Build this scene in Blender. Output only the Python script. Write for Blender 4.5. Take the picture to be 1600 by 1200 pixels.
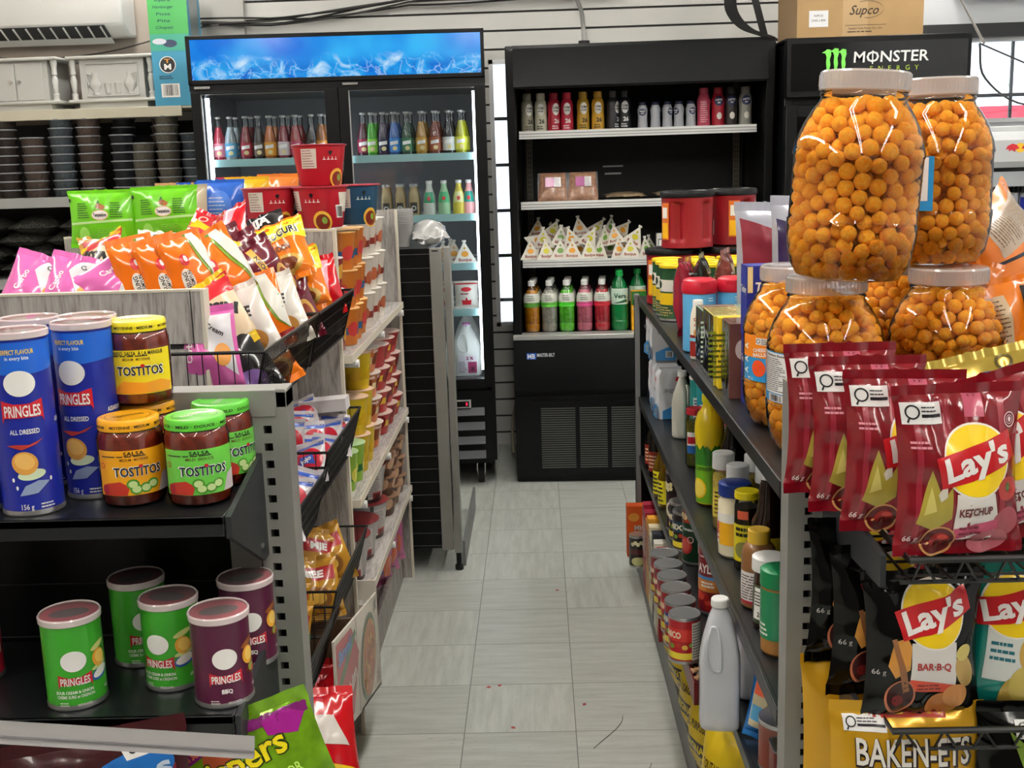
import bpy, bmesh, math, random
import numpy as np
from mathutils import Vector, Matrix, noise
from mathutils.geometry import tessellate_polygon

# ---------------------------------------------------------------- scene
for o in list(bpy.data.objects):
    bpy.data.objects.remove(o)
SC = bpy.context.scene
COL = SC.collection
PI = math.pi
R = math.radians

# ---------------------------------------------------------------- camera
cd = bpy.data.cameras.new('camera')
cd.sensor_width = 36.0
cd.lens = 40.05
cd.clip_start = 0.05
cam = bpy.data.objects.new('camera', cd)
COL.objects.link(cam)
_r = Vector((0.999344, 0.019895, -0.030264)); _u = Vector((0.025927, 0.190504, 0.981344)); _f = Vector((-0.025289, 0.981485, -0.189863))
cam.matrix_world = Matrix(((_r.x, _u.x, -_f.x, 0.0), (_r.y, _u.y, -_f.y, 0.0), (_r.z, _u.z, -_f.z, 1.526), (0, 0, 0, 1)))
SC.camera = cam

# ---------------------------------------------------------------- light and exposure
SC.view_settings.view_transform = 'Standard'
SC.view_settings.look = 'None'
SC.view_settings.gamma = 1.0
SC.view_settings.use_curve_mapping = False
SC.view_settings.exposure = 0.22
W = bpy.data.worlds.new('daylight'); SC.world = W
W.use_nodes = True
W.node_tree.nodes['Background'].inputs[0].default_value = (0.86, 0.93, 1.0, 1)
W.node_tree.nodes['Background'].inputs[1].default_value = 2.2
TUBE_POWER = 34.0      # emission of the ceiling tubes
LED_POWER = 9.0        # emission of the fridge strips

# ---------------------------------------------------------------- materials
MATS = {}
def lin(c):
    if isinstance(c, str):
        c = tuple(int(c[i:i+2], 16) for i in (0, 2, 4))
    return tuple((v/255/12.92 if v/255 <= 0.04045 else ((v/255+0.055)/1.055)**2.4) for v in c)
def mat(name, col='808080', rough=0.5, metal=0.0, spec=0.5, coat=0.0, bump=0.0, bscale=200.0, emit=0.0, trans=0.0, var=0.0, vscale=20.0, ior=1.45, sheen=0.0):
    if name in MATS:
        return MATS[name]
    m = bpy.data.materials.new(name); m.use_nodes = True
    nt = m.node_tree; b = nt.nodes['Principled BSDF']
    c = lin(col)
    b.inputs['Base Color'].default_value = (*c, 1)
    b.inputs['Roughness'].default_value = rough
    b.inputs['Metallic'].default_value = metal
    b.inputs['Specular IOR Level'].default_value = spec
    b.inputs['Coat Weight'].default_value = coat
    b.inputs['Coat Roughness'].default_value = 0.08
    b.inputs['Transmission Weight'].default_value = trans
    b.inputs['IOR'].default_value = ior
    if emit:
        b.inputs['Emission Color'].default_value = (*c, 1)
        b.inputs['Emission Strength'].default_value = emit
    if bump or var:
        tc = nt.nodes.new('ShaderNodeTexCoord')
        n = nt.nodes.new('ShaderNodeTexNoise'); n.inputs['Scale'].default_value = bscale if bump else vscale
        n.inputs['Detail'].default_value = 4
        nt.links.new(tc.outputs['Object'], n.inputs['Vector'])
        if bump:
            bp = nt.nodes.new('ShaderNodeBump'); bp.inputs['Strength'].default_value = bump; bp.inputs['Distance'].default_value = 0.002
            nt.links.new(n.outputs['Fac'], bp.inputs['Height']); nt.links.new(bp.outputs['Normal'], b.inputs['Normal'])
        if var:
            n2 = nt.nodes.new('ShaderNodeTexNoise'); n2.inputs['Scale'].default_value = vscale; n2.inputs['Detail'].default_value = 3
            nt.links.new(tc.outputs['Object'], n2.inputs['Vector'])
            mx = nt.nodes.new('ShaderNodeMix'); mx.data_type = 'RGBA'
            mx.inputs['A'].default_value = (*[v*(1-var) for v in c], 1); mx.inputs['B'].default_value = (*[min(1, v*(1+var)) for v in c], 1)
            rp = nt.nodes.new('ShaderNodeMapRange'); rp.inputs['From Min'].default_value = 0.3; rp.inputs['From Max'].default_value = 0.7
            nt.links.new(n2.outputs['Fac'], rp.inputs['Value']); nt.links.new(rp.outputs['Result'], mx.inputs['Factor'])
            nt.links.new(mx.outputs['Result'], b.inputs['Base Color'])
    MATS[name] = m
    return m
def clear(name, tint=(1, 1, 1), gloss=0.06, rough=0.03, dens=0.0, dcol='ffffff'):
    """thin clear sheet: transparent body with fresnel reflections (and an optional milky share)"""
    if name in MATS:
        return MATS[name]
    m = bpy.data.materials.new(name); m.use_nodes = True
    nt = m.node_tree; nt.nodes.clear()
    out = nt.nodes.new('ShaderNodeOutputMaterial')
    tr = nt.nodes.new('ShaderNodeBsdfTransparent'); tr.inputs[0].default_value = (*tint, 1)
    gl = nt.nodes.new('ShaderNodeBsdfGlossy'); gl.inputs['Roughness'].default_value = rough
    fr = nt.nodes.new('ShaderNodeFresnel'); fr.inputs['IOR'].default_value = 1.32
    ad = nt.nodes.new('ShaderNodeMath'); ad.operation = 'ADD'; ad.inputs[1].default_value = gloss - 0.019; ad.use_clamp = True
    nt.links.new(fr.outputs[0], ad.inputs[0])
    mx = nt.nodes.new('ShaderNodeMixShader')
    nt.links.new(ad.outputs[0], mx.inputs[0])
    body = tr
    if dens:
        df = nt.nodes.new('ShaderNodeBsdfDiffuse'); df.inputs[0].default_value = (*lin(dcol), 1)
        m2 = nt.nodes.new('ShaderNodeMixShader'); m2.inputs[0].default_value = dens
        nt.links.new(tr.outputs[0], m2.inputs[1]); nt.links.new(df.outputs[0], m2.inputs[2]); body = m2
    nt.links.new(body.outputs[0], mx.inputs[1]); nt.links.new(gl.outputs[0], mx.inputs[2])
    nt.links.new(mx.outputs[0], out.inputs[0])
    MATS[name] = m
    return m
def ink(col):           # flat printed colour
    return mat('ink_' + col, col, rough=0.3, spec=0.5, coat=0.35)
def foil(col, rough=0.22):
    return mat('film_' + col, col, rough=rough, spec=0.6, coat=0.5, metal=0.0)

# ---------------------------------------------------------------- text glyphs
_TX = {}
def glyphs(s, bold=0.0):
    k = (s, bold)
    if k in _TX:
        return _TX[k]
    cu = bpy.data.curves.new('t', 'FONT'); cu.body = s; cu.size = 1.0; cu.resolution_u = 2; cu.offset = bold; cu.fill_mode = 'BOTH'
    ob = bpy.data.objects.new('t', cu); COL.objects.link(ob)
    dg = bpy.context.evaluated_depsgraph_get()
    me = ob.evaluated_get(dg).to_mesh(); me.calc_loop_triangles()
    v = np.array([(p.co.x, p.co.y) for p in me.vertices]).reshape(-1, 2)
    t = [tuple(x.vertices) for x in me.loop_triangles]
    ob.evaluated_get(dg).to_mesh_clear()
    bpy.data.objects.remove(ob); bpy.data.curves.remove(cu)
    if len(v):
        v -= v.min(0); sz = v.max(0)
    else:
        sz = np.array((1.0, 1.0))
    _TX[k] = (v, t, sz)
    return _TX[k]

# ---------------------------------------------------------------- 2-D shapes -> triangles
def s_rect(u0, v0, u1, v1):
    return [(u0, v0), (u1, v0), (u1, v1), (u0, v1)], [(0, 1, 2), (0, 2, 3)]
def s_ell(cu, cv, ru, rv, n=28, rot=0.0, a0=0.0, a1=360.0):
    p = [(cu, cv)]
    full = abs(a1 - a0 - 360) < 1e-6
    m = n if full else n + 1
    for i in range(m):
        a = R(a0 + (a1-a0)*i/n)
        x, y = ru*math.cos(a), rv*math.sin(a)
        p.append((cu + x*math.cos(rot) - y*math.sin(rot), cv + x*math.sin(rot) + y*math.cos(rot)))
    f = [(0, 1+i, 1+(i+1) % m) for i in range(n)]
    return p, f
def s_poly(pts):
    t = tessellate_polygon([[Vector((x, y, 0)) for x, y in pts]])
    return list(pts), [tuple(a) for a in t]
def s_ring(cu, cv, r0, r1, n=28):
    p = []
    for i in range(n):
        a = 2*PI*i/n
        p += [(cu+r0*math.cos(a), cv+r0*math.sin(a)), (cu+r1*math.cos(a), cv+r1*math.sin(a))]
    f = []
    for i in range(n):
        a, b = 2*i, 2*((i+1) % n)
        f += [(a, a+1, b+1), (a, b+1, b)]
    return p, f
def s_text(s, cu, cv, h, w=None, rot=0.0, shear=0.0, bold=0.0, arc=0.0):
    """text centred on (cu, cv), capital height h; w forces the total width"""
    v, t, sz = glyphs(s, bold)
    cap = glyphs('H', bold)[2][1]
    k = h/cap
    kx = (w/sz[0]) if w else k
    lo = 0.0
    p = []
    for x, y in v:
        X = (x - sz[0]/2)*kx; Y = (y - lo)*k - h/2
        if any(ch in s for ch in 'gjpqy'):
            Y -= 0.19*k
        X += shear*Y
        Y += arc*((2*X/(sz[0]*kx))**2)
        p.append((cu + X*math.cos(rot) - Y*math.sin(rot), cv + X*math.sin(rot) + Y*math.cos(rot)))
    return p, t
def s_bars(u0, v0, u1, v1, n=14, seed=1):
    rg = random.Random(seed); p, f = [], []
    x = u0; w = (u1-u0)/(n*2)
    while x < u1 - w:
        ww = w*rg.choice((0.5, 1, 1.6))
        b = len(p); p += [(x, v0), (min(x+ww, u1), v0), (min(x+ww, u1), v1), (x, v1)]; f += [(b, b+1, b+2), (b, b+2, b+3)]
        x += ww + w*rg.choice((0.5, 0.9, 1.4))
    return p, f
def s_lines(u0, v0, u1, v1, n=6, fill=0.45, seed=2):
    rg = random.Random(seed); p, f = [], []
    for i in range(n):
        y = v1 - (i+0.5)*(v1-v0)/n; h = (v1-v0)/n*fill/2
        e = u1 - (u1-u0)*rg.uniform(0, 0.35)
        x = u0
        while x < e:
            q = min(e, x + (u1-u0)*rg.uniform(0.08, 0.24))
            b = len(p); p += [(x, y-h), (q, y-h), (q, y+h), (x, y+h)]; f += [(b, b+1, b+2), (b, b+2, b+3)]
            x = q + (u1-u0)*0.025
    return p, f

# ---------------------------------------------------------------- mesh builder
class MB:
    def __init__(s):
        s.v = []; s.f = []; s.m = []; s.mats = []
    def mi(s, m):
        if m not in s.mats:
            s.mats.append(m)
        return s.mats.index(m)
    def add(s, vs, fs, m):
        b = len(s.v); s.v += [tuple(p) for p in vs]; k = s.mi(m)
        for f in fs:
            s.f.append(tuple(b+i for i in f)); s.m.append(k)
        return s
    def box(s, x0, x1, y0, y1, z0, z1, m):
        v = [(x, y, z) for z in (z0, z1) for y in (y0, y1) for x in (x0, x1)]
        return s.add(v, [(0, 2, 3, 1), (4, 5, 7, 6), (0, 1, 5, 4), (2, 6, 7, 3), (0, 4, 6, 2), (1, 3, 7, 5)], m)
    def prism(s, pts, axis, a0, a1, m):
        """polygon pts (2-D) extruded along axis x|y|z"""
        n = len(pts)
        def P(p, a):
            return {'x': (a, p[0], p[1]), 'y': (p[0], a, p[1]), 'z': (p[0], p[1], a)}[axis]
        v = [P(p, a0) for p in pts] + [P(p, a1) for p in pts]
        f = [(i, (i+1) % n, n+(i+1) % n, n+i) for i in range(n)] + [tuple(range(n))[::-1], tuple(range(n, 2*n))]
        return s.add(v, f, m)
    def lathe(s, prof, m, n=32, c=(0, 0, 0), close=True, sx=1.0, sy=1.0, a0=0.0, a1=360.0):
        full = abs(a1-a0-360) < 1e-6
        nn = n if full else n+1
        vs = []; 
        for r, z in prof:
            for i in range(nn):
                a = R(a0+(a1-a0)*i/n)
                vs.append((c[0]+sx*r*math.cos(a), c[1]+sy*r*math.sin(a), c[2]+z))
        ms = m if isinstance(m, list) else [m]*(len(prof)-1)
        for j in range(len(prof)-1):
            b0 = j*nn; b1 = b0+nn
            # separate rings per band keeps bands with their own material in one mesh
            s_v = vs[b0:b0+2*nn]
            fs = [(i, (i+1) % nn, nn+(i+1) % nn, nn+i) for i in range(n)]
            if j == 0:
                base = len(s.v); s.v += s_v
            else:
                s.v += s_v[nn:]
            k = s.mi(ms[j])
            off = base + b0
            for f in fs:
                s.f.append(tuple(off+i for i in f)); s.m.append(k)
        if close and full:
            for j, rev in ((0, True), (len(prof)-1, False)):
                if prof[j][0] > 1e-5:
                    idx = [base+j*nn+i for i in range(nn)]
                    s.f.append(tuple(idx[::-1] if rev else idx)); s.m.append(s.mi(ms[0] if j == 0 else ms[-1]))
        return s
    def cyl(s, c, r, h, m, n=20, axis='z'):
        prof = [(r, 0), (r, h)]
        t = MB(); t.lathe(prof, m, n)
        vs = []
        for x, y, z in t.v:
            vs.append({'z': (c[0]+x, c[1]+y, c[2]+z), 'x': (c[0]+z, c[1]+x, c[2]+y), 'y': (c[0]+x, c[1]+z, c[2]+y)}[axis])
        return s.add(vs, t.f, m)
    def tube(s, pts, r, m, n=6, closed=False):
        P = [Vector(p) for p in pts]; N = len(P)
        vs = []; up = None
        for i, p in enumerate(P):
            if closed:
                d = (P[(i+1) % N]-P[i-1])
            else:
                d = (P[min(i+1, N-1)]-P[max(i-1, 0)])
            d.normalize()
            if up is None:
                up = d.orthogonal().normalized()
            else:
                up = (up - d*up.dot(d))
                up = up.normalized() if up.length > 1e-6 else d.orthogonal().normalized()
            w = d.cross(up)
            for k in range(n):
                a = 2*PI*k/n
                vs.append(p + (up*math.cos(a)+w*math.sin(a))*r)
        fs = []
        for i in range(N if closed else N-1):
            a = i*n; b = ((i+1) % N)*n
            for k in range(n):
                fs.append((a+k, a+(k+1) % n, b+(k+1) % n, b+k))
        if not closed:
            fs += [tuple(range(n))[::-1], tuple(range((N-1)*n, N*n))]
        return s.add(vs, fs, m)
    def grid(s, F, nu, nv, m, wrap=False):
        vs = [F(i/nu, j/nv) for j in range(nv+1) for i in range(nu if wrap else nu+1)]
        w = nu if wrap else nu+1
        fs = [(j*w+i, j*w+(i+1) % w, (j+1)*w+(i+1) % w, (j+1)*w+i) for j in range(nv) for i in range(nu)]
        return s.add(vs, fs, m)
    def decal(s, shape, S, m, off=0.0005, me=0.0085, clip=None):
        """lay a 2-D shape on the surface S(u, v, off)"""
        p, t = shape
        out = []; st = [(p[a], p[b], p[c]) for a, b, c in t]
        while st:
            a, b, c = st.pop()
            e = ((a[0]-b[0])**2+(a[1]-b[1])**2, (b[0]-c[0])**2+(b[1]-c[1])**2, (c[0]-a[0])**2+(c[1]-a[1])**2)
            k = max(range(3), key=lambda i: e[i])
            if e[k] <= me*me:
                out.append((a, b, c)); continue
            if k == 0:
                q = ((a[0]+b[0])/2, (a[1]+b[1])/2); st += [(a, q, c), (q, b, c)]
            elif k == 1:
                q = ((b[0]+c[0])/2, (b[1]+c[1])/2); st += [(a, b, q), (a, q, c)]
            else:
                q = ((c[0]+a[0])/2, (c[1]+a[1])/2); st += [(a, b, q), (q, b, c)]
        idx = {}; vs = []; fs = []
        for tri in out:
            if clip and not all(clip(*q) for q in tri):
                continue
            f = []
            for q in tri:
                key = (round(q[0], 6), round(q[1], 6))
                if key not in idx:
                    idx[key] = len(vs); vs.append(S(q[0], q[1], off))
                f.append(idx[key])
            if len(set(f)) == 3:
                fs.append(tuple(f))
        return s.add(vs, fs, m)
    def xf(s, M):
        s.v = [tuple(M @ Vector(p)) for p in s.v]; return s
    def join(s, o, M=None):
        vs = [tuple(M @ Vector(p)) for p in o.v] if M else o.v
        b = len(s.v); s.v += vs; ix = [s.mi(m) for m in o.mats]
        for f, k in zip(o.f, o.m):
            s.f.append(tuple(b+i for i in f)); s.m.append(ix[k])
        return s
    def mesh(s, name, sharp=35):
        me = bpy.data.meshes.new(name)
        me.from_pydata(s.v, [], s.f)
        for m in s.mats:
            me.materials.append(m)
        me.polygons.foreach_set('material_index', s.m)
        me.polygons.foreach_set('use_smooth', [True]*len(s.f))
        me.set_sharp_from_angle(angle=R(sharp))
        me.update()
        return me

def obj(name, mb, parent=None, loc=None, rot=None, bevel=0.0, sharp=35, lab=None):
    o = bpy.data.objects.new(name, mb.mesh(name, sharp)); COL.objects.link(o)
    if parent is not None:
        o.parent = parent
    if loc is not None:
        o.location = loc
    if rot is not None:
        o.rotation_euler = rot
    if bevel:
        b = o.modifiers.new('bevel', 'BEVEL'); b.width = bevel; b.segments = 2; b.limit_method = 'ANGLE'; b.angle_limit = R(40)
    if lab:
        o['label'] = lab
    return o
def tag(o, label, cat, group=None, kind=None):
    o['label'] = label; o['category'] = cat
    if group:
        o['group'] = group
    if kind:
        o['kind'] = kind
    return o
def struct(name, mb, **k):
    o = obj(name, mb, **k); o['kind'] = 'structure'; return o
def thing(name, label, cat, loc=(0, 0, 0), rot=(0, 0, 0), group=None):
    o = bpy.data.objects.new(name, None); COL.objects.link(o)
    o.empty_display_size = 0.05
    o.location = loc; o.rotation_euler = rot
    return tag(o, label, cat, group)
KIDS = {}
def kids(o):
    return [c for c in COL.objects if c.parent == o] if False else KIDS.get(o.name, [])
def reg(o):
    """remember the parts of a prototype so that copying stays quick"""
    KIDS[o.name] = [c for c in bpy.data.objects if c.parent == o]
    for c in KIDS[o.name]:
        KIDS[c.name] = [d for d in bpy.data.objects if d.parent == c]
    return o
class Proto:
    """first place() moves the prototype itself, every later one copies it with its parts"""
    def __init__(s, root):
        s.root = reg(root); s.used = False
        s.tree = [(c, list(KIDS[c.name])) for c in KIDS[root.name]]
    def place(s, loc, rot=(0, 0, 0), label=None, group=None, scale=None, cat=None, name=None):
        if not s.used:
            r = s.root; s.used = True
        else:
            r = s.root.copy(); COL.objects.link(r)
            for c, gs in s.tree:
                d = c.copy(); COL.objects.link(d); d.parent = r
                for g in gs:
                    h = g.copy(); COL.objects.link(h); h.parent = d
        r.location = loc; r.rotation_euler = rot if isinstance(rot, tuple) else (0, 0, rot)
        if scale is not None:
            r.scale = (scale,)*3 if not isinstance(scale, tuple) else scale
        if label:
            r['label'] = label
        if cat:
            r['category'] = cat
        if group:
            r['group'] = group
        return r
def crv(pts, n=6):
    """smooth curve through the points"""
    P = [Vector(p) for p in pts]; P = [P[0]*2-P[1]]+P+[P[-1]*2-P[-2]]; out = []
    for i in range(1, len(P)-2):
        for k in range(n):
            t = k/n; a, b, c, d = P[i-1:i+3]
            out.append(0.5*((2*b)+(c-a)*t+(2*a-5*b+4*c-d)*t*t+(3*b-a-3*c+d)*t**3))
    return out+[P[-2]]
ORD = ['first', 'second', 'third', 'fourth', 'fifth', 'sixth', 'seventh', 'eighth', 'ninth', 'tenth', 'eleventh', 'twelfth', 'thirteenth', 'fourteenth']
def frame(ox, oy, yaw):
    """local (u along the front, d into depth, z) -> world, for furniture that stands slightly turned"""
    c, s = math.cos(yaw), math.sin(yaw)
    return lambda u, d, z: (ox+u*c-d*s, oy+u*s+d*c, z)

# ================================================================ THE ROOM
def node_floor():
    m = bpy.data.materials.new('vinyl_tile'); m.use_nodes = True; nt = m.node_tree; N = nt.nodes; L = nt.links
    b = N['Principled BSDF']
    def nd(t, **k):
        n = N.new('ShaderNode'+t)
        for a, v in k.items():
            setattr(n, a, v)
        return n
    def mth(op, a, c=None):
        n = nd('Math', operation=op)
        for i, x in enumerate((a, c)):
            if x is None: continue
            if isinstance(x, (int, float)): n.inputs[i].default_value = x
            else: L.new(x, n.inputs[i])
        return n.outputs[0]
    tc = nd('TexCoord'); sp = nd('SeparateXYZ'); L.new(tc.outputs['Object'], sp.inputs[0])
    u = mth('DIVIDE', mth('ADD', sp.outputs[0], 0.2332+3.048), 0.3048)
    v = mth('DIVIDE', mth('ADD', sp.outputs[1], 2.918-5.2104+1.4592), 0.2918)
    fu, fv = mth('FLOOR', u), mth('FLOOR', v)
    cb = nd('CombineXYZ'); L.new(fu, cb.inputs[0]); L.new(fv, cb.inputs[1])
    wn = nd('TexWhiteNoise', noise_dimensions='2D'); L.new(cb.outputs[0], wn.inputs['Vector'])
    # seams
    du = mth('ABSOLUTE', mth('SUBTRACT', mth('FRACT', u), 0.5)); dv = mth('ABSOLUTE', mth('SUBTRACT', mth('FRACT', v), 0.5))
    seam = mth('GREATER_THAN', mth('MAXIMUM', du, dv), 0.4955)
    # streaks: direction swaps from tile to tile
    par = mth('GREATER_THAN', wn.outputs['Value'], 0.5)
    def streak(sx, sy, sc):
        mp = nd('Mapping'); L.new(tc.outputs['Object'], mp.inputs[0]); mp.inputs['Scale'].default_value = (sx, sy, 1)
        ad = nd('VectorMath', operation='ADD'); L.new(mp.outputs[0], ad.inputs[0]); L.new(wn.outputs['Color'], ad.inputs[1])
        n = nd('TexNoise'); n.inputs['Scale'].default_value = sc; n.inputs['Detail'].default_value = 5; n.inputs['Roughness'].default_value = 0.65
        L.new(ad.outputs[0], n.inputs['Vector']); return n.outputs['Fac']
    a, c = streak(1, 9, 5), streak(9, 1, 5)
    mx = nd('Mix'); L.new(par, mx.inputs[0]); L.new(a, mx.inputs[2]); L.new(c, mx.inputs[3])
    cr = nd('ValToRGB'); L.new(mx.outputs[0], cr.inputs[0])
    e = cr.color_ramp.elements; e[0].position = 0.3; e[0].color = (*lin('b2b6b0'), 1); e[1].position = 0.62; e[1].color = (*lin('c8ccc6'), 1)
    # dark flecks
    f1, f2 = streak(2.2, 14, 16), streak(14, 2.2, 16)
    mf = nd('Mix'); L.new(par, mf.inputs[0]); L.new(f1, mf.inputs[2]); L.new(f2, mf.inputs[3])
    fl = nd('MapRange'); L.new(mf.outputs[0], fl.inputs[0]); fl.inputs[1].default_value = 0.665; fl.inputs[2].default_value = 0.71; fl.inputs[3].default_value = 0; fl.inputs[4].default_value = 0.85
    m1 = nd('Mix', data_type='RGBA'); L.new(fl.outputs[0], m1.inputs['Factor']); L.new(cr.outputs[0], m1.inputs['A']); m1.inputs['B'].default_value = (*lin('4a4c48'), 1)
    # tile to tile tone
    tn = nd('Mix', data_type='RGBA', blend_type='MULTIPLY'); tn.inputs['Factor'].default_value = 1.0
    tr = nd('MapRange'); L.new(wn.outputs['Value'], tr.inputs[0]); tr.inputs[3].default_value = 0.9; tr.inputs[4].default_value = 1.0
    L.new(m1.outputs['Result'], tn.inputs['A']); L.new(tr.outputs[0], tn.inputs['B'])
    m2 = nd('Mix', data_type='RGBA'); L.new(mth('MULTIPLY', seam, 0.8), m2.inputs['Factor']); L.new(tn.outputs['Result'], m2.inputs['A']); m2.inputs['B'].default_value = (*lin('55564f'), 1)
    L.new(m2.outputs['Result'], b.inputs['Base Color'])
    b.inputs['Roughness'].default_value = 0.32; b.inputs['Specular IOR Level'].default_value = 0.45
    gn = nd('TexNoise'); gn.inputs['Scale'].default_value = 6; L.new(tc.outputs['Object'], gn.inputs['Vector'])
    gr = nd('MapRange'); L.new(gn.outputs['Fac'], gr.inputs[0]); gr.inputs[3].default_value = 0.24; gr.inputs[4].default_value = 0.42
    L.new(gr.outputs[0], b.inputs['Roughness'])
    return m
def node_wood(name, c0, c1, dark, sc=1.0, axis=2):
    m = bpy.data.materials.new(name); m.use_nodes = True; nt = m.node_tree; N = nt.nodes; L = nt.links
    b = N['Principled BSDF']
    tc = N.new('ShaderNodeTexCoord'); mp = N.new('ShaderNodeMapping'); s = [9*sc, 9*sc, 9*sc]; s[axis] = 0.9*sc
    mp.inputs['Scale'].default_value = s; L.new(tc.outputs['Object'], mp.inputs[0])
    n = N.new('ShaderNodeTexNoise'); n.inputs['Scale'].default_value = 1.3; n.inputs['Detail'].default_value = 2; n.inputs['Distortion'].default_value = 0.6
    L.new(mp.outputs[0], n.inputs['Vector'])
    ml = N.new('ShaderNodeMath'); ml.operation = 'MULTIPLY'; ml.inputs[1].default_value = 22; L.new(n.outputs['Fac'], ml.inputs[0])
    sn = N.new('ShaderNodeMath'); sn.operation = 'SINE'; L.new(ml.outputs[0], sn.inputs[0])
    n2 = N.new('ShaderNodeTexNoise'); n2.inputs['Scale'].default_value = 14; n2.inputs['Detail'].default_value = 5; L.new(mp.outputs[0], n2.inputs['Vector'])
    a = N.new('ShaderNodeMath'); a.operation = 'MULTIPLY_ADD'; a.inputs[1].default_value = 0.16; L.new(sn.outputs[0], a.inputs[0]); L.new(n2.outputs['Fac'], a.inputs[2])
    cr = N.new('ShaderNodeValToRGB'); e = cr.color_ramp.elements
    e[0].position = 0.28; e[0].color = (*lin(dark), 1); e[1].position = 0.75; e[1].color = (*lin(c1), 1)
    k = e.new(0.45); k.color = (*lin(c0), 1)
    L.new(a.outputs[0], cr.inputs[0]); L.new(cr.outputs[0], b.inputs['Base Color'])
    b.inputs['Roughness'].default_value = 0.5
    return m
M_FLOOR = node_floor()
M_WOOD = node_wood('grey_wood_laminate', '9f9a96', 'b0acA8', '857f7b', sc=2.6)
M_WOODH = node_wood('grey_wood_laminate_board', 'a5a09c', 'bbb7b2', '8a8480', sc=2.4, axis=1)
M_EDGE = mat('cream_edge_band', 'd2cbbb', 0.5)
M_BLACK = mat('black_enamel', '050608', 0.36, spec=0.3)
M_BLACKM = mat('black_textured_paint', '050709', 0.55, spec=0.25, bump=0.25, bscale=260)
M_SHELF = mat('black_steel_shelf', '141619', 0.34, spec=0.6, var=0.25, vscale=6)
M_GREY = mat('grey_steel_upright', '8c8c88', 0.42, metal=0.25, var=0.08, vscale=8)
M_GREYD = mat('grey_steel_kick', '7c7d7c', 0.45, metal=0.2)
M_BRK = mat('dark_steel_bracket', '2e3134', 0.4, metal=0.2)
M_CHROME = mat('bright_steel', 'c8c9c9', 0.2, metal=0.9)
M_ALU = mat('aluminium_trim', 'c2c4c2', 0.35, metal=0.5)
M_WHITE = mat('white_plastic', 'e8e8e6', 0.4)
M_WALL = mat('slat_wall_board', 'bcbcb8', 0.55, var=0.04, vscale=3)
M_WALLD = mat('painted_drywall', 'a69c92', 0.8, var=0.06, vscale=4)
M_GROOVE = mat('slat_groove', '2c2b29', 0.7)
M_WIRE = mat('black_wire', '0d0d0e', 0.35, spec=0.6)
M_RUBBER = mat('black_rubber', '141414', 0.7)

f = MB(); f.grid(lambda a, b: (-3.2+6.4*a, -1.8+8.0*b, 0), 1, 1, M_FLOOR); struct('floor', f)
c = MB(); c.box(-3.2, 3.2, -1.8, 6.2, 2.95, 3.0, mat('ceiling_tile', 'c9c9c5', 0.9)); struct('ceiling', c)
w = MB(); w.box(-3.2, -3.1, -1.8, 6.2, 0, 2.95, M_WALLD); struct('wall_left', w)
w = MB(); w.box(3.1, 3.2, -1.8, 6.2, 0, 2.95, mat('painted_wall_right', 'b9bcc0', 0.8)); struct('wall_right', w)
w = MB(); w.box(-3.2, 3.2, -1.8, -1.7, 0, 2.95, mat('dark_front_wall', '5a5550', 0.8)); struct('wall_front', w)
# the back wall: drywall on the left, a plain post, slat wall over the coolers, a smooth bulkhead over the window
YB = 6.14
w = MB()
w.box(-3.1, -1.72, YB, YB+0.06, 0, 2.95, M_WALLD)
w.box(-1.72, -1.485, YB-0.03, YB+0.06, 0, 2.95, mat('plain_post_paint', '9c9b96', 0.6))
def slat(x0, x1, z0, z1):
    w.box(x0, x1, YB+0.012, YB+0.06, z0, z1, M_GROOVE)
    zg = 2.296 - 0.0928*40
    while zg < z1:
        a, b = max(zg+0.0055, z0), min(zg+0.0928-0.0055, z1)
        if b > a:
            w.box(x0, x1, YB, YB+0.03, a, b, M_WALL)
        zg += 0.0928
WX0, WX1, WZ0, WZ1 = -0.23, 0.0, 0.66, 2.06           # narrow window behind the gap between the coolers
VX0, VX1, VZ0, VZ1 = 1.98, 3.02, 1.66, 2.09           # barred window on the right
slat(-1.485, WX0, 0, 2.95); slat(WX1, VX0, 0, 2.95); slat(WX0, WX1, 0, WZ0); slat(WX0, WX1, WZ1, 2.95)
w.box(VX0, 3.1, YB-0.01, YB+0.06, 2.15, 2.95, mat('smooth_bulkhead', 'c4c8cc', 0.6))
w.box(VX0, 3.1, YB, YB+0.06, 0, VZ0, mat('smooth_bulkhead_low', 'b4b8bc', 0.6))
w.box(VX1, 3.1, YB, YB+0.06, VZ0, 2.15, mat('smooth_bulkhead_low', 'b4b8bc', 0.6))
struct('wall_back', w)
t = MB(); t.box(VX0-0.12, 3.1, YB-0.05, YB+0.05, 2.09, 2.155, mat('dark_window_head', '232426', 0.5)); struct('trim_1', t)
M_BAR = mat('window_bar', '2a2a2c', 0.5)
M_PANE = clear('window_pane', (0.96, 0.98, 1.0))
for k, (x0, x1, z0, z1, vb, hb) in enumerate([(WX0, WX1, WZ0, WZ1, [], [0.80, 1.04, 1.28, 1.52, 1.76]), (VX0, VX1, VZ0, VZ1, [2.0, 2.245, 2.49, 2.735], [1.80])]):
    m = MB(); M_FR = mat('window_frame_white', 'd8dadb', 0.45)
    for a in ((x0, x1, z0, z0+0.022), (x0, x1, z1-0.022, z1), (x0, x0+0.022, z0, z1), (x1-0.022, x1, z0, z1)):
        m.box(a[0], a[1], YB-0.004, YB+0.05, a[2], a[3], M_FR)
    wn = struct('window_%d' % (k+1), m)
    m = MB(); m.box(x0, x1, YB+0.02, YB+0.024, z0, z1, M_PANE); obj('pane', m, wn)
    m = MB()
    for z in hb: m.box(x0, x1, YB+0.03, YB+0.045, z-0.009, z+0.009, M_BAR)
    for x in vb: m.box(x-0.007, x+0.007, YB+0.03, YB+0.045, z0, z1, M_BAR)
    obj('window_bars', m, wn)
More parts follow.
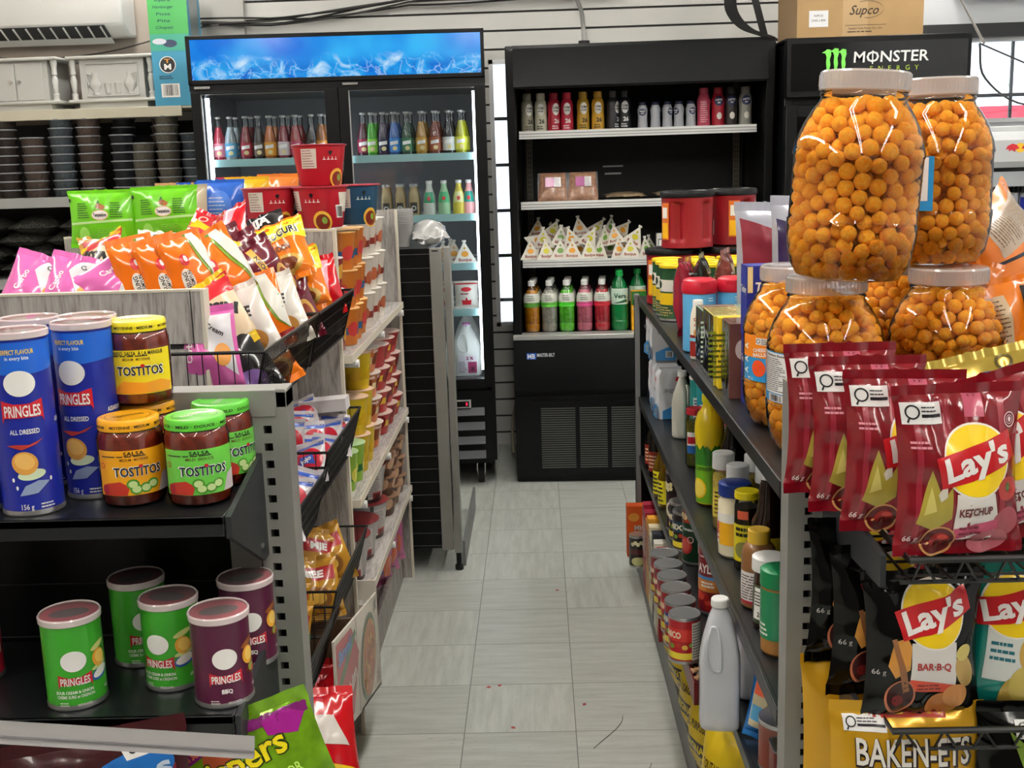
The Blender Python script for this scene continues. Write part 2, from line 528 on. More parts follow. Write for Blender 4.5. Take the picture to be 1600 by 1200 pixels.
# what daylight shows beyond the panes
m = MB(); m.box(-6, 9, YB+0.4, 16, -0.05, 0.0, mat('bright_pavement', 'd9d9d6', 0.8)); struct('ground_outside', m)
m = MB(); m.box(3.55, 3.95, 9.4, 9.7, 1.62, 1.86, mat('red_banner', 'd8485a', 0.6)); m.box(3.55, 3.95, 9.41, 9.69, 0.0, 1.62, M_WHITE)
o = obj('signboard', m); tag(o, 'red and white board standing in daylight beyond the barred window', 'sign')
m = MB(); rg = random.Random(4)
MG = mat('pale_foliage', '9fb38a', 0.8)
for i in range(500):
    x, y, z = 4.9+rg.gauss(0, .35), 10+rg.gauss(0, .3), 1.25+rg.gauss(0, .35); s = 0.045
    a, b = rg.uniform(0, 6.28), rg.uniform(-1, 1)
    m.add([(x, y, z), (x+s*math.cos(a), y+s*math.sin(a), z+s*b), (x+s*.5*math.cos(a+.8), y+s*math.sin(a+.8), z+s)], [(0, 1, 2)], MG)
m.cyl((4.9, 10, 0), 0.05, 1.2, mat('shrub_stem', '5a4a3a', 0.8), 8)
o = obj('shrub', m); tag(o, 'pale green shrub in daylight outside the barred window', 'shrub')

# ---------------------------------------------------------------- ceiling lights
M_TUBE = mat('lamp_tube', 'fffaf2', emit=TUBE_POWER)
lt = thing('ceiling_light', 'white twin tube ceiling light over the aisle', 'ceiling light')
m = MB(); m.box(-0.09, 0.09, -1.2, 1.2, 0.0, 0.06, M_WHITE); m.box(-0.11, 0.11, -1.22, 1.22, 0.055, 0.065, M_WHITE); obj('housing', m, lt)
for sx in (-0.05, 0.05):
    m = MB(); m.cyl((sx, -1.17, -0.03), 0.014, 2.34, M_TUBE, 10, axis='y'); obj('lamp_tube', m, lt)
P = Proto(lt)
for i, (x, y, wh) in enumerate([(-1.9, -0.3, 'left row, near end'), (-1.9, 2.5, 'left row, middle one'), (-1.9, 4.9, 'left row, far end'), (0.05, -0.45, 'middle row, near end'), (0.05, 2.0, 'middle row, middle one'), (0.05, 4.4, 'middle row, far end'), (2.0, -0.3, 'right row, near end'), (2.0, 2.5, 'right row, middle one'), (2.0, 4.9, 'right row, far end')]):
    P.place((x, y, 2.87), (0, 0, 0), 'white twin tube ceiling light, ' + wh, 'ceiling lights')

# ---------------------------------------------------------------- wall services
def split_ac(name, label, loc, wd, rot=0.0):
    t = thing(name, label, 'air conditioner', loc, (0, 0, rot))
    MW = mat('ac_white', 'd5d6d3', 0.35); MD = mat('ac_dark', '2b2c2e', 0.6)
    m = MB(); m.prism([(-0.19, 0.05), (-0.21, 0.12), (-0.21, 0.30), (0, 0.30), (0, 0.0), (-0.10, 0.0)], 'x', 0, wd, MW)
    obj('body', m, t, bevel=0.012)
    m = MB(); m.prism([(-0.188, 0.048), (-0.105, 0.002), (-0.11, -0.004), (-0.196, 0.046)], 'x', 0.06, wd-0.1, MD)
    for i in range(12):
        x = 0.08 + i*(wd-0.2)/11
        m.prism([(-0.19, 0.043), (-0.108, -0.002), (-0.112, -0.009), (-0.199, 0.038)], 'x', x, x+0.006, MW)
    obj('air_outlet', m, t)
    m = MB(); m.prism([(-0.108, -0.004), (-0.06, -0.03), (-0.056, -0.026), (-0.104, 0.0)], 'x', 0.06, wd-0.1, MW); obj('louver', m, t)
    return t
split_ac('air_conditioner', 'white split air conditioner on the wall above the left shelves', (-2.95, 6.12, 2.225), 0.9)
split_ac('air_conditioner', 'white split air conditioner at the ceiling above the barred window', (2.15, 6.12, 2.305), 0.75)

m = MB(); rg = random.Random(3); MC = mat('grey_cable', '3f3e3c', 0.5)
for k in range(5):
    pts = []
    for i in range(31):
        x = -1.7 + i*2.15/30
        s = (x+1.7)/2.15
        z = 2.275 - 0.03*math.sin(s*3.0) + 0.105*min(1, max(0, (s-0.18)/0.32)) - 0.02*max(0, (s-0.5))*2 + 0.012*math.sin(s*9+k*1.7)*(1-0.4*s) + 0.006*k
        pts.append((x, 6.10-0.008*k, z))
    m.tube(pts, 0.005, MC if k % 2 else mat('dark_cable', '1c1c1c', 0.5), 6)
tag(obj('cable_bundle', m), 'bundle of grey and black cables sagging along the slat wall above the fridge', 'cable')
m = MB(); pts = [(-0.55, 6.09, 2.41)] + [(-0.2+0.07*i, 6.09, 2.412-0.0*i) for i in range(5)] + [(0.16, 6.09, 2.395), (0.22, 6.06, 2.35), (0.25, 6.0, 2.28), (0.255, 5.9, 2.2), (0.257, 5.85, 2.08)]
m.tube(crv(pts, 4), 0.011, mat('steel_conduit', '8d8d8b', 0.35, metal=0.7, bump=0.5, bscale=400), 10); m.cyl((0.257, 5.85, 2.05), 0.028, 0.06, M_RUBBER, 12)
tag(obj('conduit', m), 'flexible steel conduit running down the slat wall into the open black cooler', 'conduit')
m = MB(); m.tube(crv([(-3.0, 6.1, 2.17), (-2.6, 6.1, 2.135), (-2.2, 6.1, 2.16), (-1.8, 6.1, 2.25), (-1.6, 6.05, 2.27)]), 0.004, MC)
tag(obj('wall_cable', m), 'thin grey cable sagging on the beige wall below the left air conditioner', 'cable')
# black strap hanging over the open cooler
m = MB(); MS = mat('black_strap', '111113', 0.5)
def strap(pts, w):
    vs = []; fs = []
    for i, (x, y, z) in enumerate(pts):
        vs += [(x-w/2, y, z), (x+w/2, y, z), (x+w/2, y+0.006, z), (x-w/2, y+0.006, z)]
    for i in range(len(pts)-1):
        for k in range(4):
            fs.append((4*i+k, 4*i+(k+1) % 4, 4*i+4+(k+1) % 4, 4*i+4+k))
    m.add(vs, fs, MS)
strap([tuple(p) for p in crv([(1.0, 5.9, 2.42), (0.975, 5.85, 2.28), (0.985, 5.8, 2.2), (1.04, 5.75, 2.13), (1.13, 5.72, 2.09), (1.16, 5.7, 2.065)])], 0.06)
strap([(1.06, 5.86, 2.42), (1.10, 5.83, 2.25), (1.14, 5.8, 2.08)], 0.035)
tag(obj('hanging_strap', m), 'black strap dangling in a loop onto the top of the open black cooler', 'strap')
m = MB(); m.tube([(1.93, 5.95, 2.6), (2.02, 5.33, 1.99)], 0.006, mat('steel_cable', 'a5a5a5', 0.3, metal=0.8))
m.tube(crv([(2.0, 5.33, 1.99), (2.06, 5.4, 1.84), (2.3, 5.5, 1.72), (2.75, 5.6, 1.74)]), 0.005, MC); m.tube([(2.0, 5.33, 1.99), (2.3, 5.5, 1.9), (2.75, 5.6, 1.8)], 0.004, MC)
tag(obj('hanging_cable', m), 'grey cable hanging loosely across the barred window from the black fridge', 'cable')
m = MB(); m.tube([(-0.08, 6.0, 0.62), (-0.1, 5.9, 0.4), (-0.15, 5.85, 0.22), (-0.155, 5.8, 0.12), (-0.15, 5.75, 0.05)], 0.008, mat('beige_hose', 'a49a86', 0.5))
tag(obj('drain_hose', m), 'beige hose hanging low in the gap between the two coolers', 'hose')

# ================================================================ GLASS DOOR FRIDGE
def node_ice():
    m = bpy.data.materials.new('lit_ice_panel'); m.use_nodes = True; nt = m.node_tree; N = nt.nodes; L = nt.links
    b = N['Principled BSDF']; b.inputs['Roughness'].default_value = 0.12
    tc = N.new('ShaderNodeTexCoord'); sp = N.new('ShaderNodeSeparateXYZ'); L.new(tc.outputs['Object'], sp.inputs[0])
    vo = N.new('ShaderNodeTexVoronoi'); vo.inputs['Scale'].default_value = 16; vo.feature = 'DISTANCE_TO_EDGE'
    ns = N.new('ShaderNodeTexNoise'); ns.inputs['Scale'].default_value = 9; ns.inputs['Detail'].default_value = 6; ns.inputs['Distortion'].default_value = 1.2
    L.new(tc.outputs['Object'], ns.inputs['Vector'])
    mv = N.new('ShaderNodeMixRGB'); mv.inputs[0].default_value = 0.12; L.new(tc.outputs['Object'], mv.inputs[1]); L.new(ns.outputs['Color'], mv.inputs[2]); L.new(mv.outputs[0], vo.inputs['Vector'])
    cr = N.new('ShaderNodeValToRGB'); L.new(ns.outputs['Fac'], cr.inputs[0]); e = cr.color_ramp.elements
    e[0].position = 0.35; e[0].color = (0.0, 0.12, 0.62, 1); e[1].position = 0.78; e[1].color = (0.75, 0.93, 1.0, 1); k = e.new(0.55); k.color = (0.02, 0.38, 0.85, 1)
    er = N.new('ShaderNodeMapRange'); L.new(vo.outputs['Distance'], er.inputs[0]); er.inputs[2].default_value = 0.05; er.inputs[3].default_value = 0.55; er.inputs[4].default_value = 0
    ic = N.new('ShaderNodeMixRGB'); L.new(er.outputs[0], ic.inputs[0]); L.new(cr.outputs[0], ic.inputs[1]); ic.inputs[2].default_value = (0.6, 0.85, 1, 1)
    # plain blue sky above, ice below
    n2 = N.new('ShaderNodeTexNoise'); n2.inputs['Scale'].default_value = 3.5; L.new(tc.outputs['Object'], n2.inputs['Vector'])
    s2 = N.new('ShaderNodeValToRGB'); L.new(n2.outputs['Fac'], s2.inputs[0]); q = s2.color_ramp.elements
    q[0].position = 0.35; q[0].color = (0.0, 0.17, 0.75, 1); q[1].position = 0.72; q[1].color = (0.05, 0.55, 0.98, 1)
    ad = N.new('ShaderNodeMath'); ad.operation = 'MULTIPLY_ADD'; L.new(ns.outputs['Fac'], ad.inputs[0]); ad.inputs[1].default_value = -0.10; L.new(sp.outputs[2], ad.inputs[2])
    hr = N.new('ShaderNodeMapRange'); L.new(ad.outputs[0], hr.inputs[0]); hr.inputs[1].default_value = 1.935; hr.inputs[2].default_value = 1.975
    mx = N.new('ShaderNodeMixRGB'); L.new(hr.outputs[0], mx.inputs[0]); L.new(ic.outputs[0], mx.inputs[1]); L.new(s2.outputs[0], mx.inputs[2])
    L.new(mx.outputs[0], b.inputs['Emission Color']); b.inputs['Emission Strength'].default_value = 0.75
    b.inputs['Base Color'].default_value = (0.0, 0.02, 0.08, 1)
    return m
M_ICE = node_ice()
M_LED = mat('led_and_fill_strip', 'eef6ff', emit=LED_POWER)
M_DOORGL = clear('fridge_door_glass', (0.93, 0.95, 0.96), gloss=0.03)
M_TAG = mat('pale_blue_price_rail', 'a9d6d6', 0.35)
M_LINER = mat('fridge_liner', '83878b', 0.45)
FX, FY, FYAW = -1.539, 5.23, 0.0506
FR = frame(FX, FY, FYAW)
fr = thing('display_fridge', 'tall black two door glass fridge with a lit blue ice picture on top', 'fridge', (FX, FY, 0), (0, 0, FYAW))
FD = 0.80
m = MB()
m.box(0.0, 0.035, 0.05, FD, 0.12, 2.124, M_BLACK); m.box(1.29, 1.325, 0.05, FD, 0.12, 2.124, M_BLACK)
m.box(0.035, 1.29, FD-0.03, FD, 0.12, 2.124, M_BLACK); m.box(0.035, 1.29, 0.05, FD-0.03, 0.12, 0.46, M_BLACK); m.box(0.035, 1.29, 0.05, FD-0.03, 1.90, 2.124, M_BLACK)
obj('cabinet', m, fr, bevel=0.003)
m = MB()
m.box(0.036, 0.05, 0.06, FD-0.04, 0.5, 1.895, M_LINER); m.box(1.275, 1.289, 0.06, FD-0.04, 0.5, 1.895, M_LINER); m.box(0.05, 1.275, FD-0.045, FD-0.031, 0.5, 1.895, M_LINER)
m.box(0.036, 1.289, 0.06, FD-0.04, 0.461, 0.512, M_LINER); m.box(0.05, 1.275, 0.06, FD-0.045, 1.885, 1.899, mat('fridge_liner_top', '5c5f62', 0.5))
obj('liner', m, fr)
m = MB()
for a in ((0, 1.325, 1.914, 1.933), (0, 1.325, 2.107, 2.124), (0, 0.018, 1.914, 2.124), (1.309, 1.325, 1.914, 2.124)):
    m.box(a[0], a[1], -0.012, 0.05, a[2], a[3], M_BLACK)
m.box(0.0, 1.325, 0.0, 0.05, 1.885, 1.914, M_BLACK); m.box(0.6, 0.7, 0.051, 0.09, 0.5, 1.9, M_BLACK)
obj('header_frame', m, fr, bevel=0.002)
m = MB(); m.box(0.018, 1.309, -0.006, 0.03, 1.933, 2.107, M_ICE); obj('lit_header_panel', m, fr, lab='lit blue picture of ice')
for x0, x1, gx0, gx1 in ((0.004, 0.660, 0.046, 0.601), (0.664, 1.322, 0.708, 1.275)):
    m = MB()
    for a in ((x0, gx0, 0.49, 1.89), (gx1, x1, 0.49, 1.89), (gx0, gx1, 0.49, 0.531), (gx0, gx1, 1.872, 1.89)):
        m.box(a[0], a[1], -0.004, 0.04, a[2], a[3], M_BLACK)
    for z in (1.878, 1.883): m.box(x0, x1, -0.006, -0.004, z, z+0.002, M_BRK)
    d = obj('glass_door', m, fr, bevel=0.003)
    m = MB(); m.box(gx0-0.004, gx1+0.004, 0.014, 0.020, 0.525, 1.876, M_DOORGL); obj('door_glass', m, d)
    m = MB(); m.box(gx0-0.003, gx0+0.004, 0.004, 0.012, 0.53, 1.874, M_ALU); m.box(gx0, gx1, 0.004, 0.012, 1.87, 1.874, M_ALU); obj('glass_edge_trim', m, d)
    m = MB(); m.box(x0+0.02, x0+0.09, -0.012, -0.004, 1.895, 1.905, M_CHROME); obj('hinge', m, d)
SHZ = (1.588, 1.307, 1.076, 0.857)
for x0, x1 in ((0.052, 0.645), (0.665, 1.272)):
    for z in SHZ:
        m = MB()
        for i in range(24):
            x = x0+0.01+(x1-x0-0.02)*i/23
            m.box(x-0.0015, x+0.0015, 0.11, FD-0.06, z-0.016, z-0.012, M_WHITE)
        for y in (0.12, 0.3, 0.5, FD-0.07): m.box(x0, x1, y-0.002, y+0.002, z-0.02, z-0.014, M_WHITE)
        s = obj('wire_shelf', m, fr)
        m = MB(); m.box(x0, x1, 0.098, 0.104, z-0.038, z-0.004, M_TAG); m.box(x0, x1, 0.104, 0.112, z-0.012, z-0.004, M_TAG); obj('price_rail', m, s, lab='pale blue price rail')
for x, side in ((0.052, 1), (0.612, -1), (0.684, 1), (1.263, -1)):  # left strip is the fridge's own; the rest are added, hidden, as fill
    m = MB(); m.box(x, x+0.011, 0.082, 0.096, 0.56, 1.86, M_LED); obj('led_and_fill_strip', m, fr)
m = MB(); m.box(0.02, 1.307, 0.0, 0.05, 0.12, 0.475, M_BLACK)
for i in range(4):
    z = 0.145+0.07*i
    m.prism([(-0.022, z+0.004), (0.0, z+0.038), (0.0, z+0.03), (-0.018, z)], 'x', 0.6, 1.27, M_GREYD if False else mat('grille_slat', '3a3d42', 0.4, metal=0.2))
    m.prism([(-0.022, z+0.004), (0.0, z+0.038), (0.0, z+0.03), (-0.018, z)], 'x', 0.05, 0.56, mat('grille_slat', '3a3d42', 0.4, metal=0.2))
obj('base_grille', m, fr)
m = MB(); m.box(1.13, 1.207, -0.012, 0.0, 0.395, 0.432, M_ALU); m.box(1.14, 1.197, -0.014, -0.012, 0.401, 0.427, M_BLACK)
SP = lambda u, v, o: (u, -0.0145-o, v)
m.decal(s_text('3', 1.186, 0.414, 0.014, bold=0.02), SP, mat('led_digit', 'ff2040', emit=3.0), 0.0004)
obj('temperature_display', m, fr, lab='small display with red digits')
for x in (0.07, 1.235):
    for y in (0.1, 0.68):
        m = MB(); m.box(x-0.02, x+0.04, y-0.04, y+0.04, 0.112, 0.12, M_CHROME); m.box(x-0.012, x-0.008, y-0.02, y+0.02, 0.05, 0.115, M_CHROME); m.box(x+0.026, x+0.03, y-0.02, y+0.02, 0.05, 0.115, M_CHROME)
        cs = obj('caster', m, fr)
        m = MB(); m.cyl((x-0.006, y, 0.045), 0.045, 0.03, M_RUBBER, 20, axis='x'); m.cyl((x-0.008, y, 0.045), 0.02, 0.034, M_ALU, 12, axis='x'); obj('wheel', m, cs)

# ================================================================ OPEN BLACK COOLER
CX, CY, CYAW = -0.125, 5.35, -0.03
CO = frame(CX, CY, CYAW)
co = thing('open_cooler', 'black open front cooler with white edged shelves and a vented base', 'cooler', (CX, CY, 0), (0, 0, CYAW))
m = MB(); CD = 0.74
for x0, x1 in ((0.0, 0.04), (1.177, 1.217)):
    m.prism([(0.02, 0.7), (0.05, 1.0), (0.04, 1.6), (0.0, 1.86), (0.0, 2.03), (0.02, 2.05), (CD, 2.05), (CD, 0.0), (0.02, 0.0)], 'x', x0, x1, M_BLACK)
m.box(0.04, 1.177, CD-0.04, CD, 0.0, 2.05, mat('cooler_inner_black', '0b0c0f', 0.55)); m.box(0.04, 1.177, 0.02, CD-0.04, 1.95, 2.05, M_BLACKM); m.box(0.04, 1.177, 0.08, CD-0.04, 0.55, 0.715, M_BLACKM)
obj('cabinet', m, co, bevel=0.004)
m = MB(); m.prism([(0.0, 1.945), (0.0, 2.035), (0.015, 2.05), (0.06, 2.05), (0.06, 1.86), (-0.015, 1.858), (-0.02, 1.866)], 'x', 0.035, 1.182, M_BLACKM); obj('canopy', m, co)
m = MB(); m.prism([(0.0, 0.43), (-0.03, 0.46), (-0.035, 0.56), (-0.01, 0.70), (0.06, 0.70), (0.08, 0.43)], 'x', 0.0, 1.217, M_BLACKM)
m.box(0.0, 1.217, 0.0, 0.08, 0.03, 0.43, M_BLACK); m.box(0.02, 1.197, 0.02, 0.10, 0.0, 0.03, M_BLACK); obj('base', m, co, bevel=0.002)
m = MB(); m.box(0.0, 1.217, -0.015, 0.09, 0.702, 0.725, M_ALU); obj('front_lip', m, co, bevel=0.003, lab='bright metal front lip')
m = MB(); m.box(0.085, 1.19, -0.006, 0.0, 0.035, 0.405, M_BLACK)
MV = mat('vent_slot', '5b5c5a', 0.5, metal=0.3)
for x0, x1 in ((0.122, 0.287), (0.307, 0.419+0.02), (0.459, 0.60), (0.625, 0.78), (0.80, 0.96)):
    for i in range(27):
        z = 0.075+i*0.0112
        m.box(x0, x1, -0.009, -0.0055, z, z+0.0048, MV)
obj('vent_panel', m, co)
m = MB(); SPc = lambda u, v, o: (u, -0.031-o, v)
def SPbase(u, v, o):
    # front face of the bulged base
    t = (0.70-v)/0.14
    return (u, -0.01-0.025*min(1, t)-o, v)
m.decal(s_rect(0.062, 0.612, 0.107, 0.642), SPbase, ink('1a58b8'), 0.002); m.decal(s_text('MB', 0.084, 0.627, 0.022, w=0.036, bold=0.02), SPbase, ink('e9eef4'), 0.003)
m.decal(s_text('MASTER-BILT', 0.153, 0.632, 0.016, w=0.084, bold=0.02), SPbase, ink('d6dade'), 0.003)
obj('maker_badge', m, co, lab='small blue and white maker badge')
for x in (0.075, 1.14):
    m = MB(); m.box(x-0.016, x+0.016, CD-0.055, CD-0.04, 0.75, 1.9, mat('slotted_standard', '6e675c', 0.45, metal=0.4))
    for i in range(44):
        for dx in (-0.007, 0.004): m.box(x+dx, x+dx+0.003, CD-0.0565, CD-0.055, 0.77+i*0.025, 0.785+i*0.025, M_BLACK)
    obj('slotted_standard', m, co)
for z, tl in ((1.672, 0.010), (1.345, -0.012), (1.070, 0.0)):
    m = MB(); m.box(0.05, 1.152, 0.125, CD-0.06, z-0.012, z-0.006, M_BLACK)
    sh = obj('shelf', m, co)
    m = MB(); m.box(0.05, 1.152, 0.112, 0.125, z-0.036, z, mat('white_price_rail', 'd8dad8', 0.4)); m.box(0.05, 1.152, 0.1105, 0.112, z-0.014, z-0.011, M_GREYD); m.box(0.05, 1.152, 0.1105, 0.112, z-0.027, z-0.0245, M_GREYD)
    obj('price_rail', m, sh, lab='white ribbed price rail')
m = MB(); m.box(0.455, 0.56, CD-0.044, CD-0.04, 1.493, 1.501, M_WHITE); m.box(0.465, 0.55, CD-0.044, CD-0.04, 1.455, 1.464, M_WHITE)
obj('inner_label', m, co, lab='two white strips on the inner back')

# ================================================================ BLACK FRIDGE WITH A GREEN CLAW SIGN
mo = thing('energy_drink_fridge', 'black fridge with a green claw mark on its glossy black sign, under a cardboard box', 'fridge', (1.113, 5.2, 0))
mo.name = 'energy_drink_fridge'
m = MB(); m.box(0, 0.797, 0.03, 0.75, 0.0, 0.1, M_BLACK)
m.box(0, 0.04, 0.03, 0.75, 0.1, 2.02, M_BLACK); m.box(0.757, 0.797, 0.03, 0.75, 0.1, 2.02, M_BLACK); m.box(0.04, 0.757, 0.7, 0.75, 0.1, 2.02, M_BLACK); m.box(0, 0.797, 0.03, 0.75, 2.0, 2.03, M_BLACK); m.box(0.04, 0.757, 0.05, 0.7, 1.74, 2.0, M_BLACK)
m.box(0.04, 0.757, 0.05, 0.7, 0.1, 0.4, M_BLACK)
obj('cabinet', m, mo, bevel=0.004)
MGB = mat('glossy_black_sign', '050608', 0.07, coat=0.6)
m = MB(); m.box(0.0, 0.797, -0.02, 0.03, 1.775, 2.02, M_BLACK); m.box(0.018, 0.78, -0.026, -0.02, 1.80, 2.0, MGB)
S = lambda u, v, o: (u, -0.0265-o, v)
GR = ink('7be05a')
for k, x in enumerate((0.175, 0.208, 0.241)):
    z1 = 1.97 + (0.004 if k == 1 else 0)
    pts = [(x-0.028, z1-0.012), (x-0.012, z1-0.004), (x-0.004, z1+0.003), (x+0.012, z1), (x+0.014, z1-0.02), (x+0.008, z1-0.04), (x+0.011, z1-0.062), (x+0.006, z1-0.09), (x+0.003, z1-0.125), (x-0.004, z1-0.14), (x-0.008, z1-0.11), (x-0.005, z1-0.08), (x-0.008, z1-0.055), (x-0.006, z1-0.03), (x-0.012, z1-0.014)]
    m.decal(s_poly(pts), S, GR, 0.0006)
m.decal(s_text('MONSTER', 0.450, 1.935, 0.046, w=0.325, bold=0.012, shear=0.05), S, ink('f0f2f0'), 0.0006)
m.decal(s_rect(0.366, 1.905, 0.371, 1.962), S, ink('f0f2f0'), 0.0008)
for i, ch in enumerate('ENERGY'):
    m.decal(s_text(ch, 0.365+0.039*i, 1.886, 0.020, bold=0.0), S, ink('a8c83c'), 0.0006)
obj('header_sign', m, mo, lab='glossy black sign with a green claw mark and white lettering')
m = MB()
for a in ((0, 0.05, 0.1, 1.74), (0.747, 0.797, 0.1, 1.74), (0.05, 0.747, 0.1, 0.15), (0.05, 0.747, 1.69, 1.74)): m.box(a[0], a[1], -0.01, 0.03, a[2], a[3], M_BLACK)
d = obj('glass_door', m, mo, bevel=0.003)
m = MB(); m.box(0.05, 0.747, 0.005, 0.011, 0.15, 1.69, clear('dark_door_glass', (0.3, 0.32, 0.34))); obj('door_glass', m, d)
rg = random.Random(8)
for z in (1.45, 1.2, 0.95, 0.7):
    m = MB(); m.box(0.042, 0.755, 0.08, 0.68, z-0.012, z, M_ALU); obj('shelf', m, mo)
# cardboard box on top
M_CARD = mat('brown_cardboard', 'a98a5f', 0.75, var=0.05, vscale=9)
bx = thing('cardboard_box', 'brown cardboard box with dark script print on top of the black energy drink fridge', 'box', (1.175, 5.28, 2.032), (0, 0, 0.0))
m = MB(); m.box(0, 0.555, 0, 0.40, 0, 0.27, M_CARD); m.box(-0.001, 0.0, 0.0, 0.4, 0.0, 0.27, mat('cardboard_shaded_side', '7a6346', 0.8)); m.box(0.2, 0.31, -0.0006, 0, 0, 0.27, mat('cardboard_tape', 'b4966c', 0.35))  # left face: side shade put into a darker cardboard colour
S = lambda u, v, o: (u, -0.0008-o, v)
INK = ink('3a2a1c')
S1 = lambda u, v, o: S(u+0.022, v-0.034, o)
m.decal(s_text('Supco', 0.275, 0.145, 0.040, w=0.125, shear=0.35, bold=0.012), S1, INK, 0.0006)
pts = [(0.275+0.07*math.cos(a)+0.012, 0.148+0.036*math.sin(a)) for a in [R(x) for x in range(-100, 130, 10)]]
for a, b in zip(pts, pts[1:]):
    m.decal(s_poly([(a[0], a[1]), (b[0], b[1]), (b[0]*0.997+0.0008, b[1]+0.002), (a[0]*0.997+0.0008, a[1]+0.002)]), S1, INK, 0.0006)
m.decal(s_rect(0.19, 0.082, 0.37, 0.084), S1, INK); m.decal(s_text('Sealed Unit Parts Co., Inc.', 0.28, 0.068, 0.0085, w=0.15, bold=0.01), S1, INK, 0.0006); m.decal(s_lines(0.2, 0.05, 0.36, 0.06, 1), S1, INK)
m.decal(s_rect(0.03, 0.08, 0.115, 0.15), S1, ink('e8eaec'), 0.0004); m.decal(s_text('SUPCO', 0.072, 0.128, 0.009, bold=0.01), S1, ink('2a2a2a'), 0.001); m.decal(s_text('CNG.1-834', 0.072, 0.108, 0.009, bold=0.01), S1, ink('2a2a2a'), 0.001)
obj('carton', m, bx)
m = MB(); m.add([(0, 0, 0.27), (0.555, 0, 0.27), (0.555, -0.02, 0.29), (0, -0.02, 0.29)], [(0, 1, 2, 3)], M_CARD); m.add([(0, 0, 0.27), (0, 0.4, 0.27), (-0.03, 0.4, 0.33), (-0.03, 0, 0.33)], [(0, 1, 2, 3)], M_CARD); obj('flap', m, bx)

# ================================================================ WHITE COOLER UNDER THE WINDOW
wc = thing('white_cooler', 'white low cooler with two red animals and a yellow sun under the barred window', 'cooler', (1.915, 5.0, 0))
M_WC = mat('cooler_white_panel', 'c3c6c8', 0.35)
m = MB(); m.box(0.0, 1.15, 0.0, 0.62, 0.0, 1.06, M_WC); m.box(0.0, 0.03, 0.0, 0.62, 1.06, 1.60, M_WC); m.box(1.12, 1.15, 0.0, 0.62, 1.06, 1.60, M_WC); m.box(0.03, 1.12, 0.58, 0.62, 1.06, 1.6, mat('cooler_inner_grey', '8f9499', 0.4)); m.box(0, 1.15, 0.05, 0.62, 1.58, 1.62, M_WC)
obj('cabinet', m, wc, bevel=0.004)
m = MB(); m.prism([(0.0, 1.445), (-0.02, 1.47), (-0.02, 1.56), (0.0, 1.585), (0.06, 1.60), (0.06, 1.445)], 'x', 0.0, 1.15, M_WC)
m.box(0.0, 1.15, -0.005, 0.05, 1.365, 1.428, mat('cooler_grey_rail', 'a0a4a8', 0.4)); m.box(0, 1.15, 0.005, 0.05, 1.428, 1.445, M_BLACK)
S = lambda u, v, o: (u, -0.0205-o, v)
YEL, RED = ink('f2c230'), ink('d02030')
for x in (0.145, 0.7):
    m.decal(s_ell(x, 1.527, 0.02, 0.02), S, YEL, 0.0006)
    for sg in (-1, 1):
        pts = [(x+sg*0.004, 1.525), (x+sg*0.016, 1.540), (x+sg*0.035, 1.545), (x+sg*0.055, 1.535), (x+sg*0.062, 1.52), (x+sg*0.05, 1.524), (x+sg*0.046, 1.512), (x+sg*0.038, 1.52), (x+sg*0.022, 1.51), (x+sg*0.02, 1.52)]
        m.decal(s_poly(pts), S, RED, 0.001)
obj('front_fascia', m, wc, lab='pale fascia with a mark of two red animals before a yellow sun')
m = MB()
for i in range(22): m.box(0.03+i*0.02, 0.038+i*0.02, 0.5, 0.51, 1.3, 1.44, M_BRK)
obj('air_grille', m, wc)

# ================================================================ SHELVING
def bracket_pair(m, x, y0, y1, z, mt):
    m.prism([(y0, z), (y1, z), (y1, z-0.09), (y0+0.03, z-0.03)], 'x', x, x+0.003, mt)
def upright(m, x0, x1, y0, y1, z0, z1, mt, pitch=0.0254, hole=0.0115, hx=None, face='y'):
    """slotted steel upright: solid sides, a ladder of square slots between hx[0] and hx[1]"""
    h0, h1 = hx
    m.box(x0, h0, y0, y1, z0, z1, mt); m.box(h1, x1, y0, y1, z0, z1, mt)
    z = z0+0.02
    m.box(h0, h1, y0, y0+0.003, z0, z, mt)
    while z < z1-0.02:
        zt = min(z+pitch, z1)
        m.box(h0, h1, y0, y0+0.003, z+hole, zt, mt); z += pitch
    m.box(h0, h1, y0, y0+0.003, z1-0.02, z1, mt)
    m.box(h0, h1, y0+0.02, y1, z0, z1, M_BLACK)

# --- wall shelving far left
ws = thing('wall_shelving', 'cream edged wall shelving with dark back along the far left wall', 'shelving', (0, 0, 0))
M_CREAM = mat('cream_shelf_edge', 'b9b5a2', 0.45); M_PALE = mat('pale_grey_shelf_edge', '9b9d9c', 0.45)
m = MB(); m.box(-3.08, -1.60, 6.10, 6.125, 0.1, 1.80, mat('dark_back_panel', '242426', 0.7))
for i in range(20): m.box(-3.08, -1.6, 6.096, 6.1, 0.12+i*0.085, 0.126+i*0.085, M_BLACK)
obj('back_panel', m, ws)
for z, mt, y in ((1.857, M_CREAM, 5.74), (1.430, M_PALE, 5.70), (1.03, M_PALE, 5.66), (0.55, M_PALE, 5.6), (0.12, M_PALE, 5.55)):
    m = MB(); m.box(-3.08, -1.62 if z > 1.8 else -1.66, y+0.01, 6.09, z-0.012, z, mt if z > 1.8 else M_GREYD); m.box(-3.08, -1.745 if z < 1.8 else -1.735, y, y+0.012, z-0.05, z, mt)
    obj('shelf', m, ws, bevel=0.002)

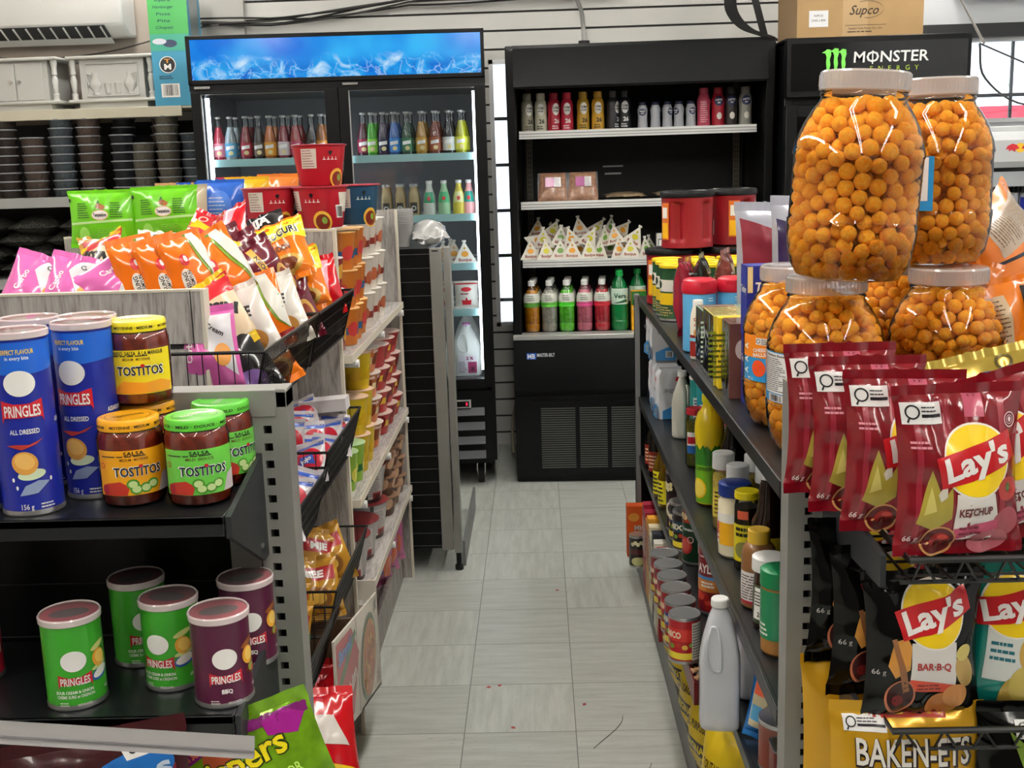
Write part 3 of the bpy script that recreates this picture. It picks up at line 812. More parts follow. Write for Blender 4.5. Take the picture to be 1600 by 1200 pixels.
# --- pale wooden unit (left of the aisle, far half)
wu = thing('wooden_shelf_unit', 'grey wood grain shelf unit of cup noodles left of the aisle', 'shelf unit', (0, 0, 0))
GX = -0.49
m = MB(); m.box(-1.20, -0.512, 2.885, 2.90, 0.0, 1.375, M_WOOD); m.box(-0.516, -0.508, 2.883, 2.902, 0.0, 1.376, M_EDGE); m.box(-1.20, -0.512, 2.884, 2.901, 1.372, 1.377, M_EDGE); m.box(-0.632, -0.630, 2.8845, 2.886, 0.0, 1.372, M_GROOVE)
obj('end_panel', m, wu, lab='near end panel with a cream edge')
m = MB(); m.box(-0.93, -0.57+0.07, 4.085, 4.10, 0.0, 1.378, M_WOOD); m.box(-0.505, -0.497, 4.083, 4.102, 0.0, 1.378, M_EDGE); obj('end_panel', m, wu)
m = MB(); m.box(-0.87, -0.85, 2.90, 4.085, 0.0, 1.36, M_WOOD)
for z in (0.25, 0.5, 0.75, 1.0, 1.25): m.box(-0.851, -0.848, 2.90, 4.085, z, z+0.012, M_GROOVE)
obj('back_panel', m, wu)
m = MB(); m.box(-1.2, -0.56, 2.90, 4.085, 1.345, 1.362, M_WOODH); obj('top_board', m, wu)
for z in (1.05, 0.66, 0.365):
    m = MB(); m.box(-0.85, GX, 2.912, 4.08, z-0.022, z, M_WOODH); m.box(GX, GX+0.002, 2.912, 4.08, z-0.022, z, M_EDGE); m.box(-0.85, GX, 2.908, 2.912, z-0.022, z, M_EDGE)
    sh = obj('shelf', m, wu)
    for y in (2.98, 3.5, 4.02):
        m = MB(); m.tube([(-0.8, y, z-0.034), (GX+0.008, y, z-0.034)], 0.011, M_WHITE, 10); obj('support_rod', m, sh, lab='white support rod')
m = MB(); m.box(-0.85, -0.555, 2.90, 4.085, 0.083, 0.10, M_WOODH); m.box(-0.555, -0.54, 2.90, 4.085, 0.0, 0.115, M_WOOD); obj('base', m, wu)

# --- pale wooden instant noodle bin with wire baskets (left of the aisle, near half)
nb = thing('wooden_noodle_bin', 'grey wood grain bin heaped with bagged instant noodles', 'display bin', (0, 0, 0))
m = MB()
zz = 1.330
m.box(-1.25, -0.578, 1.93, 1.945, 1.238, 1.330, M_WOOD)
for a, b in ((1.00, 1.228), (0.77, 0.99), (0.54, 0.76), (0.31, 0.53), (0.0, 0.30)): m.box(-1.25, -0.578, 1.93, 1.945, a, b, M_WOOD)
m.box(-1.25, -0.58, 1.936, 1.944, 0.0, 1.32, M_GROOVE); m.box(-0.596, -0.5945, 1.9285, 1.931, 0.3, 1.33, M_GROOVE)
m.box(-0.578, -0.572, 1.928, 1.96, 0.0, 1.331, M_EDGE); m.box(-1.25, -0.578, 1.929, 1.946, 1.328, 1.332, M_EDGE)
obj('front_panel', m, nb, lab='slatted wood grain front panel')
m = MB(); m.box(-1.25, -0.58, 1.945, 2.884, 1.16, 1.175, M_WOODH); obj('tray', m, nb)
m = MB(); m.box(-0.645, -0.63, 1.945, 2.884, 0.0, 1.16, M_WOOD)
for z in (0.3, 0.53, 0.76, 0.99): m.box(-0.631, -0.6285, 1.945, 2.884, z, z+0.01, M_GROOVE)
obj('back_panel', m, nb)
m = MB(); m.box(-0.63, -0.54, 1.945, 2.884, 0.0, 0.05, M_WOODH); obj('base', m, nb)
def basket(y0, y1, z, x0=-0.628, x1=-0.468, drop=0.115, label=''):
    t = thing('wire_basket', label, 'basket', (0, 0, 0), group='wire baskets on the noodle bin')
    m = MB(); r = 0.0022
    xb = x1-0.03; zb = z-drop
    for pts in ([(x0, y0, z), (x1, y0, z), (x1, y1, z), (x0, y1, z)], [(x0, y0, zb), (xb, y0+.02, zb), (xb, y1-.02, zb), (x0, y1, zb)]):
        m.tube(pts, r*1.5, M_WIRE, 6)
    m.tube([(x1, y0, z), (xb, y0+.02, zb)], r, M_WIRE, 6); m.tube([(x1, y1, z), (xb, y1-.02, zb)], r, M_WIRE, 6)
    obj('rim', m, t)
    m = MB(); n = int((y1-y0)/0.013)
    for i in range(1, n):
        y = y0+(y1-y0)*i/n
        m.tube([(x0, y, zb), (xb, y, zb), (x1, y, z)], 0.0011, M_WIRE, 4)
    for k in range(1, 4):
        q = k/4; m.tube([(xb+(x1-xb)*q, y0+.02*(1-q), zb+drop*q), (xb+(x1-xb)*q, y1-.02*(1-q), zb+drop*q)], 0.0011, M_WIRE, 4)
    obj('side_wires', m, t)
    m = MB()
    for yy in (y0, y1):
        for i in range(1, 6):
            x = x0+(x1-x0)*i/6; m.tube([(x, yy, z), (min(x, xb), yy, zb)], 0.0011, M_WIRE, 4)
    obj('end_wires', m, t)
    return t
LV = [(1.225, 'upper'), (0.92, 'middle'), (0.60, 'lower')]
for z, w_ in LV:
    basket(2.40, 2.87, z, label='black wire basket, %s row, far one next to the cup noodle shelves' % w_)
    basket(1.90, 2.385, z - (0.03 if z < 1 else 0), label='black wire basket, %s row, near one behind the potato crisp can stand' % w_)

# --- black unit behind, seen end on
bu = thing('black_shelf_unit', 'black slatted shelf unit with grey posts seen end on, left of the aisle', 'shelf unit', (0, 0, 0))
m = MB(); m.box(-0.95, -0.385, 4.155, 4.17, 0.09, 1.232, M_BLACK)
z = 0.10
while z < 1.23:
    m.box(-0.95, -0.385, 4.151, 4.156, z, z+0.0015, mat('slat_glint', '6e7072', 0.3, metal=0.5)); z += 0.0505
obj('slatted_end', m, bu)
m = MB(); m.box(-0.391, -0.347, 4.13, 4.16, 0.09, 1.234, M_GREY); m.box(-0.383, -0.36, 4.128, 4.13, 1.222, 1.227, M_BLACK); obj('post', m, bu, bevel=0.002)
m = MB(); m.box(-0.343, -0.318, 4.135, 4.20, 0.075, 1.236, M_GREY); m.box(-0.34, -0.322, 4.145, 4.19, 0.02, 0.075, M_BLACK); m.cyl((-0.331, 4.165, 0.0), 0.016, 0.02, M_RUBBER, 12); obj('post', m, bu, bevel=0.002)
m = MB(); m.box(-0.95, -0.40, 4.17, 4.95, 1.215, 1.232, M_SHELF); m.box(-0.9, -0.38, 4.17, 4.95, 0.09, 0.11, M_SHELF); m.box(-0.318, -0.308, 4.2, 4.95, 0.0, 0.10, M_GREYD); m.box(-0.7, -0.68, 4.17, 4.95, 0.1, 1.2, M_BLACK); obj('shelf', m, bu)

# --- crisp can stand (near left)
cs_ = thing('crisp_can_stand', 'black shelved stand with grey slotted uprights at the near left', 'shelf unit', (0, 0, 0))
m = MB(); upright(m, -0.452, -0.357, 1.555, 1.60, 0.0, 1.222, M_GREY, hx=(-0.392, -0.380)); m.box(-0.4075, -0.4065, 1.553, 1.556, 0, 1.19, M_BLACK)
obj('upright', m, cs_, lab='grey slotted upright', sharp=30)
m = MB(); m.box(-1.4, -0.372, 1.552, 1.60, 1.188, 1.226, M_GREY); m.box(-0.372, -0.357, 1.555, 1.60, 1.2, 1.2265, M_GREY); m.cyl((-0.42, 1.5515, 1.206), 0.0025, 0.002, M_WHITE, 8, axis='y'); obj('top_rail', m, cs_, bevel=0.002)
m = MB(); m.box(-1.4, -0.452, 1.60, 1.615, 0.0, 1.188, M_BLACK)
for i in range(13): m.box(-1.4, -0.452, 1.5985, 1.6, 0.1+i*0.083, 0.1015+i*0.083, mat('panel_seam', '4a4c4e', 0.4, metal=0.4))
obj('back_panel', m, cs_)
for z, yf in ((1.10, 1.372), (0.842, 1.345), (0.56, 1.30)):
    m = MB(); m.box(-1.4, -0.405, yf, 1.597, z-0.012, z, M_SHELF); m.box(-1.4, -0.405, yf, yf+0.006, z-0.027, z, M_SHELF)
    sh = obj('shelf', m, cs_, bevel=0.0015)
    m = MB(); m.prism([(yf+0.004, z-0.03), (yf+0.004, z-0.002), (1.555, z+0.035), (1.575, z+0.03), (1.575, z-0.115), (1.53, z-0.115)], 'x', -0.404, -0.3965, M_BRK); m.cyl((-0.3965, 1.52, z-0.09), 0.004, 0.002, M_CHROME, 8, axis='x')
    obj('bracket', m, sh, lab='dark steel shelf bracket')
# --- right shelf row (black shelves) with its end post
rs = thing('black_shelf_row', 'black shelf row of groceries with grey kick plate right of the aisle', 'shelf unit', (0, 0, 0))
m = MB(); upright(m, 0.355, 0.405, 1.60, 1.65, 0.0, 1.205, M_GREY, hx=(0.379, 0.3905)); obj('upright', m, rs, lab='grey slotted upright at the near end', sharp=30)
m = MB(); m.box(0.345, 0.362, 4.085, 4.13, 0.0, 1.05, M_GREYD); m.box(0.345, 0.86, 4.10, 4.13, 0.0, 1.03, M_BLACK); obj('upright', m, rs, lab='grey end post at the far end')
for z in (1.045, 0.675, 0.455):
    m = MB(); m.box(0.362, 0.86, 1.66, 4.085, z-0.012, z, M_SHELF); m.box(0.355, 0.364, 1.66, 4.085, z-0.027, z+0.001, M_SHELF)
    obj('shelf', m, rs, bevel=0.0015)
    m = MB()
m = MB(); m.box(0.362, 0.86, 1.66, 4.085, 0.085, 0.10, M_SHELF); m.box(0.348, 0.362, 1.6, 4.13, 0.0, 0.10, M_GREYD); obj('base', m, rs, lab='grey kick plate')
m = MB(); m.box(0.86, 0.88, 1.66, 4.13, 0.0, 1.03, M_BLACK); obj('back_panel', m, rs)
m = MB(); m.box(0.88, 1.25, 1.66, 4.085, 1.033, 1.045, M_SHELF); obj('shelf', m, rs)
m = MB(); m.box(0.405, 1.6, 1.615, 1.65, 0.0, 1.04, M_BLACK); obj('end_panel', m, rs)
# --- wire chip shelves on the near end
def wire_shelf(z, yf, label):
    t = thing('wire_shelf', label, 'shelf', (0, 0, 0), group='wire shelves of crisp bags')
    m = MB(); m.tube([(0.425, 1.60, z), (0.43, yf, z), (1.6, yf, z)], 0.0045, M_WIRE, 8); m.tube([(0.425, yf+0.02, z-0.035), (1.6, yf+0.02, z-0.035)], 0.003, M_WIRE, 6)
    obj('front_rail', m, t)
    m = MB()
    for i in range(24):
        x = 0.44+i*0.05
        m.tube([(x, 1.6, z-0.035), (x, yf+0.02, z-0.035), (x+0.004, yf, z)], 0.002, M_WIRE, 5); m.tube([(x+0.004, yf, z), (x+0.027, yf+0.018, z-0.033)], 0.002, M_WIRE, 5)
    for k in range(5): m.tube([(0.43, yf+0.05+k*0.05, z-0.038), (1.6, yf+0.05+k*0.05, z-0.038)], 0.002, M_WIRE, 5)
    obj('wires', m, t)
    m = MB(); m.prism([(yf+0.03, z-0.045), (yf+0.03, z-0.005), (1.60, z+0.02), (1.60, z-0.06)], 'x', 0.405, 0.412, M_BRK); obj('bracket', m, t)
    return t
wire_shelf(1.052, 1.29, 'black wire shelf holding dark red ketchup crisp bags at the near right')
wire_shelf(0.812, 1.33, 'black wire shelf holding the black barbecue crisp bags, below the ketchup ones')
wire_shelf(0.52, 1.30, 'lowest black wire shelf at the near right')

# ================================================================ PRODUCT BUILDERS
def cylS(r, z0=0.0, sy=1.0):
    def S(u, v, o):
        a = -PI/2 + u/r
        return ((r+o)*math.cos(a), sy*(r+o)*math.sin(a), z0+v)
    return S
def profS(fn, z0=0.0):
    """surface of revolution whose radius is fn(v)"""
    r0 = fn(0.0)
    def S(u, v, o):
        r = fn(v); a = -PI/2 + u/max(r, 0.004)
        return ((r+o)*math.cos(a), (r+o)*math.sin(a), z0+v)
    return S
def planeS(x=0.0, y=0.0, z=0.0, yaw=0.0):
    c, s = math.cos(yaw), math.sin(yaw)
    return lambda u, v, o: (x+u*c+o*s, y+u*s-o*c, z+v)
def lerp_prof(pts):
    def f(v):
        if v <= pts[0][1]: return pts[0][0]
        for (r0, z0), (r1, z1) in zip(pts, pts[1:]):
            if v <= z1:
                return r0 + (r1-r0)*(v-z0)/max(z1-z0, 1e-6)
        return pts[-1][0]
    return f
M_TIN = mat('tin_metal', 'b9bbbc', 0.28, metal=0.85)
M_TIND = mat('tin_lid_metal', '8d9092', 0.35, metal=0.8)
M_CLEAR = clear('clear_plastic', (0.97, 0.97, 0.97), gloss=0.07)
M_GLASS = clear('clear_glass', (0.95, 0.97, 0.96), gloss=0.08)
M_CLOUDY = clear('cloudy_plastic', (0.9, 0.9, 0.92), gloss=0.06, rough=0.15, dens=0.35, dcol='dfe2e8')

def tin_can(name, label, r, h, col, decor=None, lid='metal', group=None, cat='can', body_rough=0.35, lidcol=None, bands=()):
    t = thing(name, label, cat, group=group)
    m = MB(); pm = mat('print_'+col, col, body_rough, spec=0.5, coat=0.25)
    if lid == 'metal':
        m.lathe([(r*0.97, 0), (r, 0.003), (r, 0.005), (r*0.985, 0.008), (r*0.985, h-0.008), (r, h-0.005), (r, h-0.001), (r*0.97, h)], [M_TIN, M_TIN, M_TIN, pm, M_TIN, M_TIN, M_TIN], 28)
    else:
        m.lathe([(r*0.97, 0), (r*1.01, 0.002), (r*1.01, 0.005), (r*0.985, 0.008), (r*0.985, h)], [M_TIN, M_TIN, M_TIN, pm], 28)
    S = cylS(r*0.985)
    for v0, v1, c in bands:
        m.decal(s_rect(-PI*r*0.98, v0, PI*r*0.98, v1), S, ink(c), 0.0003, me=0.014)
    if decor: decor(m, S)
    obj('body', m, t)
    m = MB()
    if lid == 'metal':
        m.lathe([(0.0005, h-0.004), (r*0.6, h-0.004), (r*0.62, h-0.003), (r*0.78, h-0.003), (r*0.8, h-0.005), (r*0.9, h-0.005), (r*0.93, h-0.001), (r*0.985, h+0.0005), (r*1.0, h-0.002)], M_TIND, 28, close=False)
    else:
        lm = lidcol
        m.lathe([(r*1.0, h-0.007), (r*1.035, h-0.006), (r*1.04, h+0.001), (r*1.0, h+0.003), (r*0.96, h+0.0015)], lm if lid == 'plastic' else lm[0], 28, close=False); m.lathe([(r*0.965, h+0.0015), (0.0005, h+0.0015)], lm if lid == 'plastic' else lm[1], 28, close=False)
    obj('lid', m, t)
    return t

def bagS(W, H, T, seed=0, seal=0.07, wr=0.0025, narrow=0.06, bend=0.0):
    sd = seed*13.7
    def S(u, v, o, side=1):
        s0 = seal*H
        sv = (v-s0)/(H-2*s0)
        inside = 0 < sv < 1
        pr = (math.sin(PI*max(0, min(1, sv))))**0.55 if inside else 0.0
        su = max(-1, min(1, 2*u/W))
        cr = max(0.0, 1-abs(su)**2.6)**0.75
        th = T/2*pr*cr
        d = min(v, H-v)/H
        w = wr*(noise.noise(Vector((u*55+sd, v*9, side*3.1)))*math.exp(-d*7)*1.6 + 0.8*noise.noise(Vector((u*18+sd, v*22, side*5))) )
        w *= (0.25+0.75*min(1, pr*2)) if inside else 0.35
        edge = 1 if abs(su) < 0.98 else 0
        x = u*(1-narrow*pr) 
        y = -side*(th+o) - side*w*(cr**0.5 if inside else 1)*(1 if inside else side)
        if not inside:
            y = -side*(0.0006+o) + wr*0.6*noise.noise(Vector((u*60+sd, 0.3, 1.0)))
        y += bend*((v/H)**2)*H
        return (x, y, v)
    return S
def bag_mesh(W, H, T, front, back, seed=0, decor=None, nu=26, nv=34, **k):
    S = bagS(W, H, T, seed, **k); s0 = k.get('seal', 0.07)
    m = MB()
    v0, v1 = s0*H*0.9, H-s0*H*0.9
    m.grid(lambda a, b: S((a-0.5)*W, v0+(v1-v0)*b, 0, 1), nu, nv, front)
    m.grid(lambda a, b: S((0.5-a)*W, v0+(v1-v0)*b, 0, -1), nu, nv, back)
    if decor: decor(m, lambda u, v, o: S(u, v, o, 1))
    ends = []
    for lo, hi in ((0, v0), (v1, H)):
        e = MB()
        nz = 4
        for side in (1, -1):
            def F(a, b, side=side):
                u = (a-0.5)*W*side; v = lo+(hi-lo)*b
                p = S(u, v, 0, side)
                zz = p[2]
                if (b == 0 and lo == 0) or (b == 1 and hi == H):
                    zz += 0.0012*(1 if int(a*nu*2) % 2 else -1)
                return (p[0], p[1]+0.0004*math.sin(b*nz*PI), zz)
            e.grid(F, nu*1, nz, front if side == 1 else back)
        ends.append(e)
    return m, ends
def bag(name, label, W, H, T, front, back, seed=0, decor=None, group=None, cat='bag', center=False, **k):
    t = thing(name, label, cat, group=group)
    m, ends = bag_mesh(W, H, T, front, back, seed, decor, **k)
    M = Matrix.Translation((0, 0, -H/2)) if center else None
    if M:
        m.xf(M); [e.xf(M) for e in ends]
    obj('body', m, t, sharp=60); obj('bottom_seal', ends[0], t, sharp=60); obj('top_seal', ends[1], t, sharp=60)
    return t
def carton(name, label, w, d, h, col, decor=None, group=None, cat='box', topcol=None, rough=0.45, side=None):
    t = thing(name, label, cat, group=group)
    m = MB(); pm = mat('board_'+col, col, rough, spec=0.45)
    m.box(-w/2, w/2, 0, d, 0, h, pm)
    if decor: decor(m, planeS(0, 0, 0))
    if side: side(m, lambda u, v, o: (-w/2-o, d/2-u, v))
    obj('body', m, t)
    m = MB(); m.box(-w/2, w/2, 0, d, h-0.0005, h+0.0006, mat('board_'+(topcol or col), topcol or col, rough)); obj('top_flap', m, t)
    return t
def bottle(name, label, prof, body, cap_r, cap_h, cap, decor=None, lab_band=None, group=None, cat='bottle', n=22, level=None, liquid=None, sx=1, sy=1):
    """prof = [(r, z)...] outer body; an optional liquid fills it up to level"""
    t = thing(name, label, cat, group=group)
    m = MB(); m.lathe(prof, body, n, sx=sx, sy=sy); 
    obj('body', m, t)
    if liquid is not None:
        fn = lerp_prof(prof); zs = [0.002] + [z for r, z in prof if 0.004 < z < level] + [level]
        m = MB(); m.lathe([(fn(z)*0.955, z) for z in zs], liquid, n, sx=sx, sy=sy); obj('contents', m, t)
    if decor:
        m = MB(); decor(m, profS(lerp_prof(prof))); obj('label', m, t)
    zt = prof[-1][1]
    m = MB(); m.lathe([(cap_r, zt-0.002), (cap_r*1.02, zt+0.001), (cap_r, zt+cap_h-0.002), (cap_r*0.9, zt+cap_h), (0.0005, zt+cap_h)], cap, 18, close=False, sx=1); obj('cap', m, t)
    return t
def cup(name, label, r0, r1, h, col, lidcol, decor=None, group=None, cat='cup', lidr=1.06, rough=0.4):
    t = thing(name, label, cat, group=group)
    m = MB(); m.lathe([(r0*0.95, 0), (r0, 0.003), (r1, h-0.004), (r1*1.03, h-0.002), (r1*1.03, h)], mat('print_'+col, col, rough, coat=0.2), 26)
    if decor: decor(m, profS(lambda v: r0+(r1-r0)*max(0, min(1, v/h))))
    obj('body', m, t)
    m = MB(); m.lathe([(r1*lidr, h-0.001), (r1*lidr, h+0.001), (r1*0.98, h+0.0025), (0.0005, h+0.0015)], mat('print_'+lidcol, lidcol, 0.35), 26, close=True); obj('lid', m, t)
    return t

# ================================================================ CRISP CANS (near left)
WHT = ink('f4f2ee'); YL = ink('ffd21a'); BLK = ink('16161a'); REDI = ink('c81e2c')
def crisp_art(h, kind):
    def d(m, S):
        big = h > 0.2
        k = 1.0 if big else 0.85
        vm = h*0.655 if big else h*0.43
        if kind == 'blue':
            m.decal(s_rect(-0.118, h*0.80, 0.118, h-0.010), S, ink('1f63d0'), 0.0003, me=0.014)
            m.decal(s_poly([(-0.05, h*0.80), (-0.02, h*0.785), (0.02, h*0.785), (0.05, h*0.80), (0.05, h*0.805), (-0.05, h*0.805)]), S, ink('1f63d0'), 0.0004)
            m.decal(s_text('PERFECT FLAVOUR', 0, h*0.905, 0.006, w=0.042, bold=0.015), S, YL, 0.0006); m.decal(s_text('in every bite', 0, h*0.872, 0.0048, w=0.028, bold=0.015), S, WHT, 0.0006)
        # plain white oval and a red bow banner with the name
        m.decal(s_ell(0, vm+0.019*k, 0.019*k, 0.0165*k), S, WHT, 0.0006)
        w = 0.023*k; y0, y1 = vm-(0.028 if big else 0.022)*k, vm-0.002*k
        m.decal(s_poly([(-w*1.12, y0-0.004*k), (-w, y0+0.003*k), (w, y0+0.003*k), (w*1.12, y0-0.004*k), (w*1.1, y1), (w*0.4, y1-0.005*k), (-w*0.4, y1-0.005*k), (-w*1.1, y1)]), S, REDI, 0.0007)
        m.decal(s_text('PRINGLES', 0, (y0+y1)/2-0.0015*k, (0.0145 if big else 0.0125)*k, w=w*1.9, bold=0.02), S, WHT, 0.0011)
        if kind == 'blue':
            m.decal(s_text('ALL DRESSED', 0, vm-0.043, 0.0062, w=0.036, bold=0.02), S, WHT, 0.0006)
            m.decal(s_text('ASSAISONNÉE', 0.062, vm-0.034, 0.0062, w=0.036, bold=0.02), S, WHT, 0.0006); m.decal(s_text('ASSAISONNÉE', -0.062, vm-0.034, 0.0062, w=0.036, bold=0.02), S, WHT, 0.0006)
            m.decal(s_ell(-0.004, h*0.30, 0.016, 0.015, rot=-0.4), S, ink('e0a04a'), 0.0008); m.decal(s_ell(-0.004, h*0.31, 0.012, 0.010, rot=-0.4), S, ink('efbd68'), 0.001)
            m.decal(s_poly([(-0.024, h*0.40), (-0.006, h*0.375), (0.012, h*0.40), (0.022, h*0.43), (0.004, h*0.40), (-0.012, h*0.405)]), S, ink('b83a30'), 0.0009)
            m.decal(s_ell(0.003, h*0.235, 0.017, 0.007, rot=0.1), S, ink('d7e6c2'), 0.0007)
            m.decal(s_poly([(-0.014, h*0.12), (0.008, h*0.13), (0.024, h*0.19), (0.010, h*0.20), (-0.006, h*0.175)]), S, ink('8f9fc0'), 0.0008)
            for a, b in ((-0.02, 0.21), (0.026, 0.2), (-0.016, 0.165)): m.decal(s_ell(a, h*b, 0.0016, 0.0028), S, WHT, 0.0009)
            m.decal(s_text('156 g', -0.006, h*0.055, 0.007, w=0.015, bold=0.01), S, WHT, 0.0006)
            m.decal(s_lines(0.01, h*0.04, 0.034, h*0.075, 2), S, WHT, 0.0006)
            for c in (0.098,):
                m.decal(s_rect(c-0.02, h*0.1, c+0.02, h*0.93), S, WHT, 0.0005); m.decal(s_lines(c-0.018, h*0.12, c+0.018, h*0.86, 26, 0.35), S, ink('55555e'), 0.0008); m.decal(s_text('Nutrition Facts', c, h*0.90, 0.0042, w=0.034, bold=0.02), S, BLK, 0.0009)
                m.decal(s_rect(c-0.02, h*0.44, c+0.02, h*0.45), S, BLK, 0.0009)
            # the same front again further round
            for o in (-0.078,):
                m.decal(s_ell(o, vm+0.019, 0.019, 0.0165), S, WHT, 0.0006)
                m.decal(s_poly([(o-w*1.12, y0-0.004), (o+w*1.12, y0-0.004), (o+w*1.1, y1), (o-w*1.1, y1)]), S, REDI, 0.0007); m.decal(s_text('PRINGLES', o, (y0+y1)/2-0.0015, 0.0145, w=w*1.9, bold=0.02), S, WHT, 0.0011)
        else:
            if kind == 'green':
                m.decal(s_text('SOUR CREAM & ONION', -0.002, h*0.215, 0.0042, w=0.048, bold=0.03), S, WHT, 0.0006); m.decal(s_text('CRÈME SURE et OIGNON', -0.001, h*0.165, 0.0042, w=0.048, bold=0.02), S, WHT, 0.0006)
                m.decal(s_ell(0.036, h*0.36, 0.015, 0.0085, rot=0.35), S, ink('2e62b0'), 0.0007); m.decal(s_ell(0.036, h*0.37, 0.013, 0.006, rot=0.35), S, ink('f3f1ea'), 0.001)
            elif kind == 'plum':
                m.decal(s_text('BBQ', 0.0, h*0.19, 0.0055, w=0.014, bold=0.04), S, WHT, 0.0006); m.decal(s_lines(-0.006, h*0.215, 0.006, h*0.23, 1), S, WHT, 0.0006)
                m.decal(s_poly([(0.028, h*0.36), (0.04, h*0.30), (0.052, h*0.33), (0.05, h*0.44), (0.04, h*0.47)]), S, ink('6b2a1c'), 0.0007); m.decal(s_ell(0.04, h*0.38, 0.006, 0.006), S, ink('9aa84a'), 0.001); m.decal(s_ell(0.045, h*0.35, 0.004, 0.004), S, ink('c23a2a'), 0.0011)
            cc = 0.035 if kind != 'red' else 0.05
            m.decal(s_ell(cc, h*0.53, 0.011, 0.0125, rot=0.3), S, ink('e8a838'), 0.0008); m.decal(s_ell(cc+0.001, h*0.54, 0.008, 0.009, rot=0.3), S, ink('f6cf6a'), 0.001)
            m.decal(s_ell(cc, h*0.67, 0.013, 0.004, rot=0.35), S, ink('d9dc8a') if kind == 'green' else ink('9c5a2c'), 0.0008)
            if kind == 'green': m.decal(s_ell(cc, h*0.44, 0.013, 0.0035, rot=0.2), S, ink('c9d98e'), 0.0008)
            m.decal(s_text('66 g' if kind == 'plum' else ('57 g' if kind == 'red' else '68 g'), 0.046, h*0.17, 0.005, w=0.009, bold=0.01), S, WHT, 0.0006)
            m.decal(s_lines(-0.022, h*0.06, -0.006, h*0.11, 2), S, WHT, 0.0006); m.decal(s_lines(0.0, h*0.05, 0.026, h*0.08, 2), S, WHT, 0.0006)
            c = 0.078
            m.decal(s_rect(c-0.013, h*0.3, c+0.014, h*0.92), S, WHT, 0.0005); m.decal(s_lines(c-0.012, h*0.33, c+0.013, h*0.9, 20, 0.35), S, ink('55555e'), 0.0008)
            if kind == 'red':
                for q in (0.3, 0.45, 0.6): m.decal(s_poly([(0.02, h*q), (0.05, h*(q+0.03)), (0.07, h*(q-0.02)), (0.055, h*(q+0.11)), (0.03, h*(q+0.09))]), S, ink('f2c84a'), 0.0008+q*0.0005)
    return d
M_PINKLID = (clear('pinkish_lid_rim', (1.0, 0.93, 0.93), gloss=0.08, dens=0.75, dcol='f6e6e6'), clear('clear_lid_top', (1.0, 0.96, 0.96), gloss=0.05, dens=0.12, dcol='f6e6e6'))
M_SEALR = mat('pink_foil_seal', 'c8606c', 0.3, metal=0.2)
def crisp_can(name, label, r, h, col, kind, group):
    t = tin_can(name, label, r, h, col, crisp_art(h, kind), lid='clear', lidcol=M_PINKLID, group=group, body_rough=0.28)
    m = MB(); m.lathe([(r*0.95, h-0.001), (r*0.95, h+0.0004), (0.0005, h+0.0004)], M_SEALR, 26, close=False)
    S = lambda u, v, o: (u, v, h+0.0004+o)
    m.decal(s_ell(0, -0.002, r*0.66, r*0.40), S, ink('e8e2e2') if kind == 'blue' else ink('6e6668'), 0.0003)
    if kind != 'blue': m.decal(s_poly([(-r*0.5, -0.004), (-r*0.1, 0.0), (r*0.1, 0.0), (r*0.5, -0.004), (r*0.3, -0.012), (0, -0.006), (-r*0.3, -0.012)]), S, ink('4a464c'), 0.0008) if False else None
    obj('foil_seal', m, t, lab='pink foil seal under the clear lid')
    return t
g = 'tall blue crisp cans on the upper shelf'
cb = crisp_can('crisp_can', '', 0.0385, 0.236, '1a2790', 'blue', g); cb['category'] = 'can'
P = Proto(cb)
for x, y, yaw, lb in ((-0.668, 1.425, 22, 'tall blue all dressed crisp can at the front of the upper shelf, nearest can'),
                      (-0.612, 1.497, -8, 'tall blue crisp can just behind and right of the nearest tall can'),
                      (-0.627, 1.556+0.0, -38, 'tall blue crisp can at the back turned to show its white nutrition panel'),
                      (-0.748, 1.440, 0, 'tall blue crisp can cut by the left picture edge, front row'),
                      (-0.706, 1.552, 20, 'tall blue crisp can at the back behind the front row, left one')):
    P.place((x, y, 1.10), R(yaw), lb, g)
g = 'short crisp cans on the lower shelf'
def short(col, kind, places):
    P = Proto(crisp_can('crisp_can', '', 0.0385, 0.122, col, kind, g))
    for x, y, yaw, lb in places: P.place((x, y, 0.842), R(yaw), lb, g)
short('3b9f2a', 'green', ((-0.628, 1.402, 22, 'short green sour cream and onion crisp can at the front left of the lower shelf'),
                          (-0.584, 1.530, 30, 'short green crisp can standing behind the other two green ones'),
                          (-0.513, 1.452, -12, 'short green crisp can turned to its nutrition panel, beside the plum can')))
short('521a38', 'plum', ((-0.430, 1.400, 22, 'short plum barbecue crisp can at the front right of the lower shelf'),
                         (-0.425, 1.520, 20, 'short plum barbecue crisp can at the back beside the slotted upright')))
short('c01f38', 'red', ((-0.802, 1.475, -45, 'short red crisp can cut by the left picture edge on the lower shelf'),))

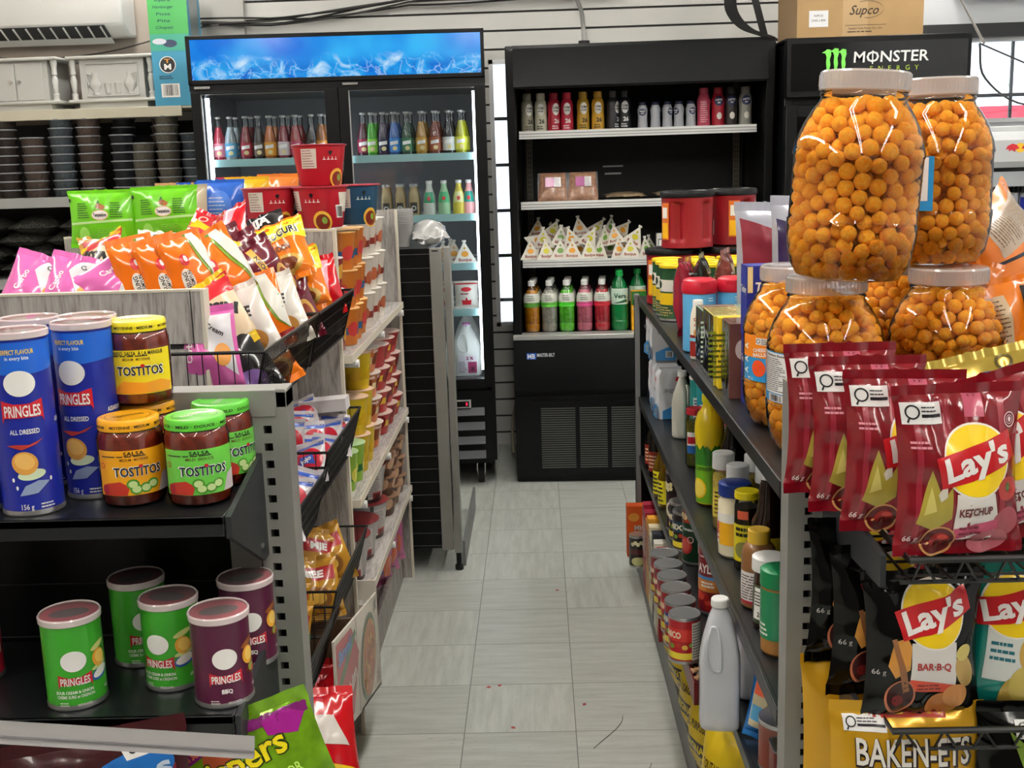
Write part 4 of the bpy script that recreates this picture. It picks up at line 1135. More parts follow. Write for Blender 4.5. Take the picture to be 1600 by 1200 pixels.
# ================================================================ SALSA JARS
def salsa(kind):
    lidc = {'mango': 'f0de1e', 'amber': 'f2ac1c', 'green': '5fc83c'}[kind]
    t = thing('salsa_jar', '', 'jar')
    prof = [(0.034, 0.0), (0.0395, 0.004), (0.0415, 0.012), (0.0425, 0.09), (0.0395, 0.099), (0.035, 0.104), (0.035, 0.109)]
    m = MB(); m.lathe(prof, M_GLASS, 30); obj('glass', m, t, lab='clear glass jar')
    m = MB(); m.lathe([(r*0.955, max(z, 0.002)) for r, z in prof[:5]], mat('red_salsa', '7e2216' if kind != 'mango' else '8c2a12', 0.35, var=0.35, vscale=110, coat=0.4), 26); obj('salsa', m, t, lab='chunky red salsa inside the jar')
    m = MB(); S = cylS(0.0428); lc = {'mango': 'f4da28', 'amber': 'f0a818', 'green': '6ccb4a'}[kind]
    m.decal(s_rect(-0.052, 0.018, 0.052, 0.078), S, ink(lc), 0.0003)
    top = {'mango': 'MANGO  SALSA  À LA MANGUE', 'amber': 'SALSA', 'green': 'SALSA'}[kind]
    m.decal(s_text(top, 0, 0.0735, 0.0052, w=0.075 if kind == 'mango' else 0.026, bold=0.02), S, BLK, 0.0006)
    m.decal(s_text({'mango': 'MEDIUM · MOYENNE', 'amber': 'MEDIUM - MOYENNE', 'green': 'MILD  DOUCE'}[kind], 0, 0.0655, 0.0036, w=0.036, bold=0.01), S, ink('5a2410'), 0.0006)
    m.decal(s_lines(-0.045, 0.0685, 0.045, 0.0715, 1, 0.5), S, ink('3a3a30'), 0.0006)
    m.decal(s_text('TOSTITOS', 0.004, 0.0495, 0.0135, w=0.066, bold=0.045), S, WHT, 0.0007); m.decal(s_text('TOSTITOS', 0.004, 0.0495, 0.012, w=0.062, bold=0.02), S, ink('15203a'), 0.0011)
    m.decal(s_ell(0.0075, 0.0565, 0.0028, 0.0022), S, REDI, 0.0012)
    if kind == 'mango':
        m.decal(s_poly([(-0.04, 0.019), (0.046, 0.019), (0.05, 0.030), (0.03, 0.036), (0.01, 0.033), (-0.02, 0.036)]), S, ink('f0a02a'), 0.0008)
    else:
        m.decal(s_poly([(-0.046, 0.0185), (-0.012, 0.0185), (-0.008, 0.03), (-0.02, 0.037), (-0.04, 0.034)]), S, ink('c2382a'), 0.0008)
        for a, b in ((0.0, 0.026), (0.012, 0.027), (0.022, 0.031), (-0.004, 0.033)): m.decal(s_ell(a, b, 0.008, 0.0068), S, ink('4e9a2e'), 0.0009); m.decal(s_ell(a, b, 0.0055, 0.0045), S, ink('c9e09a'), 0.0012)
        m.decal(s_poly([(0.03, 0.0185), (0.052, 0.0185), (0.052, 0.045), (0.038, 0.04)]), S, ink('cfc6c8'), 0.0008)
    m.decal(s_ring(-0.044, 0.058, 0.0028, 0.0038, 16), S, REDI, 0.0008); m.decal(s_ell(-0.042, 0.026, 0.0055, 0.007), S, ink('b0283a'), 0.0011)
    obj('label', m, t)
    lm = mat('lid_'+kind, lidc, 0.3, coat=0.3)
    m = MB(); m.lathe([(0.0385, 0.101), (0.0395, 0.102), (0.0395, 0.113), (0.038, 0.1155), (0.034, 0.1165), (0.031, 0.1155), (0.0005, 0.1155)], lm, 32, close=False)
    S = cylS(0.0396); wd = 'MOYENNE · MEDIUM · ' if kind != 'green' else 'MILD · DOUCE · '
    for q in (-0.062, 0, 0.062): m.decal(s_text(wd, q, 0.1075, 0.0038, w=0.056, bold=0.02), S, BLK, 0.0004)
    S2 = lambda u, v, o: (u, v, 0.1157+o)
    m.decal(s_text('TOSTITOS', 0, 0, 0.009, w=0.042, bold=0.02, rot=0.3 if kind != 'green' else 0.5), S2, BLK if kind != 'green' else WHT, 0.0004); m.decal(s_ring(0, 0, 0.0285, 0.0292, 30), S2, BLK, 0.0003)
    obj('lid', m, t)
    return t
gs = 'salsa jars on the upper shelf'
Pm, Pa, Pg = Proto(salsa('mango')), Proto(salsa('amber')), Proto(salsa('green'))
Pa.place((-0.545, 1.455, 1.10), R(24), 'salsa jar with an amber lid, front left of the salsa jars', gs)
Pa.place((-0.553, 1.553, 1.10), R(10), 'salsa jar with an amber lid hidden under the mango salsa jar', gs)
Pm.place((-0.553, 1.540, 1.2175), R(14), 'mango salsa jar with a bright yellow lid, stacked on top of another jar', gs)
Pg.place((-0.455, 1.450, 1.10), R(20), 'salsa jar with a green lid, front right of the salsa jars', gs)
Pg.place((-0.446, 1.552-0.012, 1.10), R(55), 'salsa jar with a green lid, partly behind the other green lidded jar', gs)

# ================================================================ LOW LEFT: price strip and snack bags
m = MB(); MSTRIP = mat('clear_grey_price_strip', 'b9b6b8', 0.15, spec=0.8, coat=0.5)
m.prism([(0.0, 0.0), (0.004, 0.001), (0.007, 0.014), (0.004, 0.028), (0.0, 0.03), (0.003, 0.014)], 'x', -1.1, 0.0, MSTRIP)
m.prism([(-0.0005, 0.008), (0.002, 0.008), (0.002, 0.010), (-0.0005, 0.010)], 'x', -1.1, 0.0, mat('strip_ridge', '7d7a7e', 0.3))
o = obj('price_strip', m, loc=(-0.352, 1.235, 0.842), rot=(0, R(6.0), R(2))); tag(o, 'loose clear grey plastic price strip hanging askew below the lower black shelf', 'price strip')

def crispers(m, S):
    PUR = ink('7c1c6c')
    m.decal(s_poly([(-0.125, 0.19), (-0.09, 0.215), (0.0, 0.24), (0.12, 0.235), (0.12, 0.25), (0.0, 0.252), (-0.125, 0.23)]), S, PUR, 0.0008)
    m.decal(s_text('FLAVOUR & SO WORLD', -0.05, 0.235, 0.009, w=0.10, rot=0.2, bold=0.02), S, ink('f08a3c'), 0.0014)
    m.decal(s_poly([(0.06, 0.225), (0.10, 0.215), (0.115, 0.235), (0.09, 0.25), (0.055, 0.245)]), S, ink('a01c8a'), 0.001)
    m.decal(s_ell(0.0, 0.16, 0.045, 0.03, rot=0.4), S, ink('a8482a'), 0.0008); m.decal(s_ell(-0.01, 0.215, 0.028, 0.018, rot=-0.5), S, ink('b3512e'), 0.0008)
    m.decal(s_ell(0.03, 0.10, 0.05, 0.03, rot=0.2), S, ink('b3512e'), 0.0008)
    m.decal(s_text('Crispers', -0.005, 0.205, 0.038, w=0.175, rot=0.1, bold=0.05), S, ink('2a3a10'), 0.0012); m.decal(s_text('Crispers', -0.005, 0.205, 0.034, w=0.17, rot=0.1, bold=0.02), S, ink('f4e01e'), 0.0020)
    m.decal(s_text('LIME FLAVOR', 0.045, 0.168, 0.014, w=0.09, rot=0.12, bold=0.02), S, ink('c8f06a'), 0.0014)
    for i in range(9):
        x = -0.1+i*0.027
        m.decal(s_poly([(x, 0.02), (x+0.008, 0.02), (x+0.02, 0.09), (x+0.014, 0.10)]), S, ink('3f7d1c'), 0.0007)
    m.decal(s_lines(-0.01, 0.195, 0.03, 0.212, 3), S, WHT, 0.0012)
    m.decal(s_poly([(0.08, 0.0), (0.125, 0.02), (0.125, 0.09), (0.10, 0.06)]), S, ink('d060c8'), 0.0009)
LIME = mat('lime_green_foil', '7fb41e', 0.2, metal=0.35, coat=0.4, var=0.35, vscale=30)
b = bag('snack_bag', 'large shiny lime green cracker bag with yellow lettering at the lower left', 0.25, 0.27, 0.05, LIME, LIME, 3, crispers, cat='snack bag', wr=0.006)
b.location = (-0.347, 1.375, 0.568); b.rotation_euler = (R(-3), R(-20), R(4))
b = bag('snack_bag', 'lime green cracker bag with a purple stripe lying behind the large one', 0.24, 0.3, 0.05, LIME, LIME, 7, crispers, cat='snack bag', wr=0.006)
b.location = (-0.45, 1.34, 0.475); b.rotation_euler = (R(-6), R(-16), R(0))
def bites(m, S):
    m.decal(s_poly([(-0.10, 0.17), (0.11, 0.21), (0.11, 0.24), (-0.10, 0.20)]), S, ink('7c1222'), 0.0006)
    m.decal(s_ell(0.05, 0.235, 0.06, 0.028, rot=0.2), S, ink('1c6ab8'), 0.0008); m.decal(s_text('Bites', 0.055, 0.232, 0.028, w=0.10, rot=0.2, bold=0.03), S, ink('c6d6e6'), 0.0014)
    m.decal(s_poly([(0.04, 0.275), (0.10, 0.28), (0.10, 0.262), (0.05, 0.255)]), S, WHT, 0.001); m.decal(s_ring(0.058, 0.268, 0.004, 0.006), S, BLK, 0.0014); m.decal(s_lines(0.07, 0.262, 0.098, 0.276, 3), S, BLK, 0.0014)
    m.decal(s_lines(-0.09, 0.2, -0.03, 0.214, 2), S, ink('d8a0a8'), 0.0012)
    m.decal(s_ell(-0.08, 0.09, 0.02, 0.045), S, ink('a8603a'), 0.0008)
DK = foil('3a0a12')
b = bag('snack_bag', 'dark red snack bag with a blue name patch under the price strip', 0.25, 0.30, 0.05, DK, DK, 5, bites, cat='snack bag', wr=0.004)
b.location = (-0.55, 1.28, 0.545); b.rotation_euler = (R(-8), R(-6), R(10))
b = bag('snack_bag', 'dark brown snack bag at the lower left picture corner', 0.25, 0.30, 0.05, foil('1d0d0c'), foil('1d0d0c'), 6, lambda m, S: (m.decal(s_poly([(-0.1, 0.2), (0.1, 0.25), (0.1, 0.28), (-0.1, 0.23)]), S, ink('5a1420'), 0.0006), m.decal(s_ell(0.05, 0.12, 0.03, 0.05), S, ink('8a5a3a'), 0.0008)), cat='snack bag', wr=0.004)
b.location = (-0.90, 1.36, 0.51); b.rotation_euler = (R(-8), R(10), R(6))

# ================================================================ CHEESE BALL JARS
JP = [(0.055, 0.0), (0.074, 0.004), (0.086, 0.022), (0.0925, 0.055), (0.0945, 0.082), (0.0925, 0.086), (0.0925, 0.176), (0.0945, 0.180), (0.0915, 0.196), (0.083, 0.220), (0.072, 0.240), (0.0625, 0.253), (0.0605, 0.259), (0.063, 0.263), (0.0605, 0.267), (0.0605, 0.280)]
JR = lerp_prof(JP)
def pack_balls(n=560, rb=0.0118, seed=5):
    rg = np.random.RandomState(seed)
    z = rg.uniform(0.015, 0.252, n); a = rg.uniform(0, 2*PI, n); rr = np.sqrt(rg.uniform(0, 1, n))
    prof = lambda zz: np.interp(zz, [p[1] for p in JP], [p[0] for p in JP])
    p = np.stack([np.cos(a)*rr*(prof(z)-rb), np.sin(a)*rr*(prof(z)-rb), z], 1)
    rad = rb*rg.uniform(0.9, 1.06, n)
    for it in range(140):
        d = p[:, None]-p[None]; L = np.sqrt((d**2).sum(-1))+1e-9
        ov = (rad[:, None]+rad[None])*0.985-L; ov[ov < 0] = 0; np.fill_diagonal(ov, 0)
        p += (d/L[..., None]*ov[..., None]).sum(1)*0.28
        p[:, 2] -= 0.00012
        z = np.clip(p[:, 2], rad+0.003, 0.256); p[:, 2] = z
        mr = prof(z)-rad-0.0022
        r = np.hypot(p[:, 0], p[:, 1]); k = np.where(r > mr, mr/np.maximum(r, 1e-6), 1)
        p[:, 0] *= k; p[:, 1] *= k
    return p, rad
BP, BR = pack_balls()
def ball_mat():
    m = bpy.data.materials.new('cheese_puff'); m.use_nodes = True; nt = m.node_tree; N = nt.nodes; L = nt.links; b = N['Principled BSDF']
    tc = N.new('ShaderNodeTexCoord'); n = N.new('ShaderNodeTexNoise'); n.inputs['Scale'].default_value = 260; n.inputs['Detail'].default_value = 5; L.new(tc.outputs['Object'], n.inputs['Vector'])
    cr = N.new('ShaderNodeValToRGB'); e = cr.color_ramp.elements; e[0].position = 0.3; e[0].color = (*lin('ffa00c'), 1); e[1].position = 0.7; e[1].color = (*lin('ffc644'), 1); L.new(n.outputs['Fac'], cr.inputs[0]); L.new(cr.outputs[0], b.inputs['Base Color'])
    b.inputs['Roughness'].default_value = 0.85; b.inputs['Specular IOR Level'].default_value = 0.2
    b.inputs['Subsurface Weight'].default_value = 0.0; b.inputs['Subsurface Radius'].default_value = (0.006, 0.003, 0.001); b.inputs['Subsurface Scale'].default_value = 0.5
    bp = N.new('ShaderNodeBump'); bp.inputs['Strength'].default_value = 0.7; bp.inputs['Distance'].default_value = 0.001; L.new(n.outputs['Fac'], bp.inputs['Height']); L.new(bp.outputs['Normal'], b.inputs['Normal'])
    return m
M_PUFF = ball_mat()
def puff(seed, sub=3):
    bm = bmesh.new(); bmesh.ops.create_icosphere(bm, subdivisions=sub, radius=1.0)
    for v in bm.verts:
        q = v.co.normalized(); k = 1+0.07*noise.noise(q*1.8+Vector((seed*9, 0, 0)))+0.03*noise.noise(q*5+Vector((seed, 3, 0)))
        v.co = q*k
    V = np.array([v.co[:] for v in bm.verts]); Fc = [[v.index for v in f.verts] for f in bm.faces]; bm.free()
    return V, Fc
PF = [puff(i, 3) for i in range(3)]
PF2 = [puff(i, 2) for i in range(3)]
vis = np.hypot(BP[:, 0], BP[:, 1]) > np.array([JR(z) for z in BP[:, 2]])-0.042
idx_vis = np.where(vis)[0]
def rot_rand(rg):
    return Matrix.Rotation(rg.uniform(0, 6.28), 3, 'X') @ Matrix.Rotation(rg.uniform(0, 6.28), 3, 'Z')
def heap(ids, seed=1, P2=PF2):
    rg = random.Random(seed); V = []; F = []; b = 0
    for i in ids:
        v, f = P2[rg.randrange(3)]; M = np.array(rot_rand(rg)); w = (v @ M.T)*BR[i]+BP[i]
        V.append(w); F += [[b+k for k in t] for t in f]; b += len(v)
    me = bpy.data.meshes.new('cheese_balls'); me.from_pydata(np.concatenate(V).tolist(), [], F); me.materials.append(M_PUFF)
    me.polygons.foreach_set('use_smooth', [True]*len(F)); me.update(); return me
M_JAR = clear('clear_jar_plastic', (0.99, 0.985, 0.98), gloss=0.045, rough=0.02)
M_JLID = clear('milky_clear_lid', (1.0, 0.97, 0.96), gloss=0.1, rough=0.12, dens=0.42, dcol='f6efec')
JBLUE, JOR = ink('2a93cf'), ink('f08a1c')
def jar_proto(with_label):
    t = thing('cheese_ball_jar', '', 'jar')
    m = MB(); m.lathe(JP, M_JAR, 48); m.lathe([(0.09, 0.0835), (0.0952, 0.0845), (0.0935, 0.0865)], M_JAR, 48, close=False); obj('jar_body', m, t, lab='big clear plastic jar body')
    m = MB(); m.lathe([(0.0625, 0.268), (0.0645, 0.270), (0.0645, 0.293), (0.062, 0.296), (0.057, 0.2965), (0.0005, 0.2955)], M_JLID, 40, close=False)
    for i in range(60):
        a = 2*PI*i/60; m.box(0.0643*math.cos(a)-.0004, 0.0643*math.cos(a)+.0004, 0.0643*math.sin(a)-.0004, 0.0643*math.sin(a)+.0004, 0.274, 0.29, M_JLID)
    obj('lid', m, t, lab='milky white screw lid')
    if with_label:
        m = MB(); S_ = cylS(0.0931); S = lambda u, v, o: S_(u, 0.09+(v-0.088)*0.81, o)
        m.decal(s_rect(-0.075, 0.088, 0.0, 0.192), S, JBLUE, 0.0004); m.decal(s_rect(-0.075, 0.142, 0.0, 0.192), S, JOR, 0.0008)
        m.decal(s_rect(0.0, 0.088, 0.078, 0.192), S, JBLUE, 0.0004); m.decal(s_rect(0.003, 0.107, 0.070, 0.190), S, ink('f0efec'), 0.0008)
        m.decal(s_text('Nutrition Facts', 0.034, 0.185, 0.0045, w=0.05, bold=0.03), S, BLK, 0.0012); m.decal(s_lines(0.006, 0.110, 0.066, 0.180, 17, 0.4), S, ink('4a4a50'), 0.0012)
        m.decal(s_rect(0.018, 0.0895, 0.058, 0.105), S, ink('f0efec'), 0.0010); m.decal(s_bars(0.022, 0.091, 0.054, 0.104, 13), S, BLK, 0.0014)
        m.decal(s_ell(-0.028, 0.118, 0.016, 0.019), S, ink('e8501e'), 0.0010)        # a plain orange puff, no character
        m.decal(s_rect(-0.034, 0.172, -0.004, 0.187), S, WHT, 0.0012); m.decal(s_ring(-0.028, 0.180, 0.0035, 0.0048, 16), S, BLK, 0.0016); m.decal(s_lines(-0.021, 0.173, -0.006, 0.186, 3), S, BLK, 0.0016)
        m.decal(s_text('CHEESE', -0.024, 0.160, 0.008, w=0.034, bold=0.03, rot=0.12), S, WHT, 0.0014); m.decal(s_text('BALLS', -0.026, 0.149, 0.008, w=0.03, bold=0.03, rot=0.12), S, WHT, 0.0014)
        for z in (0.11, 0.135, 0.165): m.decal(s_text('A', -0.063, z, 0.014, bold=0.05, rot=1.57), S, WHT, 0.0014)
        m.decal(s_text('482 g', -0.05, 0.094, 0.005, bold=0.01), S, WHT, 0.0012)
        obj('label', m, t, lab='orange and blue wraparound label with a white nutrition panel')
    return t
JG = 'cheese ball jars'
Pl = Proto(jar_proto(True)); Pn = Pl
jars = [((0.466, 1.850, 1.0455), (0, 0, R(-92)), 'big jar of orange cheese balls, lower row, nearest the slotted post', 'upright jar at the slotted post'),
        ((0.462, 2.045, 1.0455), (0, 0, R(-38)), 'big jar of orange cheese balls, lower row, its orange label showing behind the nearest one', 'jar behind it'),
        ((0.690, 1.930, 1.0455), (0, 0, R(100)), 'big jar of orange cheese balls, lower row, front right above the red crisp bags', 'lower right jar'),
        ((0.668, 2.125, 1.0455), (0, 0, R(60)), 'big jar of orange cheese balls, lower row, at the back between the two front jars', 'rear lower jar'),
        ((0.474, 1.762, 1.3365), (0, R(4.0), R(160)), 'big jar of orange cheese balls stacked on top and leaning slightly, left one', 'upper left jar'),
        ((0.676, 1.985, 1.3360), (0, 0, R(-66)), 'big jar of orange cheese balls stacked on top, right one with a nutrition panel', 'upper right jar')]
me_all = heap(idx_vis, 1)
rg = random.Random(2)
for k, (loc, rot, lb, short_) in enumerate(jars):
    sc_ = (1, 1, 0.975) if k < 4 else (1.03, 1.03, 1.04)
    if k == 4: rot = (Matrix.Rotation(R(4.0), 3, 'Y') @ Matrix.Rotation(R(160), 3, 'Z')).to_euler()
    Pl.place(loc, tuple(rot), lb, JG, scale=sc_)
    if k != 4:
        o = bpy.data.objects.new('cheese_balls', me_all); COL.objects.link(o); o.location = loc; o.rotation_euler = rot; o.scale = sc_
        tag(o, 'orange cheese balls filling the ' + short_, 'cheese balls', kind='stuff')
    else:
        Mw = Matrix.Translation(loc) @ rot.to_matrix().to_4x4() @ Matrix.Diagonal((*sc_, 1))
        # the 300 balls that show largest through the upper left jar stand for themselves
        cc = Vector((0, 0, 1.526)); sc = []
        for i in idx_vis:
            p = Mw @ Vector(BP[i]); c = Mw @ Vector((0, 0, BP[i][2])); sc.append(((p-cc).normalized().dot((p-c).normalized()) if (p-c).length > 1e-6 else 0, i))
        sc.sort(); own = [i for _, i in sc[:300]]; rest = [i for _, i in sc[300:]] + [i for i in range(len(BP)) if not vis[i]][:40]
        o = bpy.data.objects.new('cheese_balls', heap(rest, 3)); COL.objects.link(o); o.matrix_world = Mw
        tag(o, 'orange cheese balls deep inside and at the back of the upper left jar', 'cheese balls', kind='stuff')
        ms = []
        for v, f in PF:
            me = bpy.data.meshes.new('cheese_ball'); me.from_pydata((v*0.0118).tolist(), [], f); me.materials.append(M_PUFF); me.polygons.foreach_set('use_smooth', [True]*len(f)); ms.append(me)
        for i in own:
            o = bpy.data.objects.new('cheese_ball', ms[rg.randrange(3)]); COL.objects.link(o)
            o.location = Mw @ Vector(BP[i]); o.rotation_euler = (rg.uniform(0, 6), rg.uniform(0, 6), rg.uniform(0, 6)); s = BR[i]/0.0118*1.03; o.scale = (s, s, s)
            tag(o, 'round orange cheese ball packed against the clear wall of the leaning upper left jar', 'cheese ball', 'cheese balls in the leaning upper jar')

# ================================================================ CRISP BAGS (near right)
def logo(m, S, cx, cy, r, top=None):
    m.decal(s_ell(cx, cy, r*1.09, r*1.09, 40), S, ink('f2ece2'), 0.0008, me=0.009)
    m.decal(s_ell(cx, cy, r*1.03, r*1.03, 40), S, ink('f3cf1a'), 0.0013, me=0.009)
    a = 0.30; c, s = math.cos(a), math.sin(a)
    def T(x, y): return (cx+x*c-y*s, cy+x*s+y*c)
    m.decal(s_poly([T(-r*1.30, -r*0.42), T(-r*0.3, -r*0.52), T(r*0.8, -r*0.42), T(r*1.32, -r*0.30), T(r*1.28, r*0.52), T(r*0.5, r*0.46), T(-r*0.4, r*0.44), T(-r*1.25, r*0.50)]), S, ink('c01a22'), 0.0019, me=0.009)
    x, y = T(0.0, 0.0)
    m.decal(s_text("Lay's", x, y, r*0.72, w=r*2.15, rot=a, bold=0.035, shear=0.08), S, ink('f6f2ee'), 0.0027, me=0.008)
def infobox(m, S, x, y, w, h):
    m.decal(s_rect(x, y, x+w, y+h), S, ink('eceae8'), 0.0010); m.decal(s_ring(x+h*0.5, y+h*0.55, h*0.26, h*0.34, 18), S, ink('202024'), 0.0015); m.decal(s_rect(x+h*0.9, y+h*0.30, x+w*0.97, y+h*0.45), S, ink('202024'), 0.0015); m.decal(s_lines(x+h*0.9, y+h*0.5, x+w*0.95, y+h*0.85, 2, 0.35), S, ink('202024'), 0.0015)
    m.decal(s_poly([(x+h*0.2, y+h*0.1), (x+h*0.28, y+h*0.05), (x+h*0.4, y+h*0.32), (x+h*0.32, y+h*0.34)]), S, ink('202024'), 0.0015)
def seal_mark(m, S, x, y, r, col='e9c8cc'):
    m.decal(s_ring(x, y, r*0.86, r, 22), S, ink(col), 0.0013); m.decal(s_ring(x, y, r*0.52, r*0.6, 18), S, ink(col), 0.0013); m.decal(s_poly([(x, y+r*.45), (x+r*.3, y+r*.1), (x+r*.15, y-r*.3), (x-r*.15, y-r*.3), (x-r*.3, y+r*.1)]), S, ink(col), 0.0013)
def art_ketchup(m, S):
    for x, w_, c in ((-0.058, 0.007, '8e1c2e'), (-0.02, 0.012, '8a1a2a'), (0.006, 0.004, '861a2c'), (0.05, 0.009, '921c2c')):
        m.decal(s_rect(x-w_/2, 0.02, x+w_/2, 0.186), S, ink(c), 0.0004)
    m.decal(s_rect(0.004, 0.165, 0.026, 0.192), S, ink('b04a62'), 0.0009)
    infobox(m, S, -0.074, 0.158, 0.050, 0.026)
    m.decal(s_poly([(-0.060, 0.040), (-0.052, 0.075), (-0.045, 0.105), (-0.034, 0.080), (-0.026, 0.072), (-0.018, 0.085), (-0.016, 0.045), (-0.035, 0.030)]), S, ink('a99a3a'), 0.0010); m.decal(s_poly([(-0.052, 0.05), (-0.044, 0.085), (-0.036, 0.055)]), S, ink('c9be6a'), 0.0015); m.decal(s_poly([(-0.036, 0.075), (-0.026, 0.092), (-0.024, 0.072), (-0.032, 0.066)]), S, ink('d6d2c0'), 0.0016)
    m.decal(s_poly([(-0.012, 0.018), (0.040, 0.018), (0.046, 0.040), (0.038, 0.075), (-0.012, 0.075)]), S, ink('e6e0da'), 0.0006); m.decal(s_poly([(-0.012, 0.018), (0.046, 0.030), (0.044, 0.042), (-0.012, 0.032)]), S, ink('c04a6a'), 0.0012)
    m.decal(s_text('KETCHUP', 0.014, 0.053, 0.010, w=0.044, bold=0.03, rot=0.06), S, ink('6a1c1e'), 0.0013)
    m.decal(s_lines(-0.006, 0.022, 0.034, 0.036, 2), S, ink('7a1832'), 0.0016)
    m.decal(s_ell(-0.028, 0.016, 0.021, 0.019, rot=0.2), S, ink('c8935a'), 0.0012); m.decal(s_ell(-0.028, 0.0165, 0.0185, 0.0165, rot=0.2), S, ink('5c0c10'), 0.0016); m.decal(s_ell(-0.026, 0.018, 0.011, 0.009), S, ink('a01a1a'), 0.0020); m.decal(s_ell(-0.024, 0.022, 0.006, 0.003), S, ink('d04a40'), 0.0024)
    m.decal(s_ell(0.060, 0.078, 0.017, 0.015), S, ink('b83a34'), 0.0010); m.decal(s_ell(0.060, 0.080, 0.004, 0.006), S, ink('4a6a30'), 0.0014)
    m.decal(s_ell(0.058, 0.038, 0.020, 0.017, rot=0.5), S, ink('a8505a'), 0.0008); m.decal(s_ell(0.035, 0.014, 0.026, 0.014, rot=0.2), S, ink('b4606a'), 0.0010)
    logo(m, S, 0.014, 0.114, 0.041)
    seal_mark(m, S, 0.062, 0.160, 0.009)
    m.decal(s_lines(-0.068, 0.128, -0.036, 0.140, 2), S, ink('d88a98'), 0.0010); m.decal(s_text('66 g', -0.062, 0.020, 0.007, bold=0.01), S, ink('e6c8c8'), 0.0010)
def art_bbq(m, S):
    m.decal(s_poly([(-0.024, 0.050), (0.038, 0.050), (0.038, 0.115), (-0.024, 0.115)]), S, ink('dcd8d4'), 0.0006); m.decal(s_poly([(-0.024, 0.050), (0.038, 0.046), (0.038, 0.058), (-0.024, 0.066)]), S, ink('d0462c'), 0.0010)
    m.decal(s_text('BAR·B·Q', 0.007, 0.082, 0.010, w=0.046, bold=0.03), S, ink('b02a28'), 0.0012); m.decal(s_lines(-0.014, 0.05, 0.03, 0.06, 2), S, ink('6a1a14'), 0.0014)
    m.decal(s_poly([(-0.056, 0.085), (-0.048, 0.118), (-0.030, 0.122), (-0.024, 0.11), (-0.026, 0.08), (-0.045, 0.068)]), S, ink('c88a3c'), 0.0008)
    m.decal(s_poly([(-0.052, 0.12), (-0.046, 0.122), (-0.030, 0.075), (-0.024, 0.050), (-0.032, 0.046), (-0.040, 0.075)]), S, ink('8a5a36'), 0.0014)
    m.decal(s_ell(-0.036, 0.042, 0.020, 0.024, rot=-0.3), S, ink('b4684a'), 0.0010); m.decal(s_ell(-0.036, 0.043, 0.0175, 0.021, rot=-0.3), S, ink('2e0a0c'), 0.0014); m.decal(s_ell(-0.040, 0.038, 0.008, 0.007), S, ink('6a1a18'), 0.0018)
    m.decal(s_ell(0.022, 0.028, 0.022, 0.018, rot=0.3), S, ink('b8743a'), 0.0012); m.decal(s_ell(0.040, 0.042, 0.018, 0.017, rot=0.3), S, ink('cc8c50'), 0.0018); m.decal(s_ell(0.052, 0.075, 0.014, 0.024, rot=0.4), S, ink('b89858'), 0.0010); m.decal(s_ell(0.050, 0.100, 0.013, 0.010, rot=0.2), S, ink('c8b868'), 0.0014)
    logo(m, S, 0.008, 0.150, 0.040)
    m.decal(s_text('66 g', -0.066, 0.075, 0.007, bold=0.01, rot=0.1), S, ink('a8a4a0'), 0.0010)
def art_teal(m, S):
    m.decal(s_poly([(-0.060, 0.05), (-0.010, 0.05), (-0.010, 0.12), (-0.060, 0.12)]), S, ink('d8dcd8'), 0.0006); m.decal(s_lines(-0.055, 0.075, -0.016, 0.105, 3), S, ink('1a6a78'), 0.0012)
    m.decal(s_ell(0.0, 0.045, 0.026, 0.032, rot=0.3), S, ink('c8b45a'), 0.0010); m.decal(s_ell(-0.022, 0.030, 0.014, 0.026), S, ink('b89c48'), 0.0008); m.decal(s_ell(-0.006, 0.092, 0.014, 0.024), S, ink('c09a4a'), 0.0010)
    logo(m, S, -0.030, 0.150, 0.038); seal_mark(m, S, 0.048, 0.172, 0.009, 'b04a50'); m.decal(s_ell(0.012, 0.122, 0.011, 0.010), S, ink('5a3a34'), 0.0012)
def art_pork(m, S):
    infobox(m, S, -0.085, 0.212, 0.055, 0.020)
    m.decal(s_text('BAKEN-ETS', 0.008, 0.185, 0.037, w=0.160, bold=0.055), S, ink('241c1a'), 0.0012); m.decal(s_text('BAKEN-ETS', 0.006, 0.187, 0.034, w=0.154, bold=0.015), S, ink('d9d4cc'), 0.0022)
    m.decal(s_poly([(-0.075, 0.05), (0.08, 0.05), (0.08, 0.158), (-0.06, 0.163)]), S, ink('a82a2a'), 0.0006)
    m.decal(s_rect(-0.05, 0.228, 0.05, 0.235), S, ink('b03a2a'), 0.0008)
def art_agave(m, S):
    infobox(m, S, -0.055, 0.205, 0.055, 0.022)
    for i, (x, a) in enumerate(((-0.03, -0.5), (-0.015, -0.2), (0.0, 0.1), (0.015, 0.35))):
        m.decal(s_poly([(x, 0.12), (x+0.010, 0.12), (x+0.012+math.sin(a)*0.06, 0.20), (x+math.sin(a)*0.07, 0.215), (x-0.004+math.sin(a)*0.03, 0.17)]), S, ink('6f8a30'), 0.0010)
    m.decal(s_ell(0.0, 0.145, 0.014, 0.026), S, ink('c9c23a'), 0.0014); m.decal(s_text('the', 0.055, 0.14, 0.026, w=0.06, shear=0.4, bold=0.01), S, WHT, 0.0014)
KT = foil('780c18', 0.16); KB = foil('84182a', 0.2); BKF = mat('black_bag_film', '040404', 0.13, spec=0.3, coat=0.2); TEAL = foil('0e7a6e', 0.16)
GOLD = mat('gold_foil_bag', 'c9981c', 0.22, metal=0.35, coat=0.3)
kg = 'ketchup crisp bags on the upper wire shelf'
Pk = Proto(bag('crisp_bag', '', 0.160, 0.205, 0.056, KT, KB, 11, art_ketchup, cat='crisp bag', wr=0.013, narrow=0.11))
